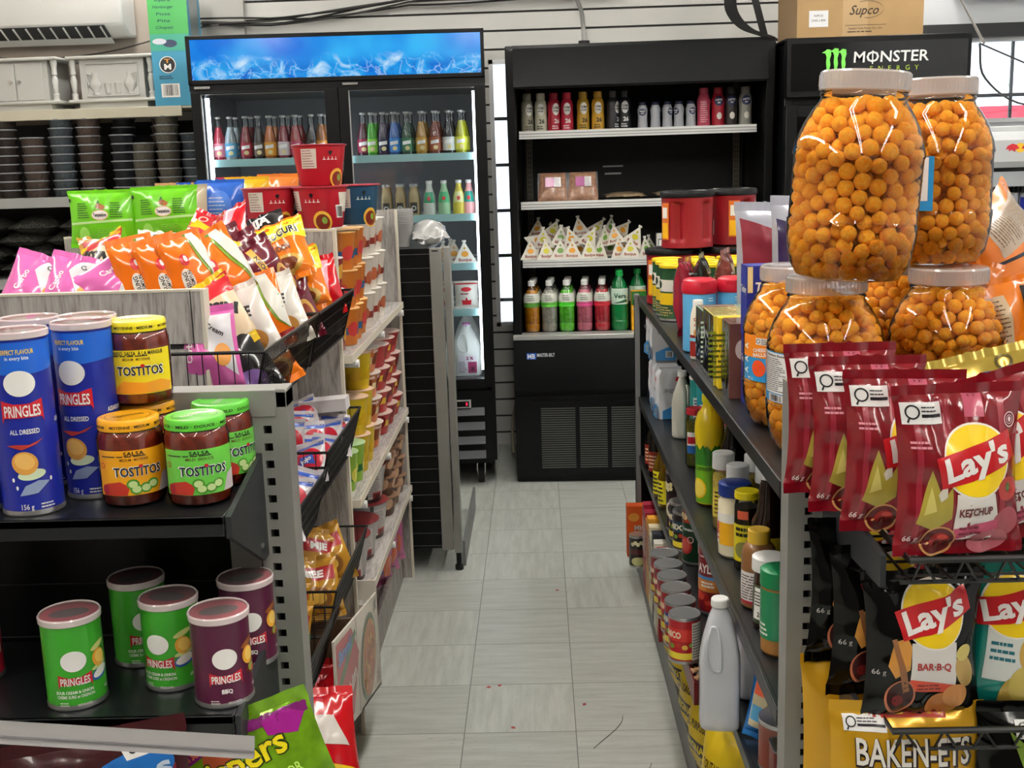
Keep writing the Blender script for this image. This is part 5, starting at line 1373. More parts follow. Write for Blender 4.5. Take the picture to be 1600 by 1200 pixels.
for x, y, z, rx, ry, rz, lb in ((0.494, 1.315, 1.052, -6, 0, 4, 'dark red ketchup crisp bag at the very front, its round yellow logo in full view'),
                                (0.452, 1.395, 1.055, -7, 2, 3, 'dark red ketchup crisp bag directly behind the foremost one, second in the row'),
                                (0.428, 1.462, 1.062, -7, 1, 4, 'dark red ketchup crisp bag third in the row from the front'),
                                (0.408, 1.525, 1.070, -6, 1, 6, 'dark red ketchup crisp bag at the back of the row, beside the slotted post'),
                                (0.585, 1.345, 1.060, -10, -18, -8, 'dark red ketchup crisp bag tipped over at the right behind the foremost bag')):
    Pk.place((x, y, z), (R(rx), R(ry), R(rz)), lb, kg)
b = bag('crisp_bag', 'dark red crisp bag with a yellow logo cut by the right picture edge', 0.160, 0.205, 0.05, KT, KB, 12, art_ketchup, group=kg, cat='crisp bag', wr=0.004); b.location = (0.685, 1.355, 1.052); b.rotation_euler = (R(-6), 0, R(2))
bg = 'barbecue crisp bags on the lower wire shelf'
Pb = Proto(bag('crisp_bag', '', 0.160, 0.205, 0.056, BKF, BKF, 17, art_bbq, cat='crisp bag', wr=0.013, narrow=0.11))
for x, y, z, rx, ry, rz, lb in ((0.478, 1.372, 0.803, -3, 0, 4, 'black barbecue crisp bag at the front of the lower wire shelf'),
                                (0.450, 1.440, 0.812, -5, 2, 8, 'black barbecue crisp bag just behind the foremost black one'),
                                (0.436, 1.520, 0.825, -5, 3, 14, 'black barbecue crisp bag rearmost on the lower wire shelf beside the post')):
    Pb.place((x, y, z), (R(rx), R(ry), R(rz)), lb, bg)
b = bag('crisp_bag', 'teal crisp bag with pale potato slices on the lower wire shelf at the right', 0.150, 0.205, 0.05, TEAL, TEAL, 19, art_teal, cat='crisp bag', wr=0.006); b.location = (0.612, 1.385, 0.803); b.rotation_euler = (R(-3), R(4), R(-4))
b = bag('crisp_bag', 'yellow green crisp bag at the right picture edge beside the teal bag', 0.150, 0.205, 0.05, foil('9aa820'), foil('9aa820'), 23, None, cat='crisp bag', wr=0.004); b.location = (0.715, 1.42, 0.79); b.rotation_euler = (R(-3), 0, R(-4))
b = bag('snack_bag', 'golden yellow pork rind bag with big white lettering below the barbecue crisp bags', 0.200, 0.25, 0.06, GOLD, GOLD, 29, art_pork, cat='snack bag', wr=0.005); b.location = (0.452, 1.355, 0.585); b.rotation_euler = (R(-4), R(2), R(2))
b = bag('snack_bag', 'golden yellow bag behind the pork rind bag, beside the slotted post', 0.180, 0.26, 0.06, GOLD, GOLD, 31, None, cat='snack bag', wr=0.005); b.location = (0.445, 1.50, 0.58); b.rotation_euler = (R(-3), 0, R(4))
b = bag('snack_bag', 'black chip bag with a green agave plant at the bottom right corner', 0.200, 0.25, 0.06, BKF, BKF, 37, art_agave, cat='snack bag', wr=0.004); b.location = (0.640, 1.355, 0.58); b.rotation_euler = (R(-4), R(2), R(2))
OLV = mat('olive_gold_foil', 'a8913a', 0.2, metal=0.45, coat=0.3)
def art_gold(m, S):
    m.decal(s_poly([(-0.06, 0.13), (0.0, 0.15), (0.06, 0.14), (0.06, 0.165), (0.0, 0.17), (-0.06, 0.155)]), S, ink('1e2c6e'), 0.0008); m.decal(s_ring(0.03, 0.18, 0.008, 0.012), S, ink('4a3f10'), 0.0010); m.decal(s_poly([(0.0, 0.09), (0.06, 0.11), (0.06, 0.13), (0.0, 0.115)]), S, WHT, 0.0009)
Pg2 = Proto(bag('crisp_bag', '', 0.16, 0.205, 0.055, OLV, OLV, 41, art_gold, cat='crisp bag', wr=0.008))
for x, y, z, rx, ry, rz, lb in ((0.640, 1.50, 1.066, -22, -14, -10, 'olive gold crisp bag behind the red ketchup bags, left one of three'),
                                (0.750, 1.47, 1.070, -24, -24, -4, 'olive gold crisp bag behind the red ketchup bags, middle one of three'),
                                (0.800, 1.66, 1.10, -12, 10, -14, 'olive gold crisp bag rearmost at the right picture edge, under the orange bags')):
    Pg2.place((x, y, z), (R(rx), R(ry), R(rz)), lb, 'olive gold crisp bags')
# orange bags heaped to the right of the jars
ORG = foil('e07a10', 0.24)
def art_cheese(m, S):
    m.decal(s_rect(-0.10, 0.05, -0.03, 0.27), S, ink('b8a48e'), 0.0008); m.decal(s_lines(-0.095, 0.055, -0.035, 0.265, 26, 0.3), S, ink('54402c'), 0.0014)
    m.decal(s_poly([(0.02, 0.04), (0.12, 0.05), (0.12, 0.26), (0.03, 0.27), (0.05, 0.15)]), S, ink('f2c61c'), 0.0008)
    m.decal(s_poly([(-0.03, 0.03), (-0.024, 0.03), (0.03, 0.28), (0.02, 0.28)]), S, BLK, 0.0012)
    m.decal(s_poly([(0.06, 0.10), (0.10, 0.12), (0.10, 0.135), (0.055, 0.12)]), S, BLK, 0.0013); m.decal(s_poly([(0.05, 0.19), (0.11, 0.18), (0.11, 0.195), (0.05, 0.205)]), S, BLK, 0.0013)
b = bag('snack_bag', 'large orange cheese snack bag lying on its side at the right of the jars', 0.24, 0.30, 0.10, ORG, ORG, 43, art_cheese, cat='snack bag', wr=0.007, center=True); b.location = (0.885, 2.16, 1.325); b.rotation_euler = (R(-52), R(62), R(0))
Po = Proto(bag('snack_bag', '', 0.12, 0.16, 0.05, ORG, ORG, 47, lambda m, S: (m.decal(s_rect(-0.05, 0.03, -0.015, 0.13), S, ink('c8b090'), 0.0008), m.decal(s_lines(-0.048, 0.035, -0.018, 0.125, 12, 0.3), S, ink('5a4028'), 0.0012), m.decal(s_poly([(0.0, 0.03), (0.006, 0.03), (0.03, 0.14), (0.02, 0.14)]), S, BLK, 0.001)), cat='snack bag', wr=0.008, center=True))
for x, y, z, rx, ry, rz, lb in ((0.755, 2.05, 1.262, -20, 12, -20, 'small orange snack bag upright beside the upper right jar'),
                                (0.800, 1.93, 1.235, -12, -8, 14, 'small orange snack bag in front of the large orange bag, left of its neighbour'),
                                (0.865, 1.90, 1.245, -8, 10, -10, 'small orange snack bag below the large one at the right picture edge'),
                                (0.90, 2.02, 1.20, -14, -20, 5, 'small orange snack bag at the back right under the large orange bag')):
    Po.place((x, y, z), (R(rx), R(ry), R(rz)), lb, 'small orange snack bags')

# ================================================================ GOODS ON THE RIGHT SHELVES
Z1, Z2, Z3, Z4 = 1.0462, 0.6762, 0.4562, 0.1002
# --- top shelf, far to near
def canister():
    t = thing('coffee_canister', '', 'canister')
    RED = mat('red_canister', '8e1420', 0.4, coat=0.1)
    m = MB()
    def F(a, b):
        th = 2*PI*a; z = 0.004+b*0.166
        r = 0.086*(1-0.03*math.sin(PI*b)) 
        g = 0.0
        for c in (R(-52), R(232)):
            d = (th-c+PI) % (2*PI)-PI
            g += math.exp(-(d/0.2)**2)*(1 if 0.16 < b < 0.86 else max(0, 1-min(abs(b-0.16), abs(b-0.86))/0.05))
        r -= 0.020*min(1, g)
        return (r*math.cos(th), r*math.sin(th)*0.92, z)
    m.grid(F, 96, 30, RED, wrap=True); m.lathe([(0.0005, 0.002), (0.082, 0.002), (0.086, 0.006)], RED, 32, close=False, sy=0.92)
    obj('body', m, t)
    m = MB(); m.lathe([(0.087, 0.166), (0.091, 0.168), (0.091, 0.180), (0.088, 0.186), (0.078, 0.188), (0.074, 0.185), (0.0005, 0.185)], M_BLACK, 40, close=False, sy=0.92); obj('lid', m, t, lab='black lid')
    m = MB(); S = cylS(0.0862, sy=0.92); m.decal(s_rect(-0.128, 0.03, -0.088, 0.15), S, ink('d8702a'), 0.001); m.decal(s_rect(-0.125, 0.035, -0.092, 0.085), S, ink('f2b81e'), 0.0015); m.decal(s_rect(0.10, 0.04, 0.128, 0.09), S, WHT, 0.0015); m.decal(s_bars(0.103, 0.044, 0.125, 0.086, 9), S, BLK, 0.002)
    m.decal(s_rect(-0.122, 0.10, -0.095, 0.135), S, WHT, 0.0015)
    obj('label', m, t)
    return t
Pc = Proto(canister()); g = 'large red coffee canisters with black lids'
Pc.place((0.452, 3.86, Z1), 0.25, 'large red coffee canister with black lid, lower row, left one at the aisle edge', g)
Pc.place((0.640, 3.86, Z1), 0.1, 'large red coffee canister with black lid, lower row, right one', g)
Pc.place((0.500, 3.83, Z1+0.1875), 0.15, 'large red coffee canister with black lid stacked on top, moulded grips in full view', g)
Pc.place((0.665, 3.93, Z1+0.1875), 1.2, 'large red coffee canister stacked on top behind the front one, partly hidden', g)
def coffee_art(m, S):
    m.decal(s_rect(-0.06, 0.05, 0.06, 0.085), S, ink('e8c21a'), 0.0005); m.decal(s_rect(-0.035, 0.09, 0.03, 0.125), S, ink('e8e4d8'), 0.0008); m.decal(s_ell(-0.02, 0.11, 0.01, 0.012), S, ink('1a3a24'), 0.0012); m.decal(s_lines(-0.06, 0.015, 0.05, 0.045, 4), S, ink('c8b070'), 0.0008)
Pt = Proto(tin_can('coffee_tin', '', 0.048, 0.166, '1d4a2a', coffee_art, lid='plastic', lidcol=mat('yellow_tin_lid', 'e0c21c', 0.35), cat='tin'))
k = 0
for row, y in enumerate((3.66, 3.55, 3.44)):
    for c, x in enumerate((0.414, 0.517, 0.620, 0.723)):
        Pt.place((x, y, Z1), -0.9+0.1*c, 'green coffee tin with yellow lid, %s row from the canisters, %s from the aisle edge' % (ORD[row], ORD[c]), 'green coffee tins')
def pouch_art(c1, c2):
    def d(m, S):
        m.decal(s_ell(0.0, 0.11, 0.035, 0.03), S, ink(c1), 0.0008); m.decal(s_rect(-0.04, 0.04, 0.04, 0.07), S, ink(c2), 0.0008); m.decal(s_lines(-0.03, 0.15, 0.03, 0.175, 2), S, WHT, 0.0009)
    return d
for i, (x, y, rz, col, c1, lb) in enumerate(((0.402, 3.14, 68, '96182e', 'e8c8c0', 'crimson foil coffee pouch standing edge on at the aisle side of the top shelf'),
        (0.452, 3.16, 76, '14231c', '4aa878', 'black and green coffee pouch behind the crimson pouch'),
        (0.515, 3.15, 70, '7a3a30', 'c89a80', 'brown foil coffee pouch with a rolled red top, first right of the black one'),
        (0.570, 3.13, 78, '8a5a4c', 'd8b8a0', 'pinkish brown coffee pouch, second right of the black one'),
        (0.640, 3.10, 70, '9a2a26', 'd8b090', 'rust red coffee pouch behind the right coffee whitener tub'),
        (0.705, 3.08, 78, '6a4438', 'c8a890', 'dark brown coffee pouch near the big jars, left of the last red pouch'),
        (0.770, 3.05, 70, 'a01c30', 'e0b8b0', 'red coffee pouch furthest right in the row behind the jars'))):
    F1 = foil(col, 0.22); b = bag('coffee_pouch', lb, 0.13, 0.215+0.01*(i % 3), 0.06, F1, F1, 50+i, pouch_art(c1, '20180f'), cat='pouch', wr=0.006, group='coffee pouches'); b.location = (x, y, Z1); b.rotation_euler = (0, R(2-i), R(rz))
def tub(col, lidc, lb, loc, rz):
    t = thing('whitener_tub', lb, 'tub', loc, (0, 0, R(rz)), group='coffee whitener tubs')
    pm = mat('print_'+col, col, 0.35, coat=0.2)
    m = MB(); m.lathe([(0.038, 0), (0.042, 0.004), (0.042, 0.15), (0.041, 0.154)], pm, 30)
    S = cylS(0.0421); m.decal(s_rect(-0.02, 0.04, 0.05, 0.10), S, ink('eaf2f6'), 0.0006); m.decal(s_text('Coffee', 0.015, 0.085, 0.012, w=0.05, bold=0.03), S, ink('b8182a'), 0.0012); m.decal(s_text('mate', 0.015, 0.065, 0.012, w=0.04, bold=0.03), S, ink('b8182a'), 0.0012); m.decal(s_lines(0.01, 0.128, 0.03, 0.14, 2), S, ink('e8f0f4'), 0.0008)
    obj('body', m, t)
    m = MB(); m.lathe([(0.0435, 0.148), (0.045, 0.152), (0.045, 0.168), (0.041, 0.180), (0.034, 0.184), (0.0005, 0.183)], mat('red_tub_lid', 'c81c34', 0.35), 30, close=False); m.box(-0.012, 0.012, -0.046, -0.036, 0.168, 0.178, mat('red_tub_lid', 'c81c34', 0.35)); obj('lid', m, t, lab='red flip lid')
tub('5aa8d8', '', 'light blue coffee whitener tub with a red lid, left of the pair', (0.404, 2.86, Z1), 10)
tub('5aa8d8', '', 'light blue coffee whitener tub with a red lid, right of the pair', (0.494, 2.88, Z1), -20)
P_ = [(0.016, 0), (0.019, 0.004), (0.019, 0.09), (0.017, 0.11), (0.013, 0.125), (0.012, 0.13)]
def cm(m, S):
    m.decal(s_rect(-0.03, 0.008, 0.03, 0.06), S, ink('9a2a22'), 0.0005); m.decal(s_rect(-0.03, 0.045, 0.03, 0.053), S, ink('7ec0e0'), 0.001); m.decal(s_ell(0, 0.066, 0.013, 0.012), S, ink('d89a58'), 0.0012); m.decal(s_text('Coffee', 0, 0.098, 0.008, w=0.026, bold=0.03), S, ink('b8182a'), 0.0008); m.decal(s_text('mate', 0, 0.085, 0.008, w=0.022, bold=0.03), S, ink('b8182a'), 0.0008)
bottle('whitener_bottle', 'slim white coffee whitener bottle with a brown cup picture in front of the tubs', P_, mat('cream_bottle', 'ece4d2', 0.35), 0.0125, 0.014, M_WHITE, cm).location = (0.384, 2.745, Z1)
CLW = clear('clear_wrap', (0.97, 0.98, 0.97), gloss=0.10, rough=0.08)
def tea(lb, x0, y0, w, d, h, col, art, top=None, wrap=True, side=None):
    t = carton('tea_box', lb, w, d, h, col, art, cat='box', topcol=top, side=side)
    t.location = (x0+w/2, y0, Z1)
    if wrap:
        m = MB(); S = lambda a, b: (-w/2-0.002+0.0015*noise.noise(Vector((a*9, b*7, x0*9))), d*a, h*b); m.grid(S, 14, 12, CLW); m.grid(lambda a, b: ((a-0.5)*w, d*b, h+0.002+0.001*noise.noise(Vector((a*9, b*9, 1)))), 10, 10, CLW); obj('clear_wrap', m, t)
    return t
LN = lambda c: (lambda m, S: (m.decal(s_lines(-0.05, 0.02, 0.05, 0.12, 9), S, ink(c), 0.0006)))
tea('green tea carton in clear wrap on the top shelf, at the aisle edge', 0.372, 2.56, 0.085, 0.12, 0.138, '3f8a5c', LN('c8e0c8'), 'a8d0c0', side=lambda m, S: (m.decal(s_ell(0, 0.07, 0.03, 0.04), S, ink('8ac89a'), 0.0006)))
tea('second green tea carton in clear wrap, right of the first', 0.460, 2.56, 0.085, 0.12, 0.138, '3f8a5c', LN('c8e0c8'), 'a8d0c0')
tea('pale yellow tea carton with leaf pattern at the aisle edge of the top shelf', 0.370, 2.40, 0.075, 0.15, 0.150, 'c9b93c', LN('7a8a20'), 'dcd490', side=lambda m, S: [m.decal(s_ell(-0.05+0.02*i, 0.03+0.02*((i*7) % 5), 0.012, 0.005, rot=0.6*i), S, ink('8a8a2a' if i % 2 else 'e6dc8a'), 0.0006) for i in range(6)] + [m.decal(s_ell(0.0, 0.11, 0.022, 0.014, rot=0.5), S, ink('9a3a4a'), 0.0009)])
tea('second pale yellow tea carton, right of the first', 0.448, 2.40, 0.075, 0.15, 0.150, 'c9b93c', LN('7a8a20'), 'dcd490')
tea('narrow bright yellow carton between the yellow and the brown tea boxes', 0.374, 2.365, 0.075, 0.03, 0.150, 'e8c81c', LN('5a5a10'), wrap=False)
tea('brown tea carton in clear wrap with an oval silver crest', 0.380, 2.262, 0.12, 0.09, 0.152, '6a4038', lambda m, S: (m.decal(s_ell(-0.035, 0.10, 0.014, 0.02), S, ink('c8b8b0'), 0.0006)), '8a6258', side=lambda m, S: (m.decal(s_ell(0.01, 0.105, 0.017, 0.026), S, ink('c0aea6'), 0.0006), m.decal(s_ring(0.01, 0.105, 0.012, 0.013), S, ink('6a4038'), 0.0009), m.decal(s_lines(-0.03, 0.03, 0.03, 0.07, 4), S, ink('a88a80'), 0.0006)))
def tet(m, S):
    m.decal(s_text('Tetley', 0.0, 0.095, 0.018, w=0.06, bold=0.03, shear=0.15), S, WHT, 0.0006); m.decal(s_rect(-0.044, 0.085, -0.034, 0.135), S, ink('e8d8a0'), 0.0008); m.decal(s_ell(0.02, 0.03, 0.02, 0.02), S, ink('e8e4e0'), 0.0006)
for i in range(2):
    t = carton('tea_box', 'deep blue tea box behind the big jar, %s of two' % ('upper' if i else 'lower'), 0.09, 0.055, 0.136, '1c2a8a', tet, group='blue tea boxes', side=lambda m, S: (m.decal(s_text('Tetley', 0, 0.09, 0.014, w=0.045, bold=0.03), S, WHT, 0.0006))); t.location = (0.445, 2.19, Z1+0.1372*i); t.rotation_euler = (0, 0, R(2*i))
# silver and purple crisp bags at the back of the top shelf
def art_silver(c):
    def d(m, S):
        m.decal(s_poly([(-0.11, 0.20), (0.02, 0.17), (0.11, 0.26), (0.11, 0.33), (0.0, 0.30), (-0.11, 0.33)]), S, ink(c), 0.0008); m.decal(s_rect(-0.10, 0.03, -0.02, 0.17), S, ink('d0d0d4'), 0.0008); m.decal(s_lines(-0.095, 0.035, -0.025, 0.165, 18, 0.35), S, ink('5a5a66'), 0.0012)
        m.decal(s_poly([(0.0, 0.05), (0.09, 0.03), (0.10, 0.14), (0.03, 0.17)]), S, ink('3a1a4a'), 0.0009)
    return d
SIL = mat('silver_foil', 'b9bac4', 0.22, metal=0.3, coat=0.3)
for i, (x, y, c, lb) in enumerate(((0.575, 3.02-.2, '8a2030', 'silver crisp bag with a maroon band behind the tubs, left of three'), (0.650, 2.74, '2a1a4a', 'silver crisp bag with a purple band, middle of three beside the big jars'), (0.735, 2.62, '4a1a5a', 'silver and purple crisp bag partly behind the upper left jar'))):
    b = bag('crisp_bag', lb, 0.24, 0.37+0.015*i, 0.07, SIL, SIL, 60+i, art_silver(c), cat='crisp bag', wr=0.006, group='silver crisp bags'); b.location = (x, y, Z1); b.rotation_euler = (R(-4), R(3), R(34-6*i))
for i in range(2):
    t = carton('paper_pack', 'plain white paper pack with a cross mark behind the red canister, %s of two' % ('upper' if i else 'lower'), 0.09, 0.07, 0.10, 'd8d4d0', lambda m, S: (m.decal(s_ring(0, 0.05, 0.014, 0.017), S, ink('8a8480'), 0.0006)), cat='pack', group='white paper packs'); t.location = (0.775, 3.55, Z1+0.16*0+0.1015*i)

# --- second shelf
def sugar_bag(lb, loc, rz, h=0.165):
    t = thing('sugar_bag', lb, 'bag', loc, (0, 0, R(rz)), group='white paper sugar bags')
    PM = mat('white_paper', 'dcdfe4', 0.55); m = MB(); w, d = 0.046, 0.034
    def F(a, b):
        th = 2*PI*a; c, s = math.cos(th), math.sin(th); k = 1/max(abs(c), abs(s)); k = 1+(k-1)*0.72
        q = 0.0035*noise.noise(Vector((c*3+loc[1]*9, s*3, b*5+loc[2])))+0.003*math.sin(PI*b)
        tz = 1-0.25*max(0, (b-0.9)/0.1); return ((w*k*c*tz+q*c), (d*k*s*tz+q*s), h*b)
    m.grid(F, 40, 18, PM, wrap=True)
    m.add([F(i/40, 1) for i in range(40)], [tuple(range(40))], PM); 
    S = lambda u, v, o: (u, -d-0.0055-o, v); S2 = lambda u, v, o: (-w-0.0055-o, -u, v)
    for SS in (S, S2):
        m.decal(s_poly([(-0.034, 0.002), (0.034, 0.002), (0.034, 0.055), (0.0, 0.045), (-0.034, 0.03)]), SS, ink('3f8fd0'), 0.001); m.decal(s_text('sugar', -0.004, 0.10, 0.016, w=0.045, bold=0.01), SS, ink('8a8e98'), 0.001); m.decal(s_ell(0.018, 0.135, 0.009, 0.009), SS, ink('d03a52'), 0.001)
        m.decal(s_rect(0.0, 0.012, 0.026, 0.034), SS, WHT, 0.0014); m.decal(s_bars(0.003, 0.014, 0.023, 0.032, 9), SS, BLK, 0.0018)
    obj('body', m, t, sharp=60)
    m = MB(); m.box(-w*0.8, w*0.8, -0.004, 0.004, h-0.001, h+0.006, PM); obj('folded_top', m, t)
for i, (x, y) in enumerate(((0.432, 3.98), (0.432, 3.86), (0.432, 3.74))):
    sugar_bag('white and blue sugar bag on the second shelf, %s from far end, lower layer' % ORD[i], (x, y, Z2), -6+5*i)
    if i < 2: sugar_bag('white and blue sugar bag on the second shelf, %s from far end, upper layer' % ORD[i], (x-0.004, y+0.02, Z2+0.173), 8-9*i, 0.155)
# handled white jug
def jug(name, lb, cat, loc, rz, w, d, h, bodym, capm, capr=0.018, hc=0.016, level=None, liq=None, label=None, group=None, zs=1.0):
    t = thing(name, lb, cat, loc, (0, 0, R(rz)), group=group)
    pr = [(0.86, 0.0), (0.97, 0.012), (1.0, 0.04), (1.0, 0.50), (0.97, 0.58), (0.80, 0.72), (0.56, 0.86), (0.36, 0.94), (0.34, 0.955), (0.34, 0.97)]
    def F(a, b, sc=1.0, top=1.0):
        z = b*top; k = np.interp(z, [p[1] for p in pr], [p[0] for p in pr]); th = 2*PI*a; c, s = math.cos(th), math.sin(th)
        q = 1/max(abs(c), abs(s)); q = 1+(q-1)*0.7*max(0, min(1, (0.9-z)*5))
        return (w/2*k*q*c*sc, d/2*k*q*s*sc, h*z*zs+0.001)
    m = MB(); m.grid(F, 44, 40, bodym, wrap=True); m.add([F(i/44, 0) for i in range(44)], [tuple(range(44))], bodym); obj('body', m, t, sharp=60)
    m = MB(); pts = [(-w*0.20, -d*0.40, h*0.83*zs), (-w*0.30, -d*0.54, h*0.74*zs), (-w*0.32, -d*0.56, h*0.62*zs), (-w*0.22, -d*0.52, h*0.52*zs), (0, -d*0.52, h*0.50*zs), (w*0.02, -d*0.53, h*0.6*zs), (-w*0.0, -d*0.5, h*0.72*zs), (-w*0.06, -d*0.42, h*0.82*zs)]
    m.tube(crv(pts+pts[:1], 4)[:-1], 0.0028, bodym, 8, closed=True); obj('handle', m, t, lab='moulded handle')
    if liq:
        m = MB(); m.grid(lambda a, b: F(a, b, 0.955, level), 36, 20, liq, wrap=True); m.add([F(i/36, 1, 0.955, level) for i in range(36)], [tuple(range(36))], liq); obj('contents', m, t)
    m = MB(); m.lathe([(capr, h*0.955*zs), (capr*1.04, h*0.965*zs), (capr*1.0, h*0.955*zs+hc), (capr*0.9, h*0.955*zs+hc+0.002), (0.0005, h*0.955*zs+hc+0.002)], capm, 24, close=False)
    obj('cap', m, t)
    if label:
        m = MB(); label(m, lambda u, v, o: (u, -d/2*1.02-0.002-o, v), lambda u, v, o: (-w/2*1.02-0.002-o, -u, v)); obj('label', m, t)
    return t
M_JUGW = mat('white_jug_plastic', 'e2e0d4', 0.35)
jug('bleach_jug', 'white handled jug on the second shelf in front of the sugar bags', 'jug', (0.436, 3.46, Z2), 60, 0.07, 0.05, 0.20, M_JUGW, M_WHITE, 0.014)
for i, (x, y, c, lb) in enumerate(((0.485, 3.40, '1c8a86', 'teal tub behind the white jug on the second shelf, far one'), (0.492, 3.30, '1c9aa6', 'bright teal tub behind the white jug, near one'), (0.498, 3.20, '1c3a80', 'dark blue tub between the teal tubs and the olive jar'), (0.50, 3.10, 'd8d4cc', 'off white tub with a striped label behind the olive jar'))):
    t = tin_can('cleaner_tub', lb, 0.034, 0.20, c, lambda m, S: (m.decal(s_rect(-0.03, 0.06, 0.03, 0.14), S, WHT, 0.0005), m.decal(s_lines(-0.026, 0.065, 0.026, 0.135, 8), S, ink('2a4a70'), 0.001)), lid='plastic', lidcol=M_WHITE, cat='tub', group='cleaner tubs'); t.location = (x, y, Z2)
M_OLG = clear('olive_glass', (0.85, 0.88, 0.7), gloss=0.08)
def ol(m, S):
    m.decal(s_rect(-0.03, 0.04, 0.03, 0.10), S, WHT, 0.0005); m.decal(s_rect(-0.03, 0.04, 0.03, 0.062), S, ink('2a6ab8'), 0.0009); m.decal(s_poly([(-0.028, 0.066), (0.028, 0.072), (0.028, 0.09), (-0.028, 0.086)]), S, ink('c01c30'), 0.0009)
t = bottle('olive_jar', 'olive jar with a red gingham lid on the second shelf beside the lemon juice', [(0.024, 0), (0.0275, 0.004), (0.0275, 0.13), (0.022, 0.145), (0.022, 0.15)], M_GLASS, 0.0255, 0.016, mat('red_gingham_lid', 'c42a38', 0.4), ol, cat='jar', level=0.128, liquid=mat('green_olives', '6a6a1c', 0.4, var=0.5, vscale=120)); t.location = (0.430, 3.12, Z2)
LEM = [(0.024, 0), (0.033, 0.006), (0.034, 0.03), (0.034, 0.125), (0.033, 0.14), (0.0345, 0.16), (0.037, 0.185), (0.0355, 0.21), (0.029, 0.232), (0.019, 0.245), (0.0165, 0.252), (0.0165, 0.262)]
def lem(m, S):
    m.decal(s_rect(-0.10, 0.008, 0.10, 0.142), S, ink('6aa81e'), 0.0004); m.decal(s_rect(-0.10, 0.105, 0.10, 0.142), S, ink('2f7a24'), 0.0007)
    for u in (-0.075, -0.045, -0.015, 0.015, 0.045, 0.075): m.decal(s_poly([(u-0.016, 0.142), (u+0.016, 0.142), (u+0.004, 0.156), (u, 0.150), (u-0.006, 0.157)]), S, ink('2f7a24'), 0.0008)
    m.decal(s_text('Lemon', -0.022, 0.098, 0.013, w=0.045, bold=0.02), S, ink('2a4a10'), 0.0011); m.decal(s_ell(-0.034, 0.045, 0.022, 0.026), S, ink('f0c81a'), 0.0009); m.decal(s_ell(-0.034, 0.045, 0.018, 0.021), S, ink('f6dc5a'), 0.0012)
    m.decal(s_rect(0.008, 0.045, 0.036, 0.130), S, ink('dfe0da'), 0.0010); m.decal(s_lines(0.010, 0.047, 0.034, 0.126, 16, 0.4), S, ink('4a4a44'), 0.0014)
bottle('lemon_juice_bottle', 'bulb topped yellow lemon juice bottle with a green label on the second shelf', LEM, mat('lemon_yellow_plastic', 'e6c81c', 0.3, coat=0.3), 0.0185, 0.018, mat('yellow_cap', 'd8d020', 0.35), lem).location = (0.414, 2.755, Z2)
def soy(m, S):
    m.decal(s_rect(-0.06, 0.02, 0.06, 0.11), S, ink('a8141c'), 0.0005); m.decal(s_poly([(-0.06, 0.11), (0.06, 0.11), (0.06, 0.125), (-0.06, 0.12)]), S, ink('e0702a'), 0.0008); m.decal(s_text('SOYA', -0.025, 0.06, 0.016, w=0.04, bold=0.03, rot=1.57), S, ink('e8c0b8'), 0.0009)
bottle('sauce_bottle', 'black sauce bottle with a red cap and red label beside the lemon juice', [(0.030, 0), (0.034, 0.006), (0.034, 0.13), (0.031, 0.155), (0.018, 0.195), (0.0165, 0.21), (0.0165, 0.215)], mat('black_sauce', '0c0807', 0.12, coat=0.5), 0.0195, 0.04, mat('red_cap', 'b01826', 0.3), soy).location = (0.462, 2.700, Z2)
SPJ = [(0.024, 0), (0.026, 0.004), (0.026, 0.125), (0.0225, 0.14), (0.0215, 0.145)]
def spice(lb, loc, liq):
    t = bottle('spice_bottle', lb, SPJ, M_GLASS, 0.0255, 0.036, mat('pale_grey_cap', 'dfe2e2', 0.35), lambda m, S: (m.decal(s_rect(-0.034, 0.03, 0.034, 0.10), S, ink('d8c84a'), 0.0005), m.decal(s_lines(-0.026, 0.036, 0.026, 0.094, 6), S, ink('5a3a1a'), 0.001)), group='white capped spice bottles', level=0.128, liquid=mat('spice_'+liq, liq, 0.7, var=0.3, vscale=150)); t.location = loc
spice('spice bottle with a white cap and pale yellow contents, left front of the four', (0.418, 2.565, Z2), 'd8c25a')
spice('spice bottle with a white cap and green herbs, right front of the four', (0.432, 2.455, Z2), '5e6a30')
spice('spice bottle with a white cap and yellow contents, left rear of the four', (0.487, 2.54, Z2), 'c2aa4a')
spice('spice bottle with a white cap and herbs, right rear of the four', (0.493, 2.44, Z2), '5e6a3c')
def mayo(m, S):
    m.decal(s_rect(-0.06, 0.03, 0.06, 0.10), S, ink('eceae2'), 0.0005); m.decal(s_rect(-0.045, 0.03, -0.005, 0.08), S, ink('f0b21c'), 0.0009); m.decal(s_text('real', -0.055, 0.06, 0.02, bold=0.03, rot=1.57), S, ink('c82a2a'), 0.0012); m.decal(s_lines(0.0, 0.035, 0.03, 0.095, 10, 0.4), S, ink('6a7a8a'), 0.0009)
t = bottle('mayonnaise_jar', 'mayonnaise jar with a dark blue lid on the second shelf', [(0.030, 0), (0.035, 0.006), (0.036, 0.03), (0.036, 0.12), (0.031, 0.133), (0.030, 0.138)], mat('mayonnaise', 'ece3c4', 0.3, coat=0.3), 0.0355, 0.026, mat('navy_lid', '1c3580', 0.35), mayo, cat='jar'); t.location = (0.412, 2.375, Z2)
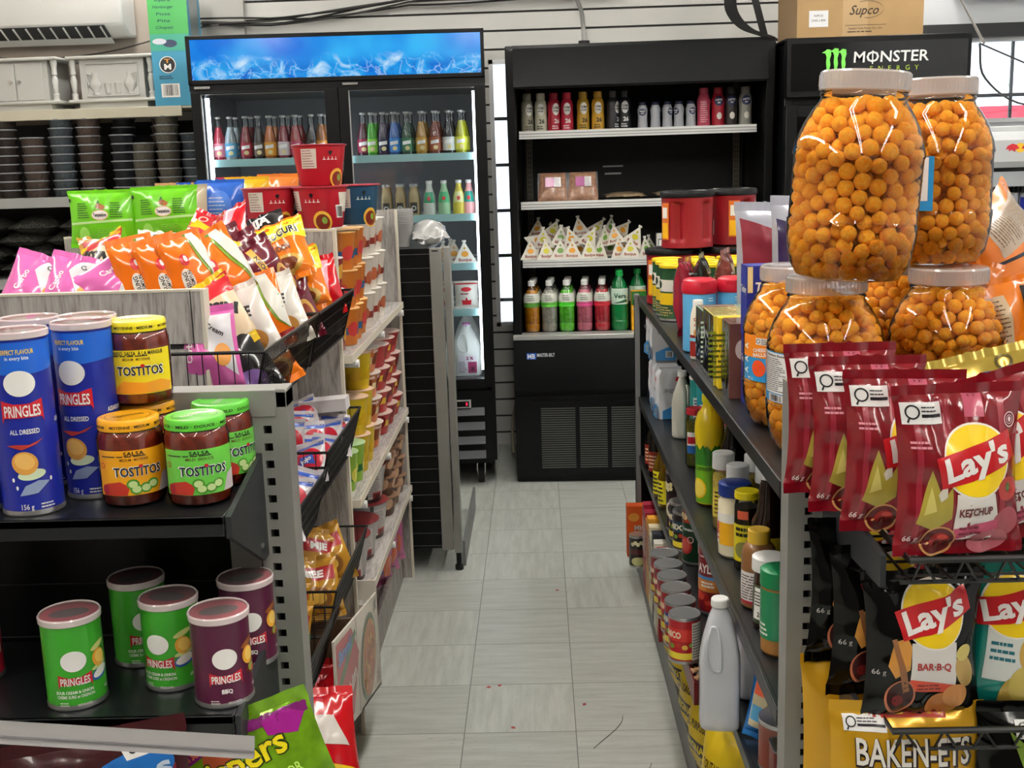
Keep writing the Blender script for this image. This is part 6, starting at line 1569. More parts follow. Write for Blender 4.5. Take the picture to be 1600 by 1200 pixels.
t = bottle('pepper_jar', 'narrow dark jar with a bright yellow lid and yellow label', [(0.023, 0), (0.026, 0.004), (0.026, 0.135), (0.023, 0.15), (0.0215, 0.155)], M_GLASS, 0.026, 0.014, mat('lid_mango', 'f0de1e', 0.3, coat=0.3), lambda m, S: (m.decal(s_rect(-0.045, 0.02, 0.045, 0.10), S, ink('e6d81e'), 0.0005), m.decal(s_lines(-0.03, 0.072, 0.02, 0.096, 2, 0.6), S, ink('2a2a10'), 0.0009), m.decal(s_ell(-0.012, 0.045, 0.02, 0.018), S, ink('8a8a4a'), 0.0009), m.decal(s_rect(-0.025, 0.112, -0.002, 0.130), S, ink('f06a4a'), 0.0012)), cat='jar', level=0.135, liquid=mat('dark_peppers', '241c10', 0.4)); t.location = (0.423, 2.293, Z2)
BRN = [(0.031, 0), (0.036, 0.005), (0.036, 0.115), (0.034, 0.13), (0.024, 0.155), (0.0235, 0.165), (0.022, 0.168), (0.0225, 0.178), (0.0205, 0.182), (0.0205, 0.20), (0.0165, 0.215), (0.0155, 0.222)]
bottle('syrup_bottle', 'dark brown ribbed neck bottle with a white cap and yellow label', BRN, mat('dark_brown_glass', '1e0f08', 0.08, coat=0.7), 0.017, 0.026, mat('grey_white_cap', 'c8caca', 0.4), lambda m, S: (m.decal(s_rect(-0.09, 0.01, 0.09, 0.108), S, ink('d8c22a'), 0.0005), m.decal(s_lines(-0.06, 0.06, 0.0, 0.10, 3, 0.6), S, ink('3a3010'), 0.0009), m.decal(s_ell(-0.03, 0.035, 0.02, 0.015), S, ink('7a4a2a'), 0.0009))).location = (0.449, 2.195, Z2)
SQ = [(0.028, 0), (0.033, 0.005), (0.034, 0.05), (0.033, 0.055), (0.0335, 0.06), (0.033, 0.10), (0.0335, 0.104), (0.031, 0.112), (0.031, 0.116), (0.026, 0.124), (0.0225, 0.128)]
bottle('squeeze_bottle', 'amber squeeze bottle with a yellow flip cap on the second shelf', SQ, mat('amber_syrup', '8a6038', 0.3, coat=0.3), 0.0215, 0.026, mat('mustard_yellow_cap', 'e2b83a', 0.4), lambda m, S: (m.decal(s_rect(-0.05, 0.015, 0.05, 0.075), S, ink('e4e0dc'), 0.0005), m.decal(s_lines(-0.045, 0.02, 0.045, 0.07, 9, 0.4), S, ink('5a4a44'), 0.0009), m.decal(s_rect(-0.05, 0.012, 0.05, 0.018), S, ink('a82a38'), 0.0009))).location = (0.408, 2.085, Z2)
t = bottle('spread_jar', 'dark chocolate spread jar with a ribbed white lid', [(0.026, 0), (0.030, 0.004), (0.031, 0.06), (0.029, 0.09), (0.028, 0.112)], mat('chocolate_spread', '2a140c', 0.15, coat=0.6), 0.0325, 0.024, M_WHITE, lambda m, S: (m.decal(s_rect(-0.045, 0.012, 0.045, 0.085), S, ink('3a4a30'), 0.0005), m.decal(s_poly([(-0.04, 0.02), (-0.012, 0.02), (-0.008, 0.08), (-0.036, 0.08)]), S, WHT, 0.0009), m.decal(s_lines(-0.036, 0.045, -0.014, 0.075, 5), S, ink('3a3a3a'), 0.0012), m.decal(s_text('25', -0.024, 0.03, 0.009, bold=0.02), S, BLK, 0.0012), m.decal(s_ell(0.012, 0.07, 0.01, 0.006), S, ink('c02a2a'), 0.0009)), cat='jar'); t.location = (0.409, 1.985, Z2)
t = bottle('peanut_butter_jar', 'peanut butter jar with a green lid and label beside the slotted post', [(0.028, 0), (0.032, 0.005), (0.033, 0.04), (0.033, 0.115), (0.030, 0.125)], mat('peanut_butter', 'a8763a', 0.35, coat=0.4), 0.034, 0.028, mat('green_lid', '12804c', 0.35), lambda m, S: (m.decal(s_rect(-0.09, 0.03, 0.09, 0.118), S, ink('128052'), 0.0005), m.decal(s_lines(-0.06, 0.035, -0.02, 0.06, 3), S, WHT, 0.0009)), cat='jar'); t.location = (0.404, 1.875, Z2)

# --- third shelf
M_HAZY = clear('hazy_jug_plastic', (1, 1, 1), gloss=0.06, rough=0.2, dens=0.6, dcol='f4f8ff')
for i, (x, y, lb) in enumerate(((0.385, 3.90, 'dark vinegar bottle with a black cap and rusty label, far end of the third shelf'), (0.388, 3.80, 'dark vinegar bottle with a black cap, second from the far end of the third shelf'))):
    bottle('vinegar_bottle', lb, [(0.022, 0), (0.025, 0.004), (0.025, 0.10), (0.012, 0.135), (0.0115, 0.155)], mat('black_sauce', '0c0807', 0.12), 0.013, 0.02, M_BLACK, lambda m, S: (m.decal(s_rect(-0.04, 0.02, 0.04, 0.09), S, ink('8a2a1a'), 0.0005), m.decal(s_lines(-0.03, 0.03, 0.03, 0.08, 4), S, ink('e0c8a0'), 0.0009)), group='dark vinegar bottles').location = (x, y, Z3)
M_OIL = mat('olive_oil', '8a6a10', 0.1, trans=0.5, coat=0.5)
for i, (x, y, lb) in enumerate(((0.382, 3.55, 'olive oil bottle with a gold cap and yellow label at the aisle edge, far one'), (0.386, 3.44, 'olive oil bottle with a gold cap and yellow label at the aisle edge, near one'), (0.45, 3.42, 'clear oil bottle behind the olive oil bottles with an orange price dot'))):
    bottle('oil_bottle', lb, [(0.026, 0), (0.029, 0.005), (0.029, 0.095), (0.022, 0.12), (0.012, 0.148), (0.012, 0.158)], M_OIL, 0.0145, 0.022, mat('gold_cap', 'a88a2c', 0.35, metal=0.4), lambda m, S: (m.decal(s_rect(-0.05, 0.015, 0.05, 0.09), S, ink('d8cc1e'), 0.0005), m.decal(s_lines(-0.045, 0.02, -0.01, 0.085, 5), S, ink('1a2a30'), 0.0009)), group='olive oil bottles').location = (x, y, Z3)
def beans(m, S):
    m.decal(s_rect(-0.10, 0.11, 0.10, 0.165), S, ink('1c1418'), 0.0004)
    for i in range(9): m.decal(s_ell(-0.06+0.011*(i % 4), 0.125+0.012*(i//4)+0.004*(i % 2), 0.006, 0.007), S, ink('e8dca8'), 0.0008)
    m.decal(s_ell(-0.015, 0.065, 0.034, 0.028), S, ink('ded4b8'), 0.0008); m.decal(s_ell(-0.012, 0.068, 0.027, 0.02), S, ink('2a1620'), 0.0012); m.decal(s_rect(-0.008, 0.085, 0.028, 0.14), S, ink('a9aaa8'), 0.0014); m.decal(s_lines(-0.006, 0.088, 0.026, 0.137, 9, 0.35), S, ink('55565a'), 0.0018)
    m.decal(s_rect(-0.012, 0.015, 0.04, 0.040), S, WHT, 0.0014); m.decal(s_bars(0.008, 0.017, 0.037, 0.038, 12), S, BLK, 0.0018)
t = tin_can('food_can', 'large black bean can with a grey sticker on the third shelf behind the shelf edge', 0.036, 0.178, '2c1c22', beans, group='cans on the third shelf'); t.location = (0.394, 3.225, Z3)
def vegart(c, txt):
    def d(m, S):
        m.decal(s_rect(-0.10, 0.055, 0.10, 0.085), S, ink(c), 0.0004); m.decal(s_text(txt, -0.02, 0.07, 0.016, w=0.05, bold=0.04), S, ink('f2e6c8'), 0.0010); m.decal(s_rect(-0.10, 0.012, 0.10, 0.028), S, ink('e8d23c'), 0.0006)
        for i in range(7): m.decal(s_ell(-0.05+0.016*i, 0.042+0.005*(i % 2), 0.007, 0.006), S, ink(('c23a2a', 'd8b040', '7aa03a')[i % 3]), 0.0008)
        m.decal(s_rect(0.03, 0.01, 0.07, 0.10), S, ink('e2e2da'), 0.0012); m.decal(s_lines(0.032, 0.014, 0.068, 0.096, 12, 0.35), S, ink('5a5a56'), 0.0016)
    return d
cols = [('241c1c', '3a3a48', 'MIX'), ('241c1c', '2a4a5a', 'MIX'), ('7a1620', 'a01c28', 'Habitant'), ('7a1620', 'a01c28', 'Habitant'), ('801420', 'b02030', 'Habitant'), ('8c1c1c', 'c22a2a', 'UNICO'), ('a01c22', '28408a', 'UNICO'), ('b8202a', 'd83a30', 'UNICO')]
pos = [(0.394, 3.135), (0.394, 3.048)]+[(0.3175, 2.90-0.083*i) for i in range(6)]
for i, ((a, b, tx), (x, y)) in enumerate(zip(cols, pos)):
    t = tin_can('food_can', '%s can at the aisle edge, %s after the big black bean can' % (['black mixed vegetable', 'black bean salad', 'dark red soup', 'dark red soup', 'dark red soup', 'red tomato', 'red chickpea', 'lentil'][i], ORD[i]), 0.0375, 0.112, a, vegart(b, tx), group='cans on the third shelf'); t.location = (x, y, Z3 if i < 2 else 0.386); t.rotation_euler = (0, 0, R(-28))
k = 0
for y in (3.05, 2.94, 2.83):
    t = tin_can('food_can', 'dark can in the second row of the third shelf, %s from the oil bottles' % ORD[k], 0.0375, 0.112, '30201c', vegart('4a3a2a', 'MIX'), group='cans on the third shelf'); t.location = (0.505, y+0.02, Z3); k += 1
def tom(m, S):
    m.decal(s_rect(-0.035, 0.115, 0.0, 0.150), S, ink('a83a1c'), 0.0006); m.decal(s_text('PRIMO', -0.022, 0.132, 0.018, w=0.05, bold=0.03), S, ink('f2e0a8'), 0.0010); m.decal(s_text('Tomatoes', -0.015, 0.098, 0.009, w=0.045, bold=0.02), S, WHT, 0.0008)
    m.decal(s_ell(-0.025, 0.052, 0.022, 0.024), S, ink('b83030'), 0.0008); m.decal(s_ell(-0.025, 0.052, 0.016, 0.018), S, ink('d0584a'), 0.0011); m.decal(s_ring(-0.008, 0.07, 0.007, 0.009), S, ink('e8c0b8'), 0.0013)
    m.decal(s_rect(0.012, 0.035, 0.05, 0.145), S, ink('dcdcd4'), 0.0008); m.decal(s_lines(0.014, 0.04, 0.048, 0.14, 20, 0.35), S, ink('5a5a56'), 0.0012)
t = tin_can('food_can', 'tall dark green tomato can with a white panel on the third shelf', 0.040, 0.172, '123a24', tom, group='cans on the third shelf'); t.location = (0.410, 2.945, Z3); t.rotation_euler = (0, 0, R(-22))
def ayl(m, S):
    m.decal(s_text('AYLMER', -0.006, 0.115, 0.022, w=0.082, bold=0.035), S, ink('f0ebe2'), 0.0008); m.decal(s_rect(-0.12, 0.088, 0.12, 0.096), S, ink('4a8ac0'), 0.0005); m.decal(s_rect(-0.12, 0.058, 0.12, 0.088), S, ink('c8782a'), 0.0005); m.decal(s_lines(-0.035, 0.068, 0.012, 0.084, 2, 0.6), S, ink('f0e8da'), 0.0009)
    rg = random.Random(5)
    for i in range(26): m.decal(s_ell(rg.uniform(-0.05, 0.05), rg.uniform(0.012, 0.05), 0.009, 0.007, rot=rg.random()*3), S, ink(('b02a22', 'c84a3a', '9a1c18')[i % 3]), 0.0006+0.0003*(i % 3))
    m.decal(s_lines(-0.04, 0.14, 0.02, 0.148, 1), S, ink('e0c8c0'), 0.0008)
t = tin_can('food_can', 'tall dark red tomato can with an orange band on the third shelf', 0.042, 0.178, '781420', ayl, group='cans on the third shelf'); t.location = (0.407, 2.60, Z3); t.rotation_euler = (0, 0, R(-14))
jug('vinegar_jug', 'cloudy white plastic vinegar jug with a white cap overhanging the third shelf', 'jug', (0.3265, 2.035, Z3), -8, 0.078, 0.075, 0.252, M_HAZY, M_WHITE, 0.0165, 0.014, level=0.28, liq=clear('cloudy_water', (0.96, 0.98, 1.0), dens=0.6, dcol='f6f9ff'), label=lambda m, S, S2: (m.decal(s_rect(-0.02, 0.04, 0.02, 0.12), S2, ink('e4e6e8'), 0.001), m.decal(s_rect(-0.02, 0.08, 0.02, 0.12), S2, ink('3a4a40'), 0.0016), m.decal(s_lines(-0.016, 0.045, 0.016, 0.075, 4), S2, ink('4a5a6a'), 0.0016)))
jug('vinegar_jug', 'cloudy white plastic vinegar jug behind the overhanging one, under the second shelf', 'jug', (0.425, 2.16, Z3), -8, 0.09, 0.085, 0.20, M_HAZY, M_WHITE, 0.0165, 0.0, level=0.28, liq=clear('cloudy_water', (0.96, 0.98, 1.0), dens=0.6, dcol='f6f9ff'))
t = tin_can('food_can', 'red and blue can between the two vinegar jugs', 0.034, 0.112, 'b8202a', vegart('28408a', 'UNICO'), group='cans on the third shelf'); t.location = (0.435, 2.285, Z3)
BL = mat('blue_foil_bag', '1c78c8', 0.2, metal=0.3, coat=0.4)
b = bag('wafer_bag', 'crumpled blue and cream snack bag standing by the vinegar jug', 0.09, 0.155, 0.05, BL, BL, 71, lambda m, S: (m.decal(s_rect(-0.036, 0.025, 0.04, 0.125), S, ink('cfc4a0'), 0.0007), m.decal(s_rect(-0.035, 0.09, -0.01, 0.118), S, ink('f06a4a'), 0.0012), m.decal(s_ell(0.01, 0.06, 0.018, 0.03), S, ink('a89060'), 0.0011), m.decal(s_rect(-0.034, 0.04, -0.012, 0.07), S, ink('5aa8d8'), 0.0012)), cat='snack bag', wr=0.010); b.location = (0.400, 1.965, Z3); b.rotation_euler = (R(-6), R(8), R(-30))
m_t = tin_can('food_can', 'short wide can with an orange price dot on the third shelf near the slotted post', 0.042, 0.095, '7a3a2a', lambda m, S: (m.decal(s_text('MEAL', -0.02, 0.05, 0.02, w=0.06, bold=0.03, rot=1.57), S, ink('e8c8a0'), 0.0008),), group='cans on the third shelf'); m_t.location = (0.412, 1.875, Z3)
m = MB(); m.box(-0.012, 0.012, -0.008, 0.008, 0.0945, 0.0955, ink('f06a3a')); o = obj('price_dot', m, m_t)
for i, (y, z) in enumerate(((1.79, 0), (1.725, 0))):
    t = thing('sardine_tin', 'rectangular rounded meat tin at the near end of the third shelf, %s one' % ('far' if i == 0 else 'near'), 'tin', (0.410, y, Z3), group='meat tins')
    def rr(w, d, r=0.012, n=5):
        p = []
        for cx, cy, a0 in ((w-r, d-r, 0), (-w+r, d-r, 90), (-w+r, -d+r, 180), (w-r, -d+r, 270)):
            for k in range(n+1): a = R(a0+90*k/n); p.append((cx+r*math.cos(a), cy+r*math.sin(a)))
        return p
    m = MB(); m.prism(rr(0.035, 0.028), 'z', 0.0, 0.085-0.012*i, mat('print_6a2a20', '6a2a20', 0.4)); obj('body', m, t)
    m = MB(); m.prism(rr(0.0355, 0.0285), 'z', 0.085-0.012*i, 0.088-0.012*i, M_TIND); m.prism(rr(0.031, 0.024, 0.01), 'z', 0.088-0.012*i, 0.0885-0.012*i, mat('olive_tin_lid', '5a5a48', 0.35, metal=0.6)); obj('lid', m, t)
# --- lowest shelf
t = carton('food_box', 'orange food box sticking out at the far end of the lowest shelf', 0.07, 0.05, 0.19, 'd8571c', lambda m, S: (m.decal(s_ell(-0.01, 0.15, 0.02, 0.016), S, ink('e89a3a'), 0.0006), m.decal(s_text('Mix', 0.012, 0.11, 0.02, w=0.04, bold=0.03), S, WHT, 0.0008))); t.location = (0.335, 3.98, 0.101)
t = tin_can('food_can', 'black can with cauliflower picture standing out at the far end of the lowest shelf', 0.030, 0.118, '26201c', lambda m, S: ([m.decal(s_ell(-0.02+0.01*i, 0.088+0.006*(i % 2), 0.007, 0.007), S, ink('e8e0b8'), 0.0006) for i in range(5)] + [m.decal(s_rect(-0.05, 0.05, 0.05, 0.07), S, ink('5a2a2a'), 0.0006), m.decal(s_ell(0.0, 0.025, 0.025, 0.016), S, ink('c8c88a'), 0.0008)])); t.location = (0.329, 3.885, 0.101)
bc = [('9a2038', 'e8d8d0'), ('9a2038', 'e8d8d0'), ('d08a2a', 'a02028'), ('d89a30', 'a02028'), ('dcd0b0', '2a2a3a'), ('dcd8c0', '3a5a30'), ('2a2a34', 'd8c84a'), ('d8d4c8', 'a02a30'), ('d8c8b0', '5a2a2a'), ('a8202c', 'f0e8e0')]
for i, (c, c2) in enumerate(bc):
    t = carton('food_box', 'upright %s packet on the lowest shelf, %s from the far end' % (['crimson', 'crimson', 'orange', 'yellow orange', 'cream', 'cream and green', 'dark', 'off white', 'beige', 'red and white'][i], ORD[i]), 0.075, 0.042, 0.285-0.012*(i % 3), c, lambda m, S, c2=c2: (m.decal(s_rect(-0.03, 0.16, 0.03, 0.23), S, ink(c2), 0.0006),), group='packets on the lowest shelf', side=lambda m, S, c2=c2, i=i: (m.decal(s_rect(-0.016, 0.12, 0.016, 0.24), S, ink(c2), 0.0006), m.decal(s_text(('MAX', 'SUN', 'OAT', 'TOP')[i % 4], 0.0, 0.18, 0.016, w=0.07, bold=0.03, rot=1.57), S, WHT if i % 2 else BLK, 0.0010) if False else m.decal(s_lines(-0.012, 0.13, 0.012, 0.235, 8), S, ink('e8e0d8' if i % 2 == 0 else '40302a'), 0.0010), m.decal(s_ell(0.0, 0.07, 0.013, 0.028), S, ink(('e0a84a', 'c24a2a', '8aa04a')[i % 3]), 0.0008)))
    t.location = (0.372, 3.72-0.052*i-0.03, 0.1008)
FLY = mat('yellow_paper_bag', 'e0c01a', 0.45, coat=0.15)
def flour_art(txt, txt2):
    def d(m, S):
        m.decal(s_rect(-0.06, 0.08, 0.06, 0.115), S, ink('3a241c'), 0.0008); m.decal(s_text(txt, 0.0, 0.0975, 0.020, w=0.10, bold=0.03), S, ink('f0d82a'), 0.0013); m.decal(s_text(txt2, 0.0, 0.150, 0.019, w=0.085, bold=0.02), S, ink('3a241c'), 0.0010); m.decal(s_ell(0.025, 0.045, 0.018, 0.024), S, ink('5a2418'), 0.0010); m.decal(s_ell(0.025, 0.045, 0.012, 0.018), S, ink('b07a4a'), 0.0013); m.decal(s_lines(-0.05, 0.015, 0.0, 0.07, 7), S, ink('8a6a1a'), 0.0010)
    return d
for i, (x, y, rz, tx, t2, lb) in enumerate(((0.382, 3.02, -72, 'WHEAT', 'Robin', 'yellow paper flour bag on the lowest shelf with a dark band, far one'), (0.376, 2.84, -76, 'WHOLE WHEAT', 'Robin', 'yellow paper flour bag on the lowest shelf with a dark band, second from far'), (0.378, 2.63, -74, 'ORIGINAL', 'ALL USAGE', 'yellow paper flour bag on the lowest shelf, third from the far end'), (0.378, 2.44, -70, 'ORIGINAL', 'ALL PURPOSE', 'yellow paper flour bag on the lowest shelf, fourth from the far end'), (0.385, 2.25, -60, 'WHEAT', 'TOUT USAGE', 'yellow paper flour bag lowest and nearest, cut by the bottom picture edge'))):
    b = bag('flour_bag', lb, 0.165, 0.228, 0.10, FLY, FLY, 80+i, flour_art(tx, t2), cat='flour bag', wr=0.006, group='yellow flour bags', narrow=0.03, seal=0.04); b.location = (x, y, 0.101); b.rotation_euler = (0, 0, R(rz))
M_TRAY = mat('burgundy_tray_card', '6a141c', 0.4, coat=0.2)
tr = thing('candy_tray', 'long burgundy card tray of wrapped sweets lying on the yellow flour bags', 'tray', (0.0, 0, 0))
m = MB(); m.box(0.325, 0.42, 2.36, 3.10, 0.331, 0.334, M_TRAY); m.box(0.322, 0.3255, 2.36, 3.10, 0.331, 0.385, M_TRAY); m.box(0.42, 0.4235, 2.36, 3.10, 0.331, 0.385, M_TRAY); m.box(0.3255, 0.42, 2.36, 2.3635, 0.331, 0.385, M_TRAY); m.box(0.3255, 0.42, 3.0965, 3.10, 0.331, 0.385, M_TRAY); obj('tray', m, tr)
m = MB(); rg = random.Random(9); WR = [mat('sweet_wrap_a', 'd8c8c0', 0.3, coat=0.3), mat('sweet_wrap_b', '7a3a30', 0.3, coat=0.3), mat('sweet_wrap_c', 'b8906a', 0.3, coat=0.3)]
for i in range(120):
    x, y, z = rg.uniform(0.335, 0.41), rg.uniform(2.39, 3.07), rg.uniform(0.345, 0.385); a = rg.uniform(0, PI); c, s = math.cos(a), math.sin(a); L = 0.016; q = WR[i % 3]
    for k in (-1, 1):
        m.add([(x, y, z+.004), (x+k*L*c-0.006*s, y+k*L*s+0.006*c, z+rg.uniform(-.004, .01)), (x+k*L*c+0.006*s, y+k*L*s-0.006*c, z+rg.uniform(-.004, .01))], [(0, 1, 2)], q)
    b2 = MB(); b2.lathe([(0.001, -0.009), (0.006, -0.006), (0.006, 0.006), (0.001, 0.009)], q, 8); m.join(b2, Matrix.Translation((x, y, z)) @ Matrix.Rotation(a, 4, 'Z') @ Matrix.Rotation(PI/2, 4, 'Y'))
o = obj('wrapped_sweets', m); tag(o, 'jumble of small wrapped sweets filling the burgundy tray', 'sweets', kind='stuff')

# ================================================================ BAGGED NOODLES IN THE BIN
NC = {'pink': ('d868b0', 'dcd4dc'), 'orange': ('e8700e', 'd8d8c8'), 'burgundy': ('641226', '7a2a2a'), 'yellow': ('ecc61a', 'c8202c'), 'red': ('c0101e', 'd02030'), 'white': ('dcd8d0', 'c8a860'), 'udon': ('e87812', 'f2d820'), 'gold': ('b8862c', 'c8a860'), 'green': ('1c8c34', 'e0e4dc'), 'black': ('1c1a1c', '5a4a7a')}
def noodle_art(kind):
    def d(m, S):
        if kind == 'pink':
            m.decal(s_poly([(-0.012, 0.11), (0.0, 0.14), (0.05, 0.14), (0.05, 0.03), (0.02, 0.06)]), S, ink('dedbe0'), 0.0008); m.decal(s_text('Carbo', -0.028, 0.085, 0.012, w=0.045, rot=1.45, bold=0.02), S, WHT, 0.0012); m.decal(s_ell(0.03, 0.07, 0.014, 0.02), S, ink('e8a050'), 0.0012); m.decal(s_text('Cream', 0.022, 0.115, 0.009, w=0.035, rot=-0.6, bold=0.02), S, BLK, 0.0014)
        elif kind == 'orange':
            m.decal(s_poly([(0.008, 0.15), (0.03, 0.15), (0.054, 0.10), (0.054, 0.03), (0.034, 0.05), (0.016, 0.10)]), S, ink('7a9a2a'), 0.0010); m.decal(s_poly([(0.016, 0.15), (0.036, 0.15), (0.056, 0.10), (0.056, 0.03), (0.040, 0.05), (0.024, 0.10)]), S, ink('e2e2da'), 0.0024)
            m.decal(s_ell(-0.022, 0.105, 0.010, 0.011), S, ink('d01c28'), 0.0010); m.decal(s_ell(-0.020, 0.107, 0.004, 0.006), S, WHT, 0.0014)
            m.decal(s_ell(-0.026, 0.062, 0.012, 0.027, rot=0.1), S, ink('f0ebe0'), 0.0010); m.decal(s_text('ANSUNG', -0.030, 0.062, 0.0075, w=0.042, rot=1.62, bold=0.02), S, BLK, 0.0015); m.decal(s_text('TANGMYUN', -0.021, 0.062, 0.0075, w=0.044, rot=1.62, bold=0.02), S, BLK, 0.0015)
            m.decal(s_poly([(-0.06, 0.012), (0.06, 0.012), (0.06, 0.03), (0.0, 0.02), (-0.06, 0.034)]), S, ink('8a1a22'), 0.0012)
        elif kind in ('burgundy', 'udon'):
            if kind == 'udon':
                m.decal(s_rect(-0.06, 0.095, 0.06, 0.152), S, ink('f4dc1e'), 0.0006); m.decal(s_text('NEOGURI', 0.0, 0.110, 0.024, w=0.095, rot=0.15, bold=0.05), S, WHT, 0.0010); m.decal(s_text('NEOGURI', 0.0, 0.110, 0.022, w=0.09, rot=0.15, bold=0.02), S, BLK, 0.0016)
                m.decal(s_text('UDON', 0.0, 0.075, 0.014, w=0.04, bold=0.03), S, ink('5a2a10'), 0.001); m.decal(s_ell(0.0, 0.035, 0.04, 0.022), S, ink('caa24a'), 0.0009); m.decal(s_ell(0.0, 0.035, 0.028, 0.014), S, ink('7a3a1c'), 0.0013)
            else:
                m.decal(s_rect(-0.012, 0.02, 0.004, 0.14), S, ink('d8a23a'), 0.0008); m.decal(s_text('NEOGURI', -0.004, 0.09, 0.010, w=0.065, rot=-1.57, bold=0.03), S, BLK, 0.0013); m.decal(s_ell(0.034, 0.05, 0.018, 0.036), S, ink('c89a4a'), 0.0010); m.decal(s_ell(0.034, 0.05, 0.012, 0.026), S, ink('8a3a20'), 0.0014); m.decal(s_ring(-0.034, 0.12, 0.006, 0.009), S, ink('d8303c'), 0.0012)
        elif kind == 'yellow':
            m.decal(s_poly([(-0.06, 0.13), (0.06, 0.15), (0.06, 0.11), (-0.01, 0.10), (-0.03, 0.12)]), S, ink('cc1e2a'), 0.0007); m.decal(s_poly([(-0.01, 0.10), (0.06, 0.11), (0.06, 0.02), (0.02, 0.02)]), S, ink('d8c0a0'), 0.0009)
            m.decal(s_text('NISSIN', 0.012, 0.085, 0.026, w=0.085, rot=-0.35, bold=0.06), S, BLK, 0.0013); m.decal(s_rect(-0.012, 0.02, -0.002, 0.10), S, ink('b83a2a'), 0.0011); m.decal(s_lines(-0.055, 0.05, -0.02, 0.10, 5), S, ink('a06a1a'), 0.001)
        elif kind == 'white':
            m.decal(s_text('TASTE', 0.0, 0.10, 0.022, w=0.06, rot=-0.2, bold=0.04), S, BLK, 0.001); m.decal(s_text('OF', 0.0, 0.075, 0.012, bold=0.03), S, ink('c02a3a'), 0.001); m.decal(s_ell(0.005, 0.04, 0.032, 0.022), S, ink('b8803a'), 0.0008)
        elif kind == 'gold':
            m.decal(s_rect(-0.05, 0.09, 0.05, 0.125), S, ink('a8242a'), 0.0007); m.decal(s_text('MIE', 0.0, 0.107, 0.020, w=0.05, bold=0.05), S, WHT, 0.0012); m.decal(s_ell(0.0, 0.05, 0.036, 0.026), S, ink('8a5a24'), 0.0008); m.decal(s_ell(0.0, 0.05, 0.024, 0.016), S, ink('dcb050'), 0.0012)
        elif kind == 'green':
            m.decal(s_poly([(-0.02, 0.02), (0.05, 0.02), (0.05, 0.11), (0.0, 0.14)]), S, ink('dfe4da'), 0.0007); m.decal(s_ell(0.02, 0.05, 0.016, 0.026), S, ink('7ab83a'), 0.0012); m.decal(s_ell(0.02, 0.11, 0.014, 0.010), S, ink('c82a4a'), 0.0012)
        elif kind == 'red':
            m.decal(s_poly([(0.0, 0.02), (0.02, 0.02), (0.04, 0.14), (0.01, 0.14)]), S, ink('e890a0'), 0.0008); m.decal(s_ring(-0.03, 0.11, 0.008, 0.012), S, ink('e8c0b0'), 0.001)
        elif kind == 'black':
            m.decal(s_text('JJA', 0.0, 0.10, 0.028, w=0.05, bold=0.04), S, WHT, 0.001); m.decal(s_ell(0.0, 0.045, 0.036, 0.024), S, ink('7a5a9a'), 0.0008)
    return d
NP = {}
def noodle(kind, lb, loc, rot, s=1.0):
    if loc[0] > -0.575 and 'basket' in lb: loc = (loc[0]-0.035, loc[1], loc[2]+0.008)
    if kind not in NP:
        a, b2 = NC[kind]; n = len(NP)
        NP[kind] = Proto(bag('noodle_pack', '', 0.112, 0.158, 0.052, mat('wrap_'+kind, a, 0.16, coat=0.6), mat('wrapback_'+kind, b2, 0.2, coat=0.4), 100+n, noodle_art(kind), cat='noodle pack', wr=0.013, center=True, seal=0.09, nu=24, nv=28))
    NP[kind].place(loc, tuple(R(a) for a in rot), lb, 'bagged instant noodles', scale=s)
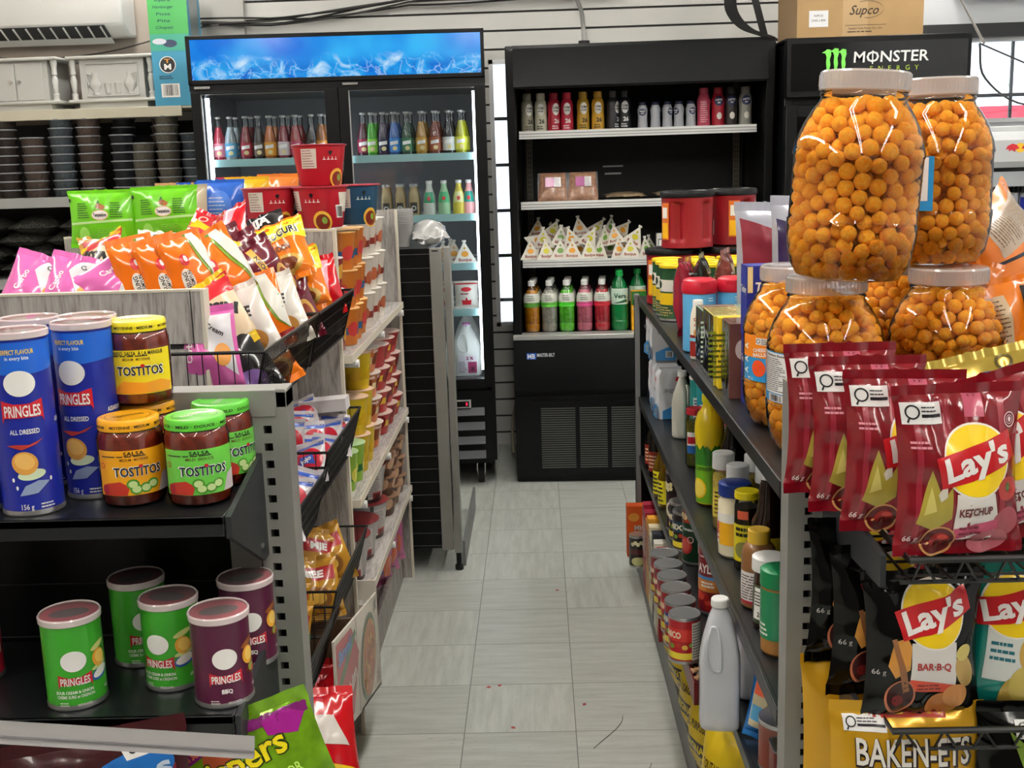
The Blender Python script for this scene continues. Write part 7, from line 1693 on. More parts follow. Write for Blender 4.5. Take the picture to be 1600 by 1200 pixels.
ns = [('pink', 'pink noodle pack leftmost in the heap behind the wooden front panel', (-0.905, 2.03, 1.325), (-35, 20, 10)),
      ('pink', 'pink noodle pack second from the left in the heap', (-0.842, 2.035, 1.322), (-35, 15, 5)),
      ('pink', 'pink noodle pack third from the left in the heap, white panel showing', (-0.775, 2.06, 1.325), (-45, 55, 0)),
      ('yellow', 'yellow and red noodle pack lying behind the pink packs', (-0.862, 2.22, 1.350), (-40, -25, -20)),
      ('orange', 'orange noodle pack leftmost of the orange ones behind the wooden front panel', (-0.735, 2.09, 1.340), (-12, -6, 62)),
      ('orange', 'orange noodle pack second from the left behind the wooden front panel', (-0.695, 2.11, 1.338), (-12, -8, 64)),
      ('orange', 'orange noodle pack third from the left, beside the wooden panel corner', (-0.655, 2.13, 1.343), (-12, -8, 60)),
      ('orange', 'tall orange noodle pack leaning over the corner of the wooden front panel', (-0.612, 2.20, 1.330), (-14, -24, 52), 1.15),
      ('burgundy', 'burgundy noodle pack upright behind the leaning orange pack', (-0.652, 2.42, 1.335), (-14, -18, 52)),
      ('burgundy', 'burgundy noodle pack between two others of its kind with a yellow stripe', (-0.612, 2.42, 1.325), (-14, -22, 50)),
      ('burgundy', 'burgundy noodle pack leaning right below the udon pack', (-0.578, 2.40, 1.310), (-16, -26, 44)),
      ('udon', 'orange and yellow noodle pack with big black letters on top of the heap', (-0.556, 2.50, 1.352), (-35, -18, 6)),
      ('red', 'bright red crinkled noodle pack on top at the back of the heap, left one', (-0.785, 2.72, 1.375), (-50, 30, 10)),
      ('red', 'bright red crinkled noodle pack on top at the back of the heap, right one', (-0.725, 2.68, 1.385), (-40, -25, -15)),
      ('black', 'black and violet noodle pack at the back beside the udon pack', (-0.645, 2.72, 1.372), (-50, -20, 10)),
      ('burgundy', 'burgundy noodle pack standing in the far upper basket', (-0.548, 2.60, 1.250), (-16, -14, 20)),
      ('udon', 'yellow topped noodle pack beside the burgundy one in the far upper basket', (-0.520, 2.66, 1.262), (-16, -16, 4)),
      ('red', 'red noodle pack at the far end of the upper basket against the end panel', (-0.505, 2.78, 1.235), (-25, -12, 10)),
      ('yellow', 'yellow noodle pack lettered in black in the near upper basket', (-0.558, 2.06, 1.255), (-25, -30, 6)),
      ('pink', 'large pink noodle pack at the near end of the upper basket', (-0.545, 1.955, 1.212), (-8, -6, 6)),
      ('white', 'white noodle pack in the near upper basket behind the pink one', (-0.522, 2.12, 1.232), (-18, -24, 8)),
      ('orange', 'orange noodle pack in the near upper basket with its red mark facing out', (-0.522, 2.24, 1.243), (-16, -16, 8)),
      ('white', 'white and gold noodle pack between the baskets of the upper row', (-0.505, 2.33, 1.232), (-18, -20, 6)),
      ('burgundy', 'burgundy noodle pack at the seam between the two upper baskets', (-0.505, 2.45, 1.225), (-14, -16, 14)),
      ('black', 'black noodle pack low in the near upper basket', (-0.505, 2.03, 1.165), (-20, -30, 10)),
      ('udon', 'orange noodle pack pressed against the wires of the near upper basket', (-0.512, 2.20, 1.168), (-20, -20, 40)),
      ('white', 'pale green and cream noodle pack behind the yellow one, centre of the heap', (-0.78, 2.38, 1.365), (-60, 10, 20)),
      ('yellow', 'yellow and gold noodle pack behind the orange row, centre of the heap', (-0.71, 2.36, 1.36), (-50, 30, -10)),
      ('gold', 'gold foil noodle pack behind the yellow one under the cat treat pouches', (-0.93, 2.45, 1.35), (-60, 10, 30))]
for a in ns: noodle(*a)
rg = random.Random(12); kk = list(NC)[:8]
cells = [(x, y) for y in (2.10, 2.28, 2.46, 2.64, 2.80) for x in (-1.02, -0.89, -0.76, -0.655)]
for i, (x, y) in enumerate(cells):
    kd = kk[rg.randrange(8)]
    row, c = divmod(i, 4)
    noodle(kd, '%s noodle pack buried low in the heap, row %d back, %s from the left' % (kd if kd != 'udon' else 'two tone', row+1, ORD[c]), (x, y, 1.215+rg.uniform(0, .02)), (-75+rg.uniform(-12, 12), rg.uniform(-14, 14), rg.uniform(-50, 50)))
for i, (x, y) in enumerate([(-1.0, 2.28), (-0.9, 2.62), (-0.86, 2.42), (-0.74, 2.55), (-1.03, 2.7), (-0.66, 2.6), (-0.8, 2.22), (-0.92, 2.2)]):
    kd = kk[(i*3) % 8]
    noodle(kd, '%s noodle pack lying inside the heap, %s one counted from the front panel' % (kd if kd != 'udon' else 'two tone', ORD[i]), (x, y, 1.285), (-70+rg.uniform(-12, 12), rg.uniform(-14, 14), rg.uniform(-50, 50)))
# middle baskets: small wrapped sweets; lower baskets: gold noodle packs
SW = Proto(bag('sweets_bag', '', 0.085, 0.115, 0.042, mat('cloudy_wrap', 'cdc8cc', 0.16, coat=0.6), mat('cloudy_wrap', 'cdc8cc', 0.16), 120, lambda m, S: (m.decal(s_ell(0, 0.055, 0.040, 0.034, rot=0.4), S, ink('c01c34'), 0.0008), m.decal(s_poly([(-0.04, 0.09), (0.04, 0.095), (0.04, 0.105), (-0.04, 0.10)]), S, ink('3a5ab8'), 0.0012), m.decal(s_poly([(-0.02, 0.04), (0.0, 0.05), (0.022, 0.045), (0.018, 0.07), (-0.015, 0.068)]), S, ink('3a5ab8'), 0.0012), m.decal(s_text('Jojo', 0, 0.058, 0.012, w=0.03, bold=0.04, rot=0.4), S, WHT, 0.0016), m.decal(s_rect(-0.03, 0.012, 0.03, 0.024), S, ink('c8202c'), 0.0008)), cat='sweets bag', wr=0.008, center=True, nu=18, nv=20, seal=0.1))
k = 0
for y in (2.80, 2.70, 2.60, 2.50, 2.36, 2.26, 2.16, 2.06):
    for x in (-0.60, -0.560, -0.525):
        dz = 0.0 if y > 2.4 else -0.02
        SW.place((x, y+rg.uniform(-.02, .02), 0.865+dz+0.035*(x < -0.57)+rg.uniform(-.01, .015)), (R(-35+rg.uniform(-15, 15)), R(rg.uniform(-35, 20)), R(rg.uniform(-40, 50))), 'small clear sweets bag, %s row from the far end, %s from the back panel' % (ORD[k//3], ORD[k % 3]), 'bags of wrapped sweets'); k += 1
t = carton('plastic_tray', 'clear pale tray lying on the sweets at the far end of the middle basket', 0.12, 0.06, 0.03, 'd8d4d6', None, cat='tray'); t.location = (-0.55, 2.79, 0.925); t.rotation_euler = (0, R(-4), 0)
for i, (kd, loc, rot, lb) in enumerate((('gold', (-0.585, 2.74, 0.56), (-25, 20, 30), 'gold noodle pack with red band, far end of the lower basket, left one'), ('gold', (-0.525, 2.78, 0.545), (-25, -20, 10), 'gold noodle pack with red band, far end of the lower basket, right one'), ('gold', (-0.575, 2.58, 0.54), (-30, 10, 40), 'gold noodle pack in the middle of the lower basket by the back panel'), ('gold', (-0.515, 2.60, 0.525), (-30, -15, 0), 'gold noodle pack in the middle of the lower basket by the wires'), ('gold', (-0.56, 2.44, 0.53), (-20, 10, 20), 'gold noodle pack nearest in the far lower basket'), ('green', (-0.515, 2.20, 0.505), (-8, 4, -10), 'green and white noodle pack standing in the near lower basket'), ('gold', (-0.565, 2.30, 0.54), (-20, 12, 20), 'gold noodle pack beside the green pack'), ('burgundy', (-0.57, 2.08, 0.53), (-20, 12, 20), 'burgundy noodle pack at the near end of the lower basket'))):
    noodle(kd, lb, loc, rot)
# open display carton with a noodle picture, and red packs beside it, under the baskets
bx = thing('display_carton', 'open white and red carton with a noodle bowl picture on the floor rack', 'box', (0, 0, 0))
m = MB(); CW = mat('white_card', 'd6d0c6', 0.5)
m.prism([(2.32, 0.285), (2.32, 0.515), (2.95, 0.385), (2.95, 0.115), (2.62, 0.20)], 'x', -0.470, -0.465, CW); m.prism([(2.62, 0.20), (2.62, 0.44), (2.95, 0.38), (2.95, 0.115)], 'x', -0.605, -0.60, mat('brown_cardboard', 'a98a5f', 0.75)); 
m.box(-0.605, -0.465, 2.945, 2.95, 0.115, 0.42, CW); m.prism([(2.62, 0.20), (2.95, 0.115), (2.95, 0.12), (2.62, 0.205)], 'x', -0.605, -0.465, mat('brown_cardboard', 'a98a5f', 0.75)); m.prism([(-0.605, 0.21), (-0.465, 0.21), (-0.465, 0.455), (-0.605, 0.44)], 'y', 2.60, 2.605, mat('brown_inner_card', '6a5440', 0.8))
S = lambda u, v, o: (-0.465+o, 2.67+u, v)
m.decal(s_poly([(-0.34, 0.31), (-0.34, 0.50), (-0.14, 0.46), (-0.05, 0.36), (-0.16, 0.25)]), S, ink('b02a3a'), 0.0008); m.decal(s_poly([(-0.34, 0.40), (-0.10, 0.44), (-0.08, 0.42), (-0.34, 0.375)]), S, ink('2f6a3a'), 0.0012)
m.decal(s_text('Shirataki', -0.235, 0.445, 0.034, w=0.17, bold=0.03, rot=-0.12), S, ink('4a90d0'), 0.0016); m.decal(s_ell(0.09, 0.285, 0.125, 0.108), S, ink('3a5a34'), 0.0014); m.decal(s_ell(0.095, 0.28, 0.11, 0.096), S, ink('b0662a'), 0.0018)
for i in range(40): m.decal(s_ell(0.095+rg.uniform(-.08, .08), 0.28+rg.uniform(-.065, .065), 0.012, 0.006, rot=rg.random()*3), S, ink(('d89a4a', '7a3a1c', 'c8442a', 'dcc06a')[i % 4]), 0.0022+0.0004*(i % 3))
m.decal(s_text('Bibim', -0.18, 0.33, 0.045, w=0.15, bold=0.03, rot=0.15), S, WHT, 0.0018); m.decal(s_bars(0.20, 0.355, 0.25, 0.385, 10), S, BLK, 0.0014); m.decal(s_lines(0.20, 0.15, 0.26, 0.19, 3), S, ink('6a3a3a'), 0.0014)
obj('carton', m, bx)
for i, (x, y, z) in enumerate(((-0.55, 2.52, 0.27), (-0.545, 2.42, 0.29), (-0.535, 2.30, 0.31))):
    noodle('red', 'dark red noodle pack under the baskets beside the open carton, %s from the far end' % ORD[i], (x, y, z), (-30, 4, 10), 1.3)
RB = foil('c4121e', 0.18)
b = bag('noodle_bag', 'large red bag with a yellow band bulging out near the floor at the aisle edge', 0.20, 0.26, 0.09, RB, RB, 131, lambda m, S: (m.decal(s_poly([(-0.09, 0.06), (0.0, 0.075), (0.09, 0.06), (0.09, 0.075), (0.0, 0.09), (-0.09, 0.075)]), S, ink('f0d01c'), 0.001), m.decal(s_poly([(-0.08, 0.12), (0.08, 0.12), (0.05, 0.18), (-0.06, 0.19)]), S, ink('d8d0c8'), 0.001), m.decal(s_text('Nr', -0.03, 0.15, 0.03, bold=0.05), S, ink('c4121e'), 0.0016), m.decal(s_ell(0.02, 0.03, 0.03, 0.02), S, ink('8a1018'), 0.001)), cat='noodle bag', wr=0.010, center=True); b.location = (-0.475, 2.06, 0.405); b.rotation_euler = (R(-50), R(6), R(20))
b = bag('noodle_bag', 'white and green bag lowest at the aisle edge beneath the red bag', 0.18, 0.24, 0.07, mat('wrap_white', 'dcd8d0', 0.16), mat('wrap_white', 'dcd8d0', 0.16), 133, lambda m, S: (m.decal(s_ell(-0.02, 0.15, 0.04, 0.03), S, ink('1c7a5a'), 0.001), m.decal(s_ell(0.03, 0.08, 0.03, 0.03), S, ink('c88a7a'), 0.001)), cat='noodle bag', wr=0.010, center=True); b.location = (-0.50, 2.06, 0.26); b.rotation_euler = (R(-40), 0, R(15))

# ================================================================ CAT TREAT POUCHES AND TOP OF THE WOODEN UNIT
ZT = 1.3775
LG = mat('lime_green_pouch', '6cc81c', 0.22, coat=0.5)
def treat(m, S):
    m.decal(s_poly([(-0.08, 0.055), (0.08, 0.062), (0.08, 0.068), (-0.08, 0.061)]), S, ink('bfe89a'), 0.0008)
    m.decal(s_ell(0, 0.078, 0.022, 0.013), S, ink('e8c890'), 0.0012); m.decal(s_ell(0, 0.078, 0.020, 0.011), S, WHT, 0.0016); m.decal(s_text('Temptations', 0, 0.078, 0.009, w=0.034, bold=0.03), S, BLK, 0.0020)
    m.decal(s_ell(-0.002, 0.100, 0.009, 0.007), S, ink('8a5020'), 0.0012); m.decal(s_ell(0.006, 0.097, 0.007, 0.006), S, ink('b06a30'), 0.0014); m.decal(s_poly([(-0.008, 0.106), (0.0, 0.108), (-0.002, 0.114), (-0.007, 0.113)]), S, ink('2f6a1a'), 0.0014)
    for u in (-0.06, 0.026): m.decal(s_lines(u, 0.07, u+0.034, 0.11, 7, 0.4), S, ink('23401a'), 0.0010)
    m.decal(s_rect(-0.01, 0.008, 0.06, 0.046), S, ink('7ad22a'), 0.0008); m.decal(s_lines(-0.008, 0.010, 0.058, 0.045, 7, 0.25), S, ink('4a9a1c'), 0.0012); m.decal(s_ell(-0.045, 0.03, 0.014, 0.02), S, ink('9ae05a'), 0.001)
    m.decal(s_rect(-0.084, 0.112, -0.078, 0.120), S, BLK, 0.0014)
Pp = Proto(bag('treat_pouch', '', 0.168, 0.142, 0.045, LG, LG, 141, treat, cat='pouch', wr=0.004))
Pp.place((-1.088, 2.862, 1.352), (R(-4), 0, R(3)), 'lime green cat treat pouch, left of the two on the wooden unit', 'lime green treat pouches')
Pp.place((-0.928, 2.865, 1.357), (R(-4), R(-1), R(2)), 'lime green cat treat pouch, right of the two on the wooden unit', 'lime green treat pouches')
for i, (x, y, c1, c2, h, lb) in enumerate(((-0.93, 3.02, 'b8a890', '5a8a5a', 0.135, 'beige and green pouch behind the right lime pouch'), (-0.905, 3.10, '2a5ac0', '6a5aa0', 0.14, 'blue and violet pouch standing behind the lime pouches'), (-0.845, 3.08, '2a62c8', '4a7ad8', 0.145, 'blue pouch standing right of the violet one'), (-0.80, 3.18, 'e8b81c', 'c83a5a', 0.15, 'yellow pouch behind the blue one'), (-0.74, 3.30, 'd87a2a', 'e8d02a', 0.155, 'orange and yellow pouch at the back by the noodle cups'), (-0.86, 3.28, 'b02a4a', 'e8b0b8', 0.15, 'crimson pouch behind the blue pouches'), (-0.985, 3.12, 'c89a6a', 'dcd0c0', 0.14, 'tan pouch behind the gap between the lime pouches'))):
    F1 = foil(c1, 0.2); b = bag('treat_pouch', lb, 0.13, h, 0.05, F1, F1, 150+i, lambda m, S, c2=c2: (m.decal(s_ell(0.0, 0.07, 0.035, 0.045), S, ink(c2), 0.001), m.decal(s_lines(-0.03, 0.03, 0.03, 0.10, 7, 0.25), S, ink('d8d4e0'), 0.0014)), cat='pouch', wr=0.004, group='assorted pouches on the wooden unit'); b.location = (x, y, 1.364); b.rotation_euler = (R(-3), 0, R(8-5*i))
def bowl_art(base):
    def d(m, S):
        m.decal(s_rect(-0.055, 0.045, -0.012, 0.095), S, ink('d8d2c8'), 0.0008); m.decal(s_lines(-0.052, 0.047, -0.015, 0.093, 7, 0.3), S, ink('8a5a5a'), 0.0012)
        m.decal(s_ell(0.045, 0.018, 0.024, 0.026), S, ink('d8a83a'), 0.0008); m.decal(s_ell(0.045, 0.016, 0.018, 0.020), S, ink('7a2418'), 0.0012); m.decal(s_ell(0.05, 0.02, 0.007, 0.009), S, ink('7a9a3a'), 0.0016)
        for i in range(4): m.decal(s_poly([(0.004+0.011*i, 0.066), (0.012+0.011*i, 0.066), (0.012+0.011*i, 0.068), (0.009+0.011*i, 0.068), (0.009+0.011*i, 0.074), (0.007+0.011*i, 0.074), (0.007+0.011*i, 0.068), (0.004+0.011*i, 0.068)]), S, WHT, 0.001)
        m.decal(s_ell(0.025, 0.084, 0.004, 0.006), S, BLK, 0.001); m.decal(s_poly([(0.018, 0.084), (0.032, 0.086), (0.032, 0.088), (0.018, 0.086)]), S, BLK, 0.0014)
        m.decal(s_rect(0.085, 0.025, 0.11, 0.058), S, WHT, 0.0008); m.decal(s_bars(0.087, 0.028, 0.108, 0.055, 9), S, BLK, 0.0012)
        for u in (-0.13, 0.13): m.decal(s_rect(u-0.03, 0.04, u+0.03, 0.09), S, ink('d8d2c8'), 0.0007)
    return d
g = 'large instant noodle cups on the wooden unit'
def big_cup(col, lid): return Proto(cup('noodle_cup', '', 0.055, 0.0695, 0.104, col, lid, bowl_art(col), group=g, lidr=1.07))
PR, PB = big_cup('b4182a', '9a2030'), big_cup('1c4a6a', '9a2030')
PR.place((-0.700, 3.02, ZT), 0.15, 'red noodle cup with a cream panel, left in the lower row on the wooden unit', g)
PR.place((-0.562, 3.00, ZT), -0.55, 'red noodle cup with a bowl picture, right in the lower row on the wooden unit', g)
PR.place((-0.570, 3.06, ZT+0.107), 0.25, 'red noodle cup stacked alone on top of the other cups', g)
PB.place((-0.630, 3.14, ZT), 0.6, 'blue noodle cup behind and between the red cups', g)
PB.place((-0.497, 3.14, ZT-0.0), 0.2, 'blue noodle cup behind the right red cup', g)

# ================================================================ CUPS AND BOWLS ON THE WOODEN SHELVES
def ring_art(c, c2, txt=None):
    def d(m, S):
        m.decal(s_rect(-0.09, 0.03, 0.09, 0.05), S, ink(c), 0.0005); m.decal(s_ell(-0.005, 0.045, 0.018, 0.02), S, ink(c2), 0.0009); m.decal(s_ell(0.05, 0.045, 0.018, 0.02), S, ink(c2), 0.0009); m.decal(s_ell(-0.06, 0.045, 0.018, 0.02), S, ink(c2), 0.0009)
        if txt:
            for u in (-0.06, 0.0, 0.06): m.decal(s_text(txt, u, 0.068, 0.010, w=0.045, bold=0.03), S, WHT, 0.001)
    return d
def stack(proto, x, y, z, n, h, rz, lb, group):
    for i in range(n): proto.place((x, y, z+i*h), rz+0.7*i, lb % ORD[i], group)
WL = 'noodle cups on the upper wooden shelf'
PW = Proto(cup('noodle_cup', '', 0.036, 0.047, 0.104, 'd8cfc4', 'e0dcd2', ring_art('7a2a24', 'a85a3a'), lidr=1.08))
for i, y in enumerate((3.72, 3.58, 3.44)): stack(PW, -0.545, y, 1.0505, 3, 0.1065, 0.3*i, 'pale noodle cup with a maroon band, upper shelf, %s up in the ' + ['farthest', 'middle', 'nearest'][i] + ' stack', WL)
PO = Proto(cup('noodle_cup', '', 0.032, 0.042, 0.10, 'c8742a', 'd8a86a', ring_art('2a5a8a', 'c23a3a'), lidr=1.05))
for i, (x, y) in enumerate(((-0.545, 3.32), (-0.54, 3.21), (-0.535, 3.10))): stack(PO, x, y, 1.0505, 3, 0.1035, 0.5*i, 'orange sleeved noodle cup, upper shelf, %s up in the ' + ['far', 'middle', 'near'][i] + ' orange stack', WL)
PN = Proto(cup('noodle_cup', '', 0.030, 0.038, 0.08, '8a2a34', 'd8d2cc', ring_art('2a4a7a', 'd8a03a'), lidr=1.05))
stack(PN, -0.55, 2.99, 1.0505, 3, 0.083, 0.1, 'small red and blue noodle cup at the near end of the upper shelf, %s up', WL)

ML = 'noodle bowls and cups on the middle wooden shelf'
PRB = Proto(cup('noodle_bowl', '', 0.054, 0.070, 0.072, 'b01820', 'c8b0a8', ring_art('d8b03a', '7a1018', None), cat='bowl', lidr=1.06))
for i, y in enumerate((3.98, 3.83, 3.68)): stack(PRB, -0.568, y, 0.6605, 4, 0.0755, 0.4*i, 'red noodle bowl, middle shelf, %s up in the ' + ['farthest', 'middle', 'nearest'][i] + ' red stack', ML)
POB = Proto(cup('noodle_bowl', '', 0.052, 0.068, 0.078, 'c86a2a', 'c8c0b8', ring_art('e0c89a', '7a3a1c', 'Kimchi'), cat='bowl', lidr=1.06))
stack(POB, -0.572, 3.50, 0.6605, 4, 0.080, 0.2, 'orange noodle bowl with a cream label, %s up in its stack on the middle shelf', ML)
PY = Proto(cup('noodle_cup', '', 0.037, 0.047, 0.108, 'd8b81c', 'c8a890', ring_art('b8981a', 'c8a01a'), lidr=1.06))
stack(PY, -0.55, 3.33, 0.6605, 3, 0.111, 0.2, 'yellow noodle cup, %s up in the far yellow stack on the middle shelf', ML); stack(PY, -0.548, 3.215, 0.6605, 2, 0.111, 0.6, 'yellow noodle cup, %s up in the near yellow stack on the middle shelf', ML)
PG = Proto(cup('noodle_cup', '', 0.037, 0.047, 0.108, '8ab82a', '9ab88a', ring_art('1c6a34', 'd8d05a', None), lidr=1.06))
stack(PG, -0.548, 3.11, 0.6605, 1, 0.111, 0.5, 'lime green noodle cup near the shelf end, %s one', ML); stack(PG, -0.552, 3.005, 0.6605, 1, 0.111, 0.1, 'lime green noodle cup nearest the end panel, %s one', ML)
LL = 'noodle bowls on the lower wooden shelf'
PBB = Proto(cup('noodle_bowl', '', 0.046, 0.060, 0.066, '5a3a2c', '8a6a54', ring_art('8a5a3a', 'c8a080'), cat='bowl', lidr=1.07))
for i, y in enumerate((3.99, 3.86, 3.73)): stack(PBB, -0.56, y, 0.3655, 4 if i < 2 else 3, 0.069, 0.4*i, 'brown noodle bowl, lower shelf, %s up in the ' + ['farthest', 'middle', 'nearest'][i] + ' brown stack', LL)
def buck(m, S):
    m.decal(s_rect(-0.13, 0.0, 0.13, 0.012), S, ink('3a2a2a'), 0.0006); m.decal(s_rect(0.0, 0.012, 0.06, 0.10), S, ink('c0bcba'), 0.0006); m.decal(s_lines(0.005, 0.02, 0.055, 0.095, 10, 0.3), S, ink('6a6462'), 0.001); m.decal(s_rect(-0.008, 0.0, 0.004, 0.115), S, ink('3c3a3a'), 0.0010); m.decal(s_lines(-0.06, 0.05, -0.012, 0.10, 6, 0.4), S, ink('4a4a4a'), 0.001)
    m.decal(s_rect(0.02, 0.012, 0.055, 0.034), S, ink('a83a3a'), 0.0012); m.decal(s_bars(0.022, 0.006, 0.052, 0.028, 10), S, BLK, 0.0014)
PK = Proto(cup('noodle_bucket', '', 0.056, 0.074, 0.118, 'a8a6a6', '7a2a2c', buck, cat='bucket', lidr=1.05))
PK.place((-0.575, 3.50, 0.3655), 0.5, 'grey labelled noodle bucket with a maroon lid, lower shelf, far one', 'grey noodle buckets'); PK.place((-0.575, 3.50, 0.3655+0.121), 0.3, 'grey labelled noodle bucket stacked on top of the far one, lower shelf', 'grey noodle buckets')
PK.place((-0.578, 3.30, 0.3655), 0.2, 'grey labelled noodle bucket with a maroon lid, lower shelf, middle one', 'grey noodle buckets'); PK.place((-0.585, 3.12, 0.3655), 0.1, 'large grey labelled noodle bucket with a maroon lid, nearest the end panel', 'grey noodle buckets', scale=1.1)
PKF = foil('c86a9a', 0.2)
for i, (y, lb) in enumerate(((3.98, 'pink noodle bag hanging over the far end of the lowest wooden shelf'), (3.86, 'pink noodle bag second from the far end of the lowest wooden shelf'), (3.74, 'pink noodle bag third from the far end of the lowest wooden shelf'))):
    b = bag('noodle_bag', lb, 0.14, 0.235, 0.06, PKF, PKF, 160+i, lambda m, S: (m.decal(s_ell(0.02, 0.07, 0.03, 0.04), S, ink('d8643a'), 0.0008), m.decal(s_poly([(-0.05, 0.05), (-0.01, 0.05), (-0.02, 0.15), (-0.05, 0.16)]), S, ink('3a6a9a' if i else 'a8407a'), 0.0008)), cat='noodle bag', wr=0.008, group='pink noodle bags'); b.location = (-0.575, y, 0.101); b.rotation_euler = (0, 0, R(40+10*i))
t = cup('noodle_tub', 'magenta tub at the edge of the lowest wooden shelf', 0.045, 0.055, 0.12, 'a83a78', '8a2a5a', None, cat='tub'); t.location = (-0.625, 3.55, 0.101)

# --- clear cups and bag on the black unit
MCU = clear('frosted_cups', (0.9, 0.9, 0.9), dens=0.45, dcol='e6e6e4', rough=0.15)

Pcu = thing('plastic_cup', '', 'cup')
mm = MB(); mm.lathe([(0.028, 0.0), (0.047, 0.085), (0.049, 0.087), (0.049, 0.089)], MCU, 24); obj('body', mm, Pcu)
Pcu = Proto(Pcu)
for i in range(7): Pcu.place((-0.505, 4.27, 1.234+0.0085*i), 0, 'clear plastic cup in the nested stack on the black shelf unit, %s from the bottom' % ORD[i], 'nested clear plastic cups')
t = bag('clear_bag', 'crinkled clear plastic bag of lids lying on the black shelf unit', 0.14, 0.15, 0.09, MCU, MCU, 171, None, cat='plastic bag', wr=0.014, center=True); t.location = (-0.405, 4.30, 1.283); t.rotation_euler = (R(-75), 0, R(12))

# ================================================================ DRINKS IN THE GLASS DOOR FRIDGE
SODA = [(0.026, 0), (0.029, 0.004), (0.029, 0.085), (0.026, 0.11), (0.0145, 0.15), (0.0125, 0.185), (0.0135, 0.19), (0.0135, 0.195)]
def soda(col, lab, lb, u, d, z, fr_=None):
    key = 'liq_'+col
    t = bottle('soda_bottle', lb, SODA, M_GLASS, 0.0145, 0.008, mat('crown_cap', 'b8b8b4', 0.35, metal=0.5), lambda m, S: (m.decal(s_rect(-0.05, 0.02, 0.05, 0.082), S, ink(lab), 0.0005), m.decal(s_poly([(-0.02, 0.05), (0.02, 0.056), (0.02, 0.072), (-0.02, 0.066)]), S, WHT, 0.0009), m.decal(s_ell(0.004, 0.036, 0.011, 0.01), S, ink('e8d8a0'), 0.0009)), group='glass soda bottles in the fridge', level=0.155, liquid=mat(key, col, 0.5), n=16)
    t.location = (fr_ or FR)(u, d, z); return t
ZA = 1.5765
LQ = [(0.078, 'd8405a', 'e88a9a', 'pink'), (0.132, 'b8c8d0', '5aa8d0', 'blue labelled clear'), (0.204, '8a1420', 'a82a3a', 'dark red'), (0.263, '2a1410', '6a5a50', 'cola brown'), (0.314, 'c8701c', 'e8a02a', 'orange'), (0.377, '9a1c30', 'd8c8cc', 'cherry red'), (0.434, 'a82a2a', 'b83a5a', 'pink labelled red'), (0.509, '20100c', '4a3a38', 'black cola'), (0.554, 'a8641c', 'd8903a', 'amber'),
      (0.749, '5a1430', 'a02a4a', 'plum'), (0.788, '4ab81c', '8ad84a', 'bright green'), (0.842, '3a1c4a', '2a2a4a', 'violet'), (0.893, '1c62b0', '3a8ad8', 'blue'), (0.952, '1c4a30', '3a7a50', 'dark green'), (1.02, 'b88a1c', 'c89a3a', 'amber yellow'), (1.083, '8a3a1c', 'a85a3a', 'rusty brown'), (1.147, '141414', 'd8e0dc', 'white labelled black'), (1.205, 'c8c81c', 'e0e04a', 'yellow green')]
for i, (u, c, l, nm) in enumerate(LQ):
    u = min(u, 1.235)
    soda(c, l, '%s glass soda bottle, front row of the top fridge shelf, %s' % (nm, 'left door' if u < .65 else 'right door'), u, 0.17, ZA)
for i, (u, c, l, nm) in enumerate(LQ):
    if i in (0, 3, 7, 9): continue
    soda(c, l, '%s glass soda bottle standing in the second row behind the front one' % nm, min(u, 1.235)+0.012, 0.245, ZA)
ZB = 1.2955
CF = [(0.024, 0), (0.027, 0.004), (0.027, 0.08), (0.025, 0.10), (0.0185, 0.125), (0.0185, 0.14)]
for i, u in enumerate((0.842, 0.907, 0.972)):
    for j in range(2):
        t = bottle('coffee_bottle', 'milky brown coffee bottle on the second fridge shelf, %s from the left%s' % (ORD[i], ', rear row' if j else ''), CF, mat('latte', 'a89468', 0.25, coat=0.4), 0.020, 0.012, mat('silver_cap', 'b0b0ac', 0.35, metal=0.6), lambda m, S: (m.decal(s_rect(-0.017, 0.015, 0.017, 0.065), S, ink('3a342c'), 0.0006), m.decal(s_ring(0, 0.038, 0.007, 0.012), S, ink('c8ccc4'), 0.001)), group='coffee bottles in the fridge', n=16); t.location = FR(u, 0.17+0.065*j, ZB)
JU = [(0.024, 0), (0.030, 0.005), (0.031, 0.05), (0.026, 0.09), (0.0135, 0.13), (0.0125, 0.15)]
for u, c, l, nm in ((1.044, 'd0d4c8', '2a9a6a', 'white'), (1.114, '9ac89a', '4ab87a', 'pale green'), (1.184, 'd8c84a', 'e0e0a0', 'yellow'), (1.240, 'e8a8a8', '2a9a8a', 'pink')):
    for j in range(2):
        t = bottle('juice_bottle', '%s juice bottle on the second fridge shelf, %s row' % (nm, 'rear' if j else 'front'), JU, mat('jc_'+c, c, 0.3, coat=0.4), 0.014, 0.012, M_WHITE, lambda m, S: (m.decal(s_poly([(-0.03, 0.06), (0.03, 0.06), (0.02, 0.11), (-0.02, 0.11)]), S, ink(l), 0.0006), m.decal(s_ell(0.0, 0.08, 0.008, 0.01), S, ink('d03a3a'), 0.001)), group='juice bottles in the fridge', n=16); t.location = FR(min(u, 1.232), 0.17+0.07*j, ZB)
WPK = mat('white_pack', 'dcd8cc', 0.35)
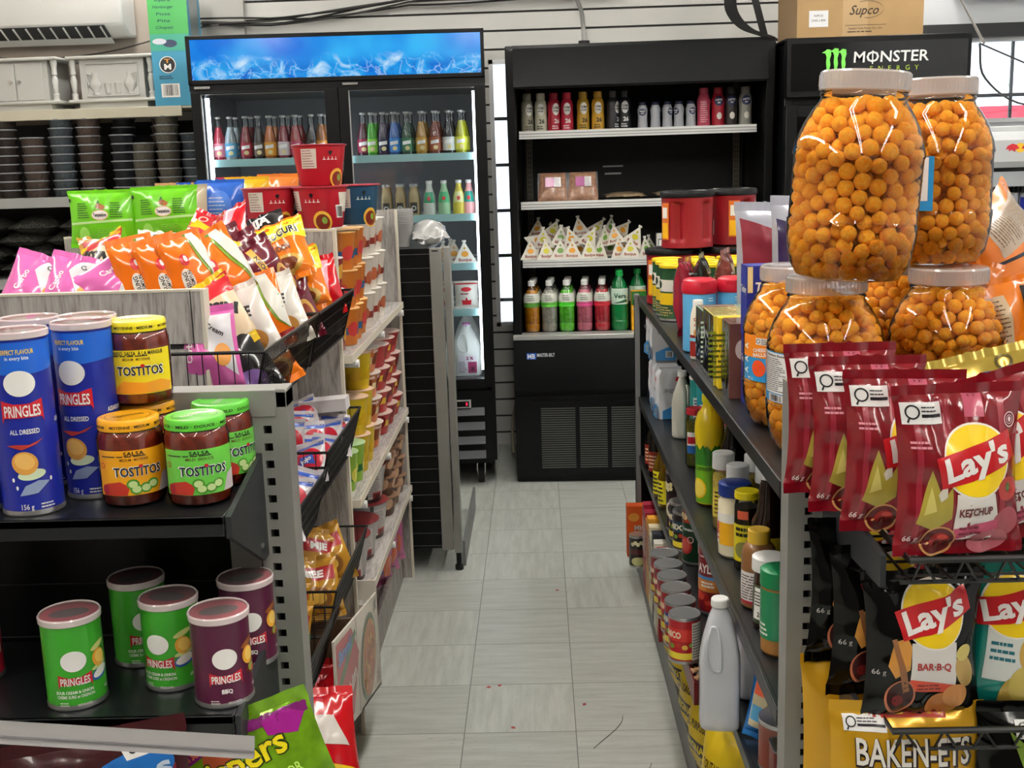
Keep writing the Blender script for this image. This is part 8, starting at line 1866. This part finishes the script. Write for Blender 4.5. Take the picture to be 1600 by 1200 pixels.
def tet_pack(lb, loc, rz, acc, flip=False, group='small pyramid drink packs', s=1.0):
    t = thing('drink_pack', lb, 'drink pack', loc, (PI if flip else 0, 0, rz), group=group)
    m = MB(); a = 0.048*s; h = 0.085*s
    v = [(-a, -0.02*s, 0), (a, -0.02*s, 0), (0, 0.045*s, 0.0), (0, 0.0, h)]
    m.add(v, [(0, 1, 3), (1, 2, 3), (2, 0, 3), (0, 2, 1)], WPK)
    S = lambda u, q, o: (u, -0.02*s+0.02*s*q/h-o, q)
    m.decal(s_ell(0, 0.036*s, 0.014*s, 0.011*s), S, ink(acc), 0.0006); m.decal(s_text('Bonjus', 0, 0.014*s, 0.012*s, w=0.05*s, bold=0.03), S, ink('8a2a1c'), 0.0006); m.decal(s_ell(0, 0.058*s, 0.005, 0.006), S, ink(acc), 0.0006)
    if flip: m.v = [(x, y, z-h) for x, y, z in m.v]
    obj('carton', m, t)
    m = MB(); m.box(-0.008*s, 0.008*s, -0.0012, 0.0012, (h if not flip else 0)-0.006, (h if not flip else 0)+0.004, WPK); obj('seal', m, t)
    return t
for i in range(4): tet_pack('white and orange pyramid drink pack on the third fridge shelf, %s from the left' % ORD[i], FR(1.10+0.05*i if i < 3 else 1.13, 0.17+0.05*(i % 2)+0.1*(i == 3), 1.0645), 0.2*i-.2, 'e09a2a', s=1.25, group='pyramid drink packs in the fridge')
for i in range(2):
    b = bag('milk_bag', 'white and red milk bag standing on the fourth fridge shelf, %s of two' % ('left' if i == 0 else 'right'), 0.115, 0.135, 0.05, WPK, WPK, 180+i, lambda m, S: (m.decal(s_rect(-0.055, 0.118, 0.055, 0.124), S, ink('c81c2c'), 0.0008), m.decal(s_ell(0, 0.095, 0.026, 0.011), S, ink('c81c2c'), 0.0008), m.decal(s_text('A&W', 0, 0.095, 0.008, w=0.03, bold=0.04), S, WHT, 0.0014) if False else None, m.decal(s_poly([(-0.02, 0.02), (0.022, 0.02), (0.026, 0.045), (0.008, 0.042), (0.0, 0.06), (-0.006, 0.042), (-0.024, 0.045)]), S, ink('d01c2c'), 0.0008), m.decal(s_lines(-0.03, 0.068, 0.03, 0.08, 1), S, ink('8a1c24'), 0.0008)), cat='milk bag', wr=0.003, group='milk bags in the fridge'); b.location = FR(1.085+0.118*i, 0.17, 0.846)
j = jug('milk_jug', 'white milk jug with a pink cap and pink label at the bottom of the fridge', 'jug', FR(1.195, 0.22, 0.5125), 3, 0.145, 0.12, 0.25, mat('milk_plastic', 'e4e8e2', 0.35), mat('pink_cap', 'd070c0', 0.35), 0.020, 0.018, label=lambda m, S, S2: (m.decal(s_rect(-0.045, 0.02, 0.045, 0.105), S, ink('e0dce2'), 0.001), m.decal(s_rect(0.002, 0.02, 0.045, 0.075), S, ink('a83a6a'), 0.0014), m.decal(s_lines(-0.042, 0.022, 0.0, 0.078, 8, 0.4), S, ink('5a5a64'), 0.0018), m.decal(s_text('2 %', 0.012, 0.092, 0.015, w=0.035, bold=0.04), S, ink('8a2a5a'), 0.002), m.decal(s_bars(0.015, 0.028, 0.034, 0.05, 7), S, BLK, 0.002)))
jug('milk_jug', 'white milk jug with an orange label beside the pink capped one', 'jug', FR(1.035, 0.22, 0.5125), 3, 0.14, 0.12, 0.24, mat('milk_plastic', 'e4e8e2', 0.35), M_WHITE, 0.020, 0.018, label=lambda m, S, S2: (m.decal(s_rect(-0.04, 0.02, 0.045, 0.09), S, ink('e0a03a'), 0.001),))
jug('milk_jug', 'white milk jug with a violet cap behind the pink capped one', 'jug', FR(1.20, 0.38, 0.5125), 3, 0.14, 0.12, 0.28, mat('milk_plastic', 'e4e8e2', 0.35), mat('violet_cap', '6a4a8a', 0.35), 0.020, 0.018)

# ================================================================ GOODS IN THE OPEN COOLER
CP = [(0.026, 0), (0.030, 0.004), (0.030, 0.06), (0.028, 0.085), (0.030, 0.12), (0.026, 0.142), (0.0195, 0.15), (0.0195, 0.155)]
ZC = 1.6665
def core(c, tx, lb, u, rz=0.0):
    t = bottle('shake_bottle', lb, CP, mat('shk_'+c, c, 0.35, coat=0.2), 0.0205, 0.026, mat('shkcap_'+c, c, 0.4), lambda m, S: (m.decal(s_ell(0, 0.105, 0.017, 0.028), S, ink('e8e6e0') if c != '1c1c20' else ink('d8d8d8'), 0.0006), m.decal(s_text('CORE', 0, 0.111, 0.011, w=0.029, bold=0.04), S, BLK, 0.0012), m.decal(s_text('POWER', 0, 0.097, 0.008, w=0.027, bold=0.03), S, BLK, 0.0012), m.decal(s_text('26', 0.004, 0.05, 0.020, w=0.026, bold=0.04), S, ink(tx), 0.0008), m.decal(s_lines(-0.02, 0.012, 0.02, 0.032, 2), S, ink(tx), 0.0008)), group='protein shake bottles', n=18)
    t.location = CO(u, 0.20, ZC); t.rotation_euler = (0, 0, rz)
for u, c, tx, nm, r_ in ((0.087, '9a9684', '2a2a28', 'grey beige', .4), (0.152, 'c8c6b0', '2a2a28', 'cream', 0), (0.214, 'b01c34', 'f0e0e0', 'red', .35), (0.276, 'b8203a', 'f0e0e0', 'bright red', 0), (0.352, 'b8922c', '2a2418', 'golden', .1), (0.422, 'c89a2c', '2a2418', 'bright yellow', 0), (0.492, '24242a', 'd8d8d8', 'black turned away', .9), (0.548, '1c1c20', 'e0e0e0', 'black', 0)):
    core(c, tx, '%s protein shake bottle marked 26 on the top cooler shelf' % nm, u, r_)
MP = [(0.022, 0), (0.0245, 0.004), (0.0215, 0.05), (0.0245, 0.09), (0.018, 0.108), (0.016, 0.112)]
for i, u in enumerate((0.632, 0.692, 0.748, 0.802, 0.858)):
    t = bottle('milk_bottle', 'small silver grey milk bottle on the top cooler shelf, %s from the left of five' % ORD[i], MP, mat('milk_silver', 'b4b8c0', 0.3, coat=0.3), 0.0175, 0.012, mat('navy_cap', '1c2444', 0.4), lambda m, S: (m.decal(s_ell(0, 0.078, 0.017, 0.016), S, ink('26345e'), 0.0006), m.decal(s_text('MILK', 0, 0.082, 0.007, w=0.026, bold=0.04), S, WHT, 0.001), m.decal(s_text('2GO', 0, 0.072, 0.006, w=0.016, bold=0.04), S, WHT, 0.001)), group='small milk bottles', n=18); t.location = CO(u, 0.20, ZC); t.rotation_euler = (0, 0, (-.1, 1.6, .7, -.8, .3)[i])
LP = [(0.028, 0), (0.031, 0.004), (0.029, 0.07), (0.032, 0.12), (0.024, 0.148), (0.02, 0.152)]
for i, (u, c, nm) in enumerate(((0.918, 'c04a62', 'pink'), (0.985, 'a81c30', 'red'), (1.045, '2c2426', 'dark brown'), (1.112, '94948c', 'grey'))):
    t = bottle('latte_bottle', '%s milk drink bottle at the right end of the top cooler shelf' % nm, LP, mat('ltt_'+c, c, 0.35, coat=0.2), 0.0215, 0.028, mat('lttcap_'+c, c, 0.4), lambda m, S: ((m.decal(s_ell(0, 0.118, 0.022, 0.022), S, ink('26345e'), 0.0006), m.decal(s_text('LATTE', 0, 0.123, 0.009, w=0.032, bold=0.04), S, WHT, 0.001), m.decal(s_text('GO', 0, 0.110, 0.007, bold=0.04), S, WHT, 0.001), m.decal(s_ell(0.002, 0.05, 0.012, 0.016), S, ink('e0dcd4'), 0.0008)) if i else m.decal(s_lines(-0.02, 0.02, 0.02, 0.12, 10, 0.4), S, ink('e8b0b8'), 0.0008)), group='milk drink bottles', n=18); t.location = CO(u, 0.20, ZC)
ZD = 1.3395
for i, u in enumerate((0.20, 0.345)):
    t = thing('deli_pack', 'vacuum packed deli tray with a magenta label on the middle cooler shelf, %s' % ('left one' if i == 0 else 'right one'), 'deli pack', CO(u, 0.18, ZD+0.004), (R(-62), 0, -0.03), group='deli packs')
    m = MB(); m.grid(lambda a, b: ((a-0.5)*0.13*(1-0.12*b), 0.0, 0.0) if False else ((a-0.5)*0.145*(1-0.15*b), b*0.15, 0.028*math.sin(PI*a)**0.5*math.sin(PI*b)**0.5), 14, 14, mat('deli_meat', 'a07a64', 0.3, coat=0.5, var=0.3, vscale=60)); m.box(-0.072, 0.072, 0.0, 0.15, -0.004, 0.0, mat('deli_tray', '3a3e42', 0.3)); m.xf(Matrix.Rotation(PI/2+0.0, 4, 'X') @ Matrix.Rotation(0, 4, 'Z')); m.v = [(x, -abs(y) if False else y, z) for x, y, z in m.v]; obj('tray', m, t)
    m = MB(); S = lambda u_, v_, o: (u_, -0.030-o, v_); m.decal(s_rect(-0.035, 0.06, 0.008, 0.11), S, ink('9a1c7a'), 0.001); m.decal(s_rect(0.008, 0.06, 0.04, 0.11), S, ink('d8d4d8'), 0.001); m.decal(s_lines(0.01, 0.063, 0.038, 0.107, 7, 0.35), S, ink('5a5a5a'), 0.0014); obj('label', m, t, lab='magenta and white label')
    t.rotation_euler = (R(-28), 0, -0.03)
FLM = mat('flat_bread_pack', 'a08c70', 0.3, coat=0.4, var=0.3, vscale=40)
for i, (u, w_) in enumerate(((0.55, 0.2), (0.80, 0.22), (1.0, 0.16))):
    t = bag('bread_pack', 'flat packet of wraps lying on the middle cooler shelf, %s from the deli packs' % ORD[i], w_, 0.24, 0.03, FLM, FLM, 190+i, None, cat='packet', wr=0.004, group='flat packets in the cooler', center=True); t.location = CO(u, 0.30, ZD+0.020); t.rotation_euler = (R(-88), 0, 0)
ZE = 1.0645; rg = random.Random(21); k = 0
for row, (d, z, n_) in enumerate(((0.17, 0, 9), (0.25, 0, 9), (0.20, 0.062, 8), (0.28, 0.10, 7))):
    for i in range(n_):
        u = 0.09+0.068*i+rg.uniform(-.008, .008)+(0.03 if row % 2 else 0)
        tp = tet_pack('white pyramid drink pack on the lowest cooler shelf, %s layer, %s from the left' % (('front', 'second', 'upper', 'top rear')[row], ORD[i]), CO(u, d+rg.uniform(-.01, .01), ZE+z+0.004), rg.uniform(-0.7, 0.7), ('e09a2a', 'c8c030', '6a9a3a')[i % 3], s=1.12)
        if row > 1: tp.rotation_euler = (rg.uniform(-0.5, 0.35), rg.uniform(-0.9, 0.9), rg.uniform(-0.8, 0.8))
for i in range(3):
    t = carton('juice_box', 'white carton drink box at the right of the pyramid packs, %s of three' % ORD[i], 0.05, 0.04, 0.11, 'd8d6d0', lambda m, S: (m.decal(s_rect(-0.018, 0.03, 0.018, 0.085), S, ink('5a6a6a'), 0.0006), m.decal(s_rect(-0.014, 0.036, 0.014, 0.08), S, WHT, 0.001)), group='carton drinks in the cooler'); t.location = CO(0.72+0.058*i, 0.2, ZE)
ALO = [(0.036, 0), (0.039, 0.006), (0.039, 0.035), (0.037, 0.04), (0.039, 0.046), (0.039, 0.125), (0.037, 0.13), (0.039, 0.136), (0.038, 0.165), (0.028, 0.195), (0.0145, 0.213), (0.014, 0.222)]
ALS = ((0.088, 'c8860c', '4a8a2a', 'orange'), (0.173, 'a8a89c', '5ab83a', 'cloudy white'), (0.256, '5ac42a', '4ad02a', 'lime green'), (0.342, 'c86a80', 'd84a8a', 'pale pink'), (0.426, 'c02a3a', 'c81c30', 'red'))
for j in range(3):
    for u, c, l, nm in ALS:
        t = bottle('aloe_drink', '%s aloe drink bottle on the cooler floor, %s row' % (nm, ORD[j]), ALO, M_CLEAR, 0.0165, 0.022, M_WHITE, lambda m, S: (m.decal(s_rect(-0.075, 0.136, 0.075, 0.185), S, ink('d0d2c8'), 0.0006), m.decal(s_rect(-0.078, 0.120, 0.078, 0.142), S, ink(l), 0.0009), m.decal(s_lines(-0.022, 0.15, 0.022, 0.178, 3, 0.4), S, ink('5a6a5a'), 0.001)), group='aloe drink bottles', level=0.20, liquid=mat('aloe_'+c, c, 0.25, var=0.25, vscale=60, coat=0.3), n=18); t.location = CO(u+0.004*j, 0.115+0.085*j, 0.7265+0.0); t.rotation_euler = (0, 0, (0, .4, -.3)[j])
for i, u in enumerate((0.51, 0.60)):
    for j in range(2):
        if i and not j: continue
        t = bottle('aloe_drink', 'tall dark green aloe bottle on the cooler floor%s' % (('', ', rear one')[j] if not i else ', right rear one'), [(r*1.06, z*1.17) for r, z in ALO], mat('green_bottle', '0c6a34', 0.15, coat=0.5), 0.0175, 0.024, mat('green_cap', '18a04a', 0.35), lambda m, S: (m.decal(s_rect(-0.075, 0.125, 0.075, 0.20), S, ink('bcd4c4'), 0.0006), m.decal(s_text('Vera', 0, 0.165, 0.022, w=0.062, bold=0.03), S, ink('0c3a20'), 0.001), m.decal(s_poly([(-0.04, 0.128), (0.04, 0.135), (0.03, 0.15), (0.0, 0.14)]), S, ink('1c5a34'), 0.001)), group='tall green bottles', n=18); t.location = CO(u, 0.12+0.095*j, 0.7265)
t = carton('juice_box', 'orange and green mango juice carton on the cooler floor beside the tall green bottle', 0.07, 0.07, 0.185, 'e0a01c', lambda m, S: (m.decal(s_rect(-0.035, 0.12, 0.035, 0.185), S, ink('2a6a2a'), 0.0006), m.decal(s_ell(0, 0.135, 0.026, 0.016), S, ink('b82020'), 0.001), m.decal(s_text('MANGO', 0, 0.105, 0.012, w=0.055, bold=0.03), S, WHT, 0.001), m.decal(s_ell(0, 0.06, 0.016, 0.012), S, ink('b8401c'), 0.001))); t.location = CO(0.60, 0.08, 0.7265)

# ================================================================ WHITE COOLER: energy drink cans
ECN = tin_can('drink_can', '', 0.0265, 0.135, 'b4bac4', lambda m, S: [m.decal(s_poly([(u, 0.02), (u+0.04, 0.02), (u+0.04, 0.115), (u, 0.115)]), S, ink('1c2c9a'), 0.0006) for u in (-0.07, 0.01)] + [m.decal(s_ell(0.0, 0.065, 0.016, 0.012), S, ink('c01c2c'), 0.001), m.decal(s_ell(0.0, 0.065, 0.006, 0.006), S, ink('e8b81c'), 0.0014)], cat='drink can', body_rough=0.2)
PE = Proto(ECN); m = MB(); m.box(0.03, 1.12, 0.04, 0.56, 1.188, 1.20, M_WC); obj('shelf', m, wc)
for j in range(2):
    for i in range(9): PE.place((1.965+0.057*i, 5.085+0.06*j, 1.2005), 0.5*i+0.3*j, 'silver and blue energy drink can in the white cooler, %s row, %s from left' % (('front', 'rear')[j], ORD[i]), 'energy drink cans')
for i, (x, w_) in enumerate(((1.965, 0.20), (2.18, 0.24))):
    t = carton('can_case', 'blue and white case of energy drinks below the cans, %s one' % ('left' if i == 0 else 'right'), w_, 0.10, 0.115, '2a5aa8', lambda m, S: (m.decal(s_rect(-0.09, 0.075, 0.09, 0.11), S, ink('dfe4ea'), 0.0006), m.decal(s_text('Red Bull', 0.0, 0.092, 0.022, w=0.11, bold=0.03), S, ink('a81c30'), 0.001), m.decal(s_lines(-0.08, 0.05, 0.08, 0.068, 1), S, ink('b8c8e8'), 0.001)), cat='case'); t.location = (x+w_/2+0.02, 5.05, 1.0605)

# ================================================================ LEFT WALL SHELVES
MWD = mat('white_painted_wood', 'b9bab6', 0.4)
def wcab(lb, x, jugs):
    t = thing('wooden_cabinet', lb, 'cabinet', (x, 5.80, 1.8575), (0, 0, R(-4)))
    m = MB(); m.box(0.06, 0.39, 0.03, 0.26, 0.03, 0.24, MWD); m.box(0.05, 0.40, 0.02, 0.27, 0.0, 0.03, MWD); obj('body', m, t)
    for z in (0.03, 0.24):
        m = MB(); m.box(0.0, 0.45, 0.0, 0.27, z, z+0.016, MWD); obj('board', m, t, bevel=0.006)
    for xx in (0.025, 0.425):
        m = MB(); m.lathe([(0.017, 0.046), (0.014, 0.06), (0.017, 0.075), (0.010, 0.08), (0.014, 0.11), (0.017, 0.14), (0.010, 0.165), (0.015, 0.17), (0.012, 0.2), (0.017, 0.225), (0.016, 0.24)], MWD, 14, c=(xx, 0.03, 0)); obj('turned_post', m, t)
    m = MB()
    if jugs:
        for a in ((0.09, 0.36, 0.06, 0.066), (0.09, 0.36, 0.216, 0.222), (0.09, 0.096, 0.06, 0.222), (0.354, 0.36, 0.06, 0.222)): m.box(a[0], a[1], 0.022, 0.03, a[2], a[3], MWD)
        for cx, s in ((0.135, 1), (0.315, -1)):
            m.lathe([(0.018, 0.068), (0.012, 0.08), (0.03, 0.105), (0.03, 0.125), (0.012, 0.155), (0.016, 0.175)], MWD, 16, c=(cx, 0.03, 0), sy=0.5); m.tube([(cx-s*0.012, 0.02, 0.165), (cx-s*0.04, 0.02, 0.17), (cx-s*0.035, 0.02, 0.13), (cx-s*0.028, 0.02, 0.115)], 0.004, MWD, 6)
        for cx in (0.198, 0.25): m.lathe([(0.014, 0.072), (0.018, 0.12), (0.02, 0.122)], MWD, 14, c=(cx, 0.03, 0), sy=0.5)
        obj('carved_front', m, t, lab='front panel with raised jugs and beakers')
    else:
        for a in (0.08, 0.225):
            q = MB(); q.box(a, a+0.14, 0.022, 0.03, 0.05, 0.232, MWD); d_ = obj('door', q, t, bevel=0.002)
            q = MB(); q.cyl((a+(0.12 if a < .2 else 0.02), 0.012, 0.14), 0.009, 0.01, M_CHROME, 12, axis='y'); obj('knob', q, d_)
wcab('white wooden cabinet with raised jugs and beakers on the wall shelf', -2.318, True)
wcab('white wooden cabinet with two plain doors at the left end of the wall shelf', -2.80, False)
t = thing('appliance_box', 'tall green and blue appliance box lettered Pizza Pita beside the fridge', 'box', (-1.862, 5.74, 1.8575), (0, 0, R(3)))
m = MB(); m.box(0.0, 0.19, 0, 0.27, 0, 0.56, mat('print_boxblue', '3f8fb0', 0.4)); S = lambda u, v, o: (u, -o, v)
m.decal(s_rect(0, 0.30, 0.19, 0.56), S, ink('4aa85a'), 0.0005); m.decal(s_rect(0, 0.26, 0.19, 0.34), S, ink('45a08a'), 0.0009); m.decal(s_poly([(0.0, 0.0), (0.17, 0.0), (0.17, 0.56), (0.0, 0.56)]), lambda u, v, o: (0.19+o, 0.05+u, v), ink('7a8484'), 0.0006)
for i, w_ in enumerate(('Chapati', 'Pita', 'Pizza', 'Hamburger', 'Injera')): m.decal(s_text(w_, 0.075, 0.37+0.032*i, 0.013, w=0.03+0.011*len(w_)*0.7, bold=0.01, shear=0.2), S, ink('1c4a50'), 0.0014)
m.decal(s_ell(0.045, 0.305, 0.034, 0.014), S, ink('c8ccd8'), 0.0018); m.decal(s_ell(0.095, 0.295, 0.034, 0.018), S, ink('3a4460'), 0.0014)
m.decal(s_ell(0.075, 0.195, 0.040, 0.040), S, WHT, 0.0014); m.decal(s_ell(0.075, 0.195, 0.036, 0.036), S, ink('2c2e30'), 0.0018); m.decal(s_text('M', 0.075, 0.185, 0.028, w=0.034, bold=0.03), S, WHT, 0.0022); m.decal(s_text('T', 0.075, 0.213, 0.02, w=0.03, bold=0.03), S, ink('d89a4a'), 0.0024)
m.decal(s_rect(0.035, 0.04, 0.125, 0.105), S, WHT, 0.0014); m.decal(s_bars(0.045, 0.048, 0.115, 0.10, 14), S, BLK, 0.0018); m.decal(s_lines(0.03, 0.125, 0.12, 0.145, 2), S, ink('1c3a50'), 0.0014)
obj('carton', m, t)
def spice_tub(c, nm):
    t = thing('spice_tub', '', 'tub'); m = MB(); m.lathe([(0.049, 0), (0.051, 0.002), (0.058, 0.036)], mat('tub_'+c, c, 0.35, var=0.5, vscale=180), 20); obj('body', m, t)
    m = MB(); m.lathe([(0.060, 0.035), (0.0615, 0.037), (0.0615, 0.041), (0.056, 0.042), (0.0005, 0.040)], mat('tub_lid', '8d9095', 0.25), 20, close=False); obj('lid', m, t); return Proto(t)
TB = [spice_tub('2a231f', 'a'), spice_tub('40484e', 'b'), spice_tub('4a3e38', 'c'), spice_tub('16181e', 'd'), spice_tub('5a564c', 'e')]
for s_, (x, y, n_, k_) in enumerate(((-2.66, 5.80, 9, 0), (-2.52, 5.80, 7, 2), (-2.375, 5.80, 9, 1), (-2.235, 5.80, 9, 2), (-2.10, 5.92, 9, 3), (-2.06, 5.78, 7, 3), (-1.97, 5.80, 6, 4), (-1.90, 5.93, 9, 2), (-1.84, 5.80, 9, 4), (-1.735, 5.86, 7, 1))):
    for i in range(n_): TB[k_].place((x+0.003*((i*7) % 3), y, 1.4305+0.0425*i), 0.5*i, 'lidded round spice tub, stack %s from the left on the wall shelf, tub %s up' % (ORD[s_], ORD[i]), 'stacked spice tubs')
DBG = mat('dark_spice_film', '383834', 0.25, coat=0.6, var=0.5, vscale=160)
DB = Proto(bag('spice_bag', '', 0.24, 0.30, 0.10, DBG, DBG, 201, None, cat='bag', wr=0.010, center=True, nu=18, nv=20))
k = 0
for r_ in range(4):
    for i in range(4 if r_ < 3 else 3): DB.place((-2.86+0.25*i+0.06*(r_ % 2), 5.86, 1.082+0.068*r_), (R(-88), 0, R(6*((i+r_) % 3)-6)), 'clear bag of dark spice on the low wall shelf, %s layer, %s from the left' % (ORD[r_], ORD[i]), 'bags of dark spice', ); k += 1
# small red and black scraps on the floor
MS_ = mat('red_scrap', 'b04a44', 0.6); M_SCUFF = mat('scuff_grey', '5c5d59', 0.7)
for i, (x, y) in enumerate(((-0.178, 3.15), (-0.145, 3.16), (-0.10, 2.90), (0.04, 3.92), (0.10, 3.03))):
    m = MB(); a = i*1.1; m.add([(x+0.009*math.cos(a), y+0.009*math.sin(a), 0.0012), (x-0.008*math.sin(a), y+0.008*math.cos(a), 0.002), (x-0.009*math.cos(a), y-0.009*math.sin(a), 0.0012), (x+0.005*math.sin(a), y-0.008*math.cos(a), 0.0016)], [(0, 1, 2, 3)], MS_)
    tag(obj('paper_scrap', m), 'tiny reddish paper scrap lying on the aisle floor', 'scrap', 'paper scraps on the floor')
m = MB(); m.tube([(0.185+0.02*math.cos(a)-0.05*(a/3)**2, 2.96-0.06*a, 0.0006) for a in [0.25*i for i in range(13)]], 0.0012, M_SCUFF, 4); m.tube([(0.26-0.1*t_, 2.7-0.32*t_, 0.0006) for t_ in [i/8+0.04*math.sin(i) for i in range(9)]], 0.001, M_SCUFF, 4)
tag(obj('scuff_mark', m), 'dark curved scuff marks on the pale floor tiles', 'scuff')
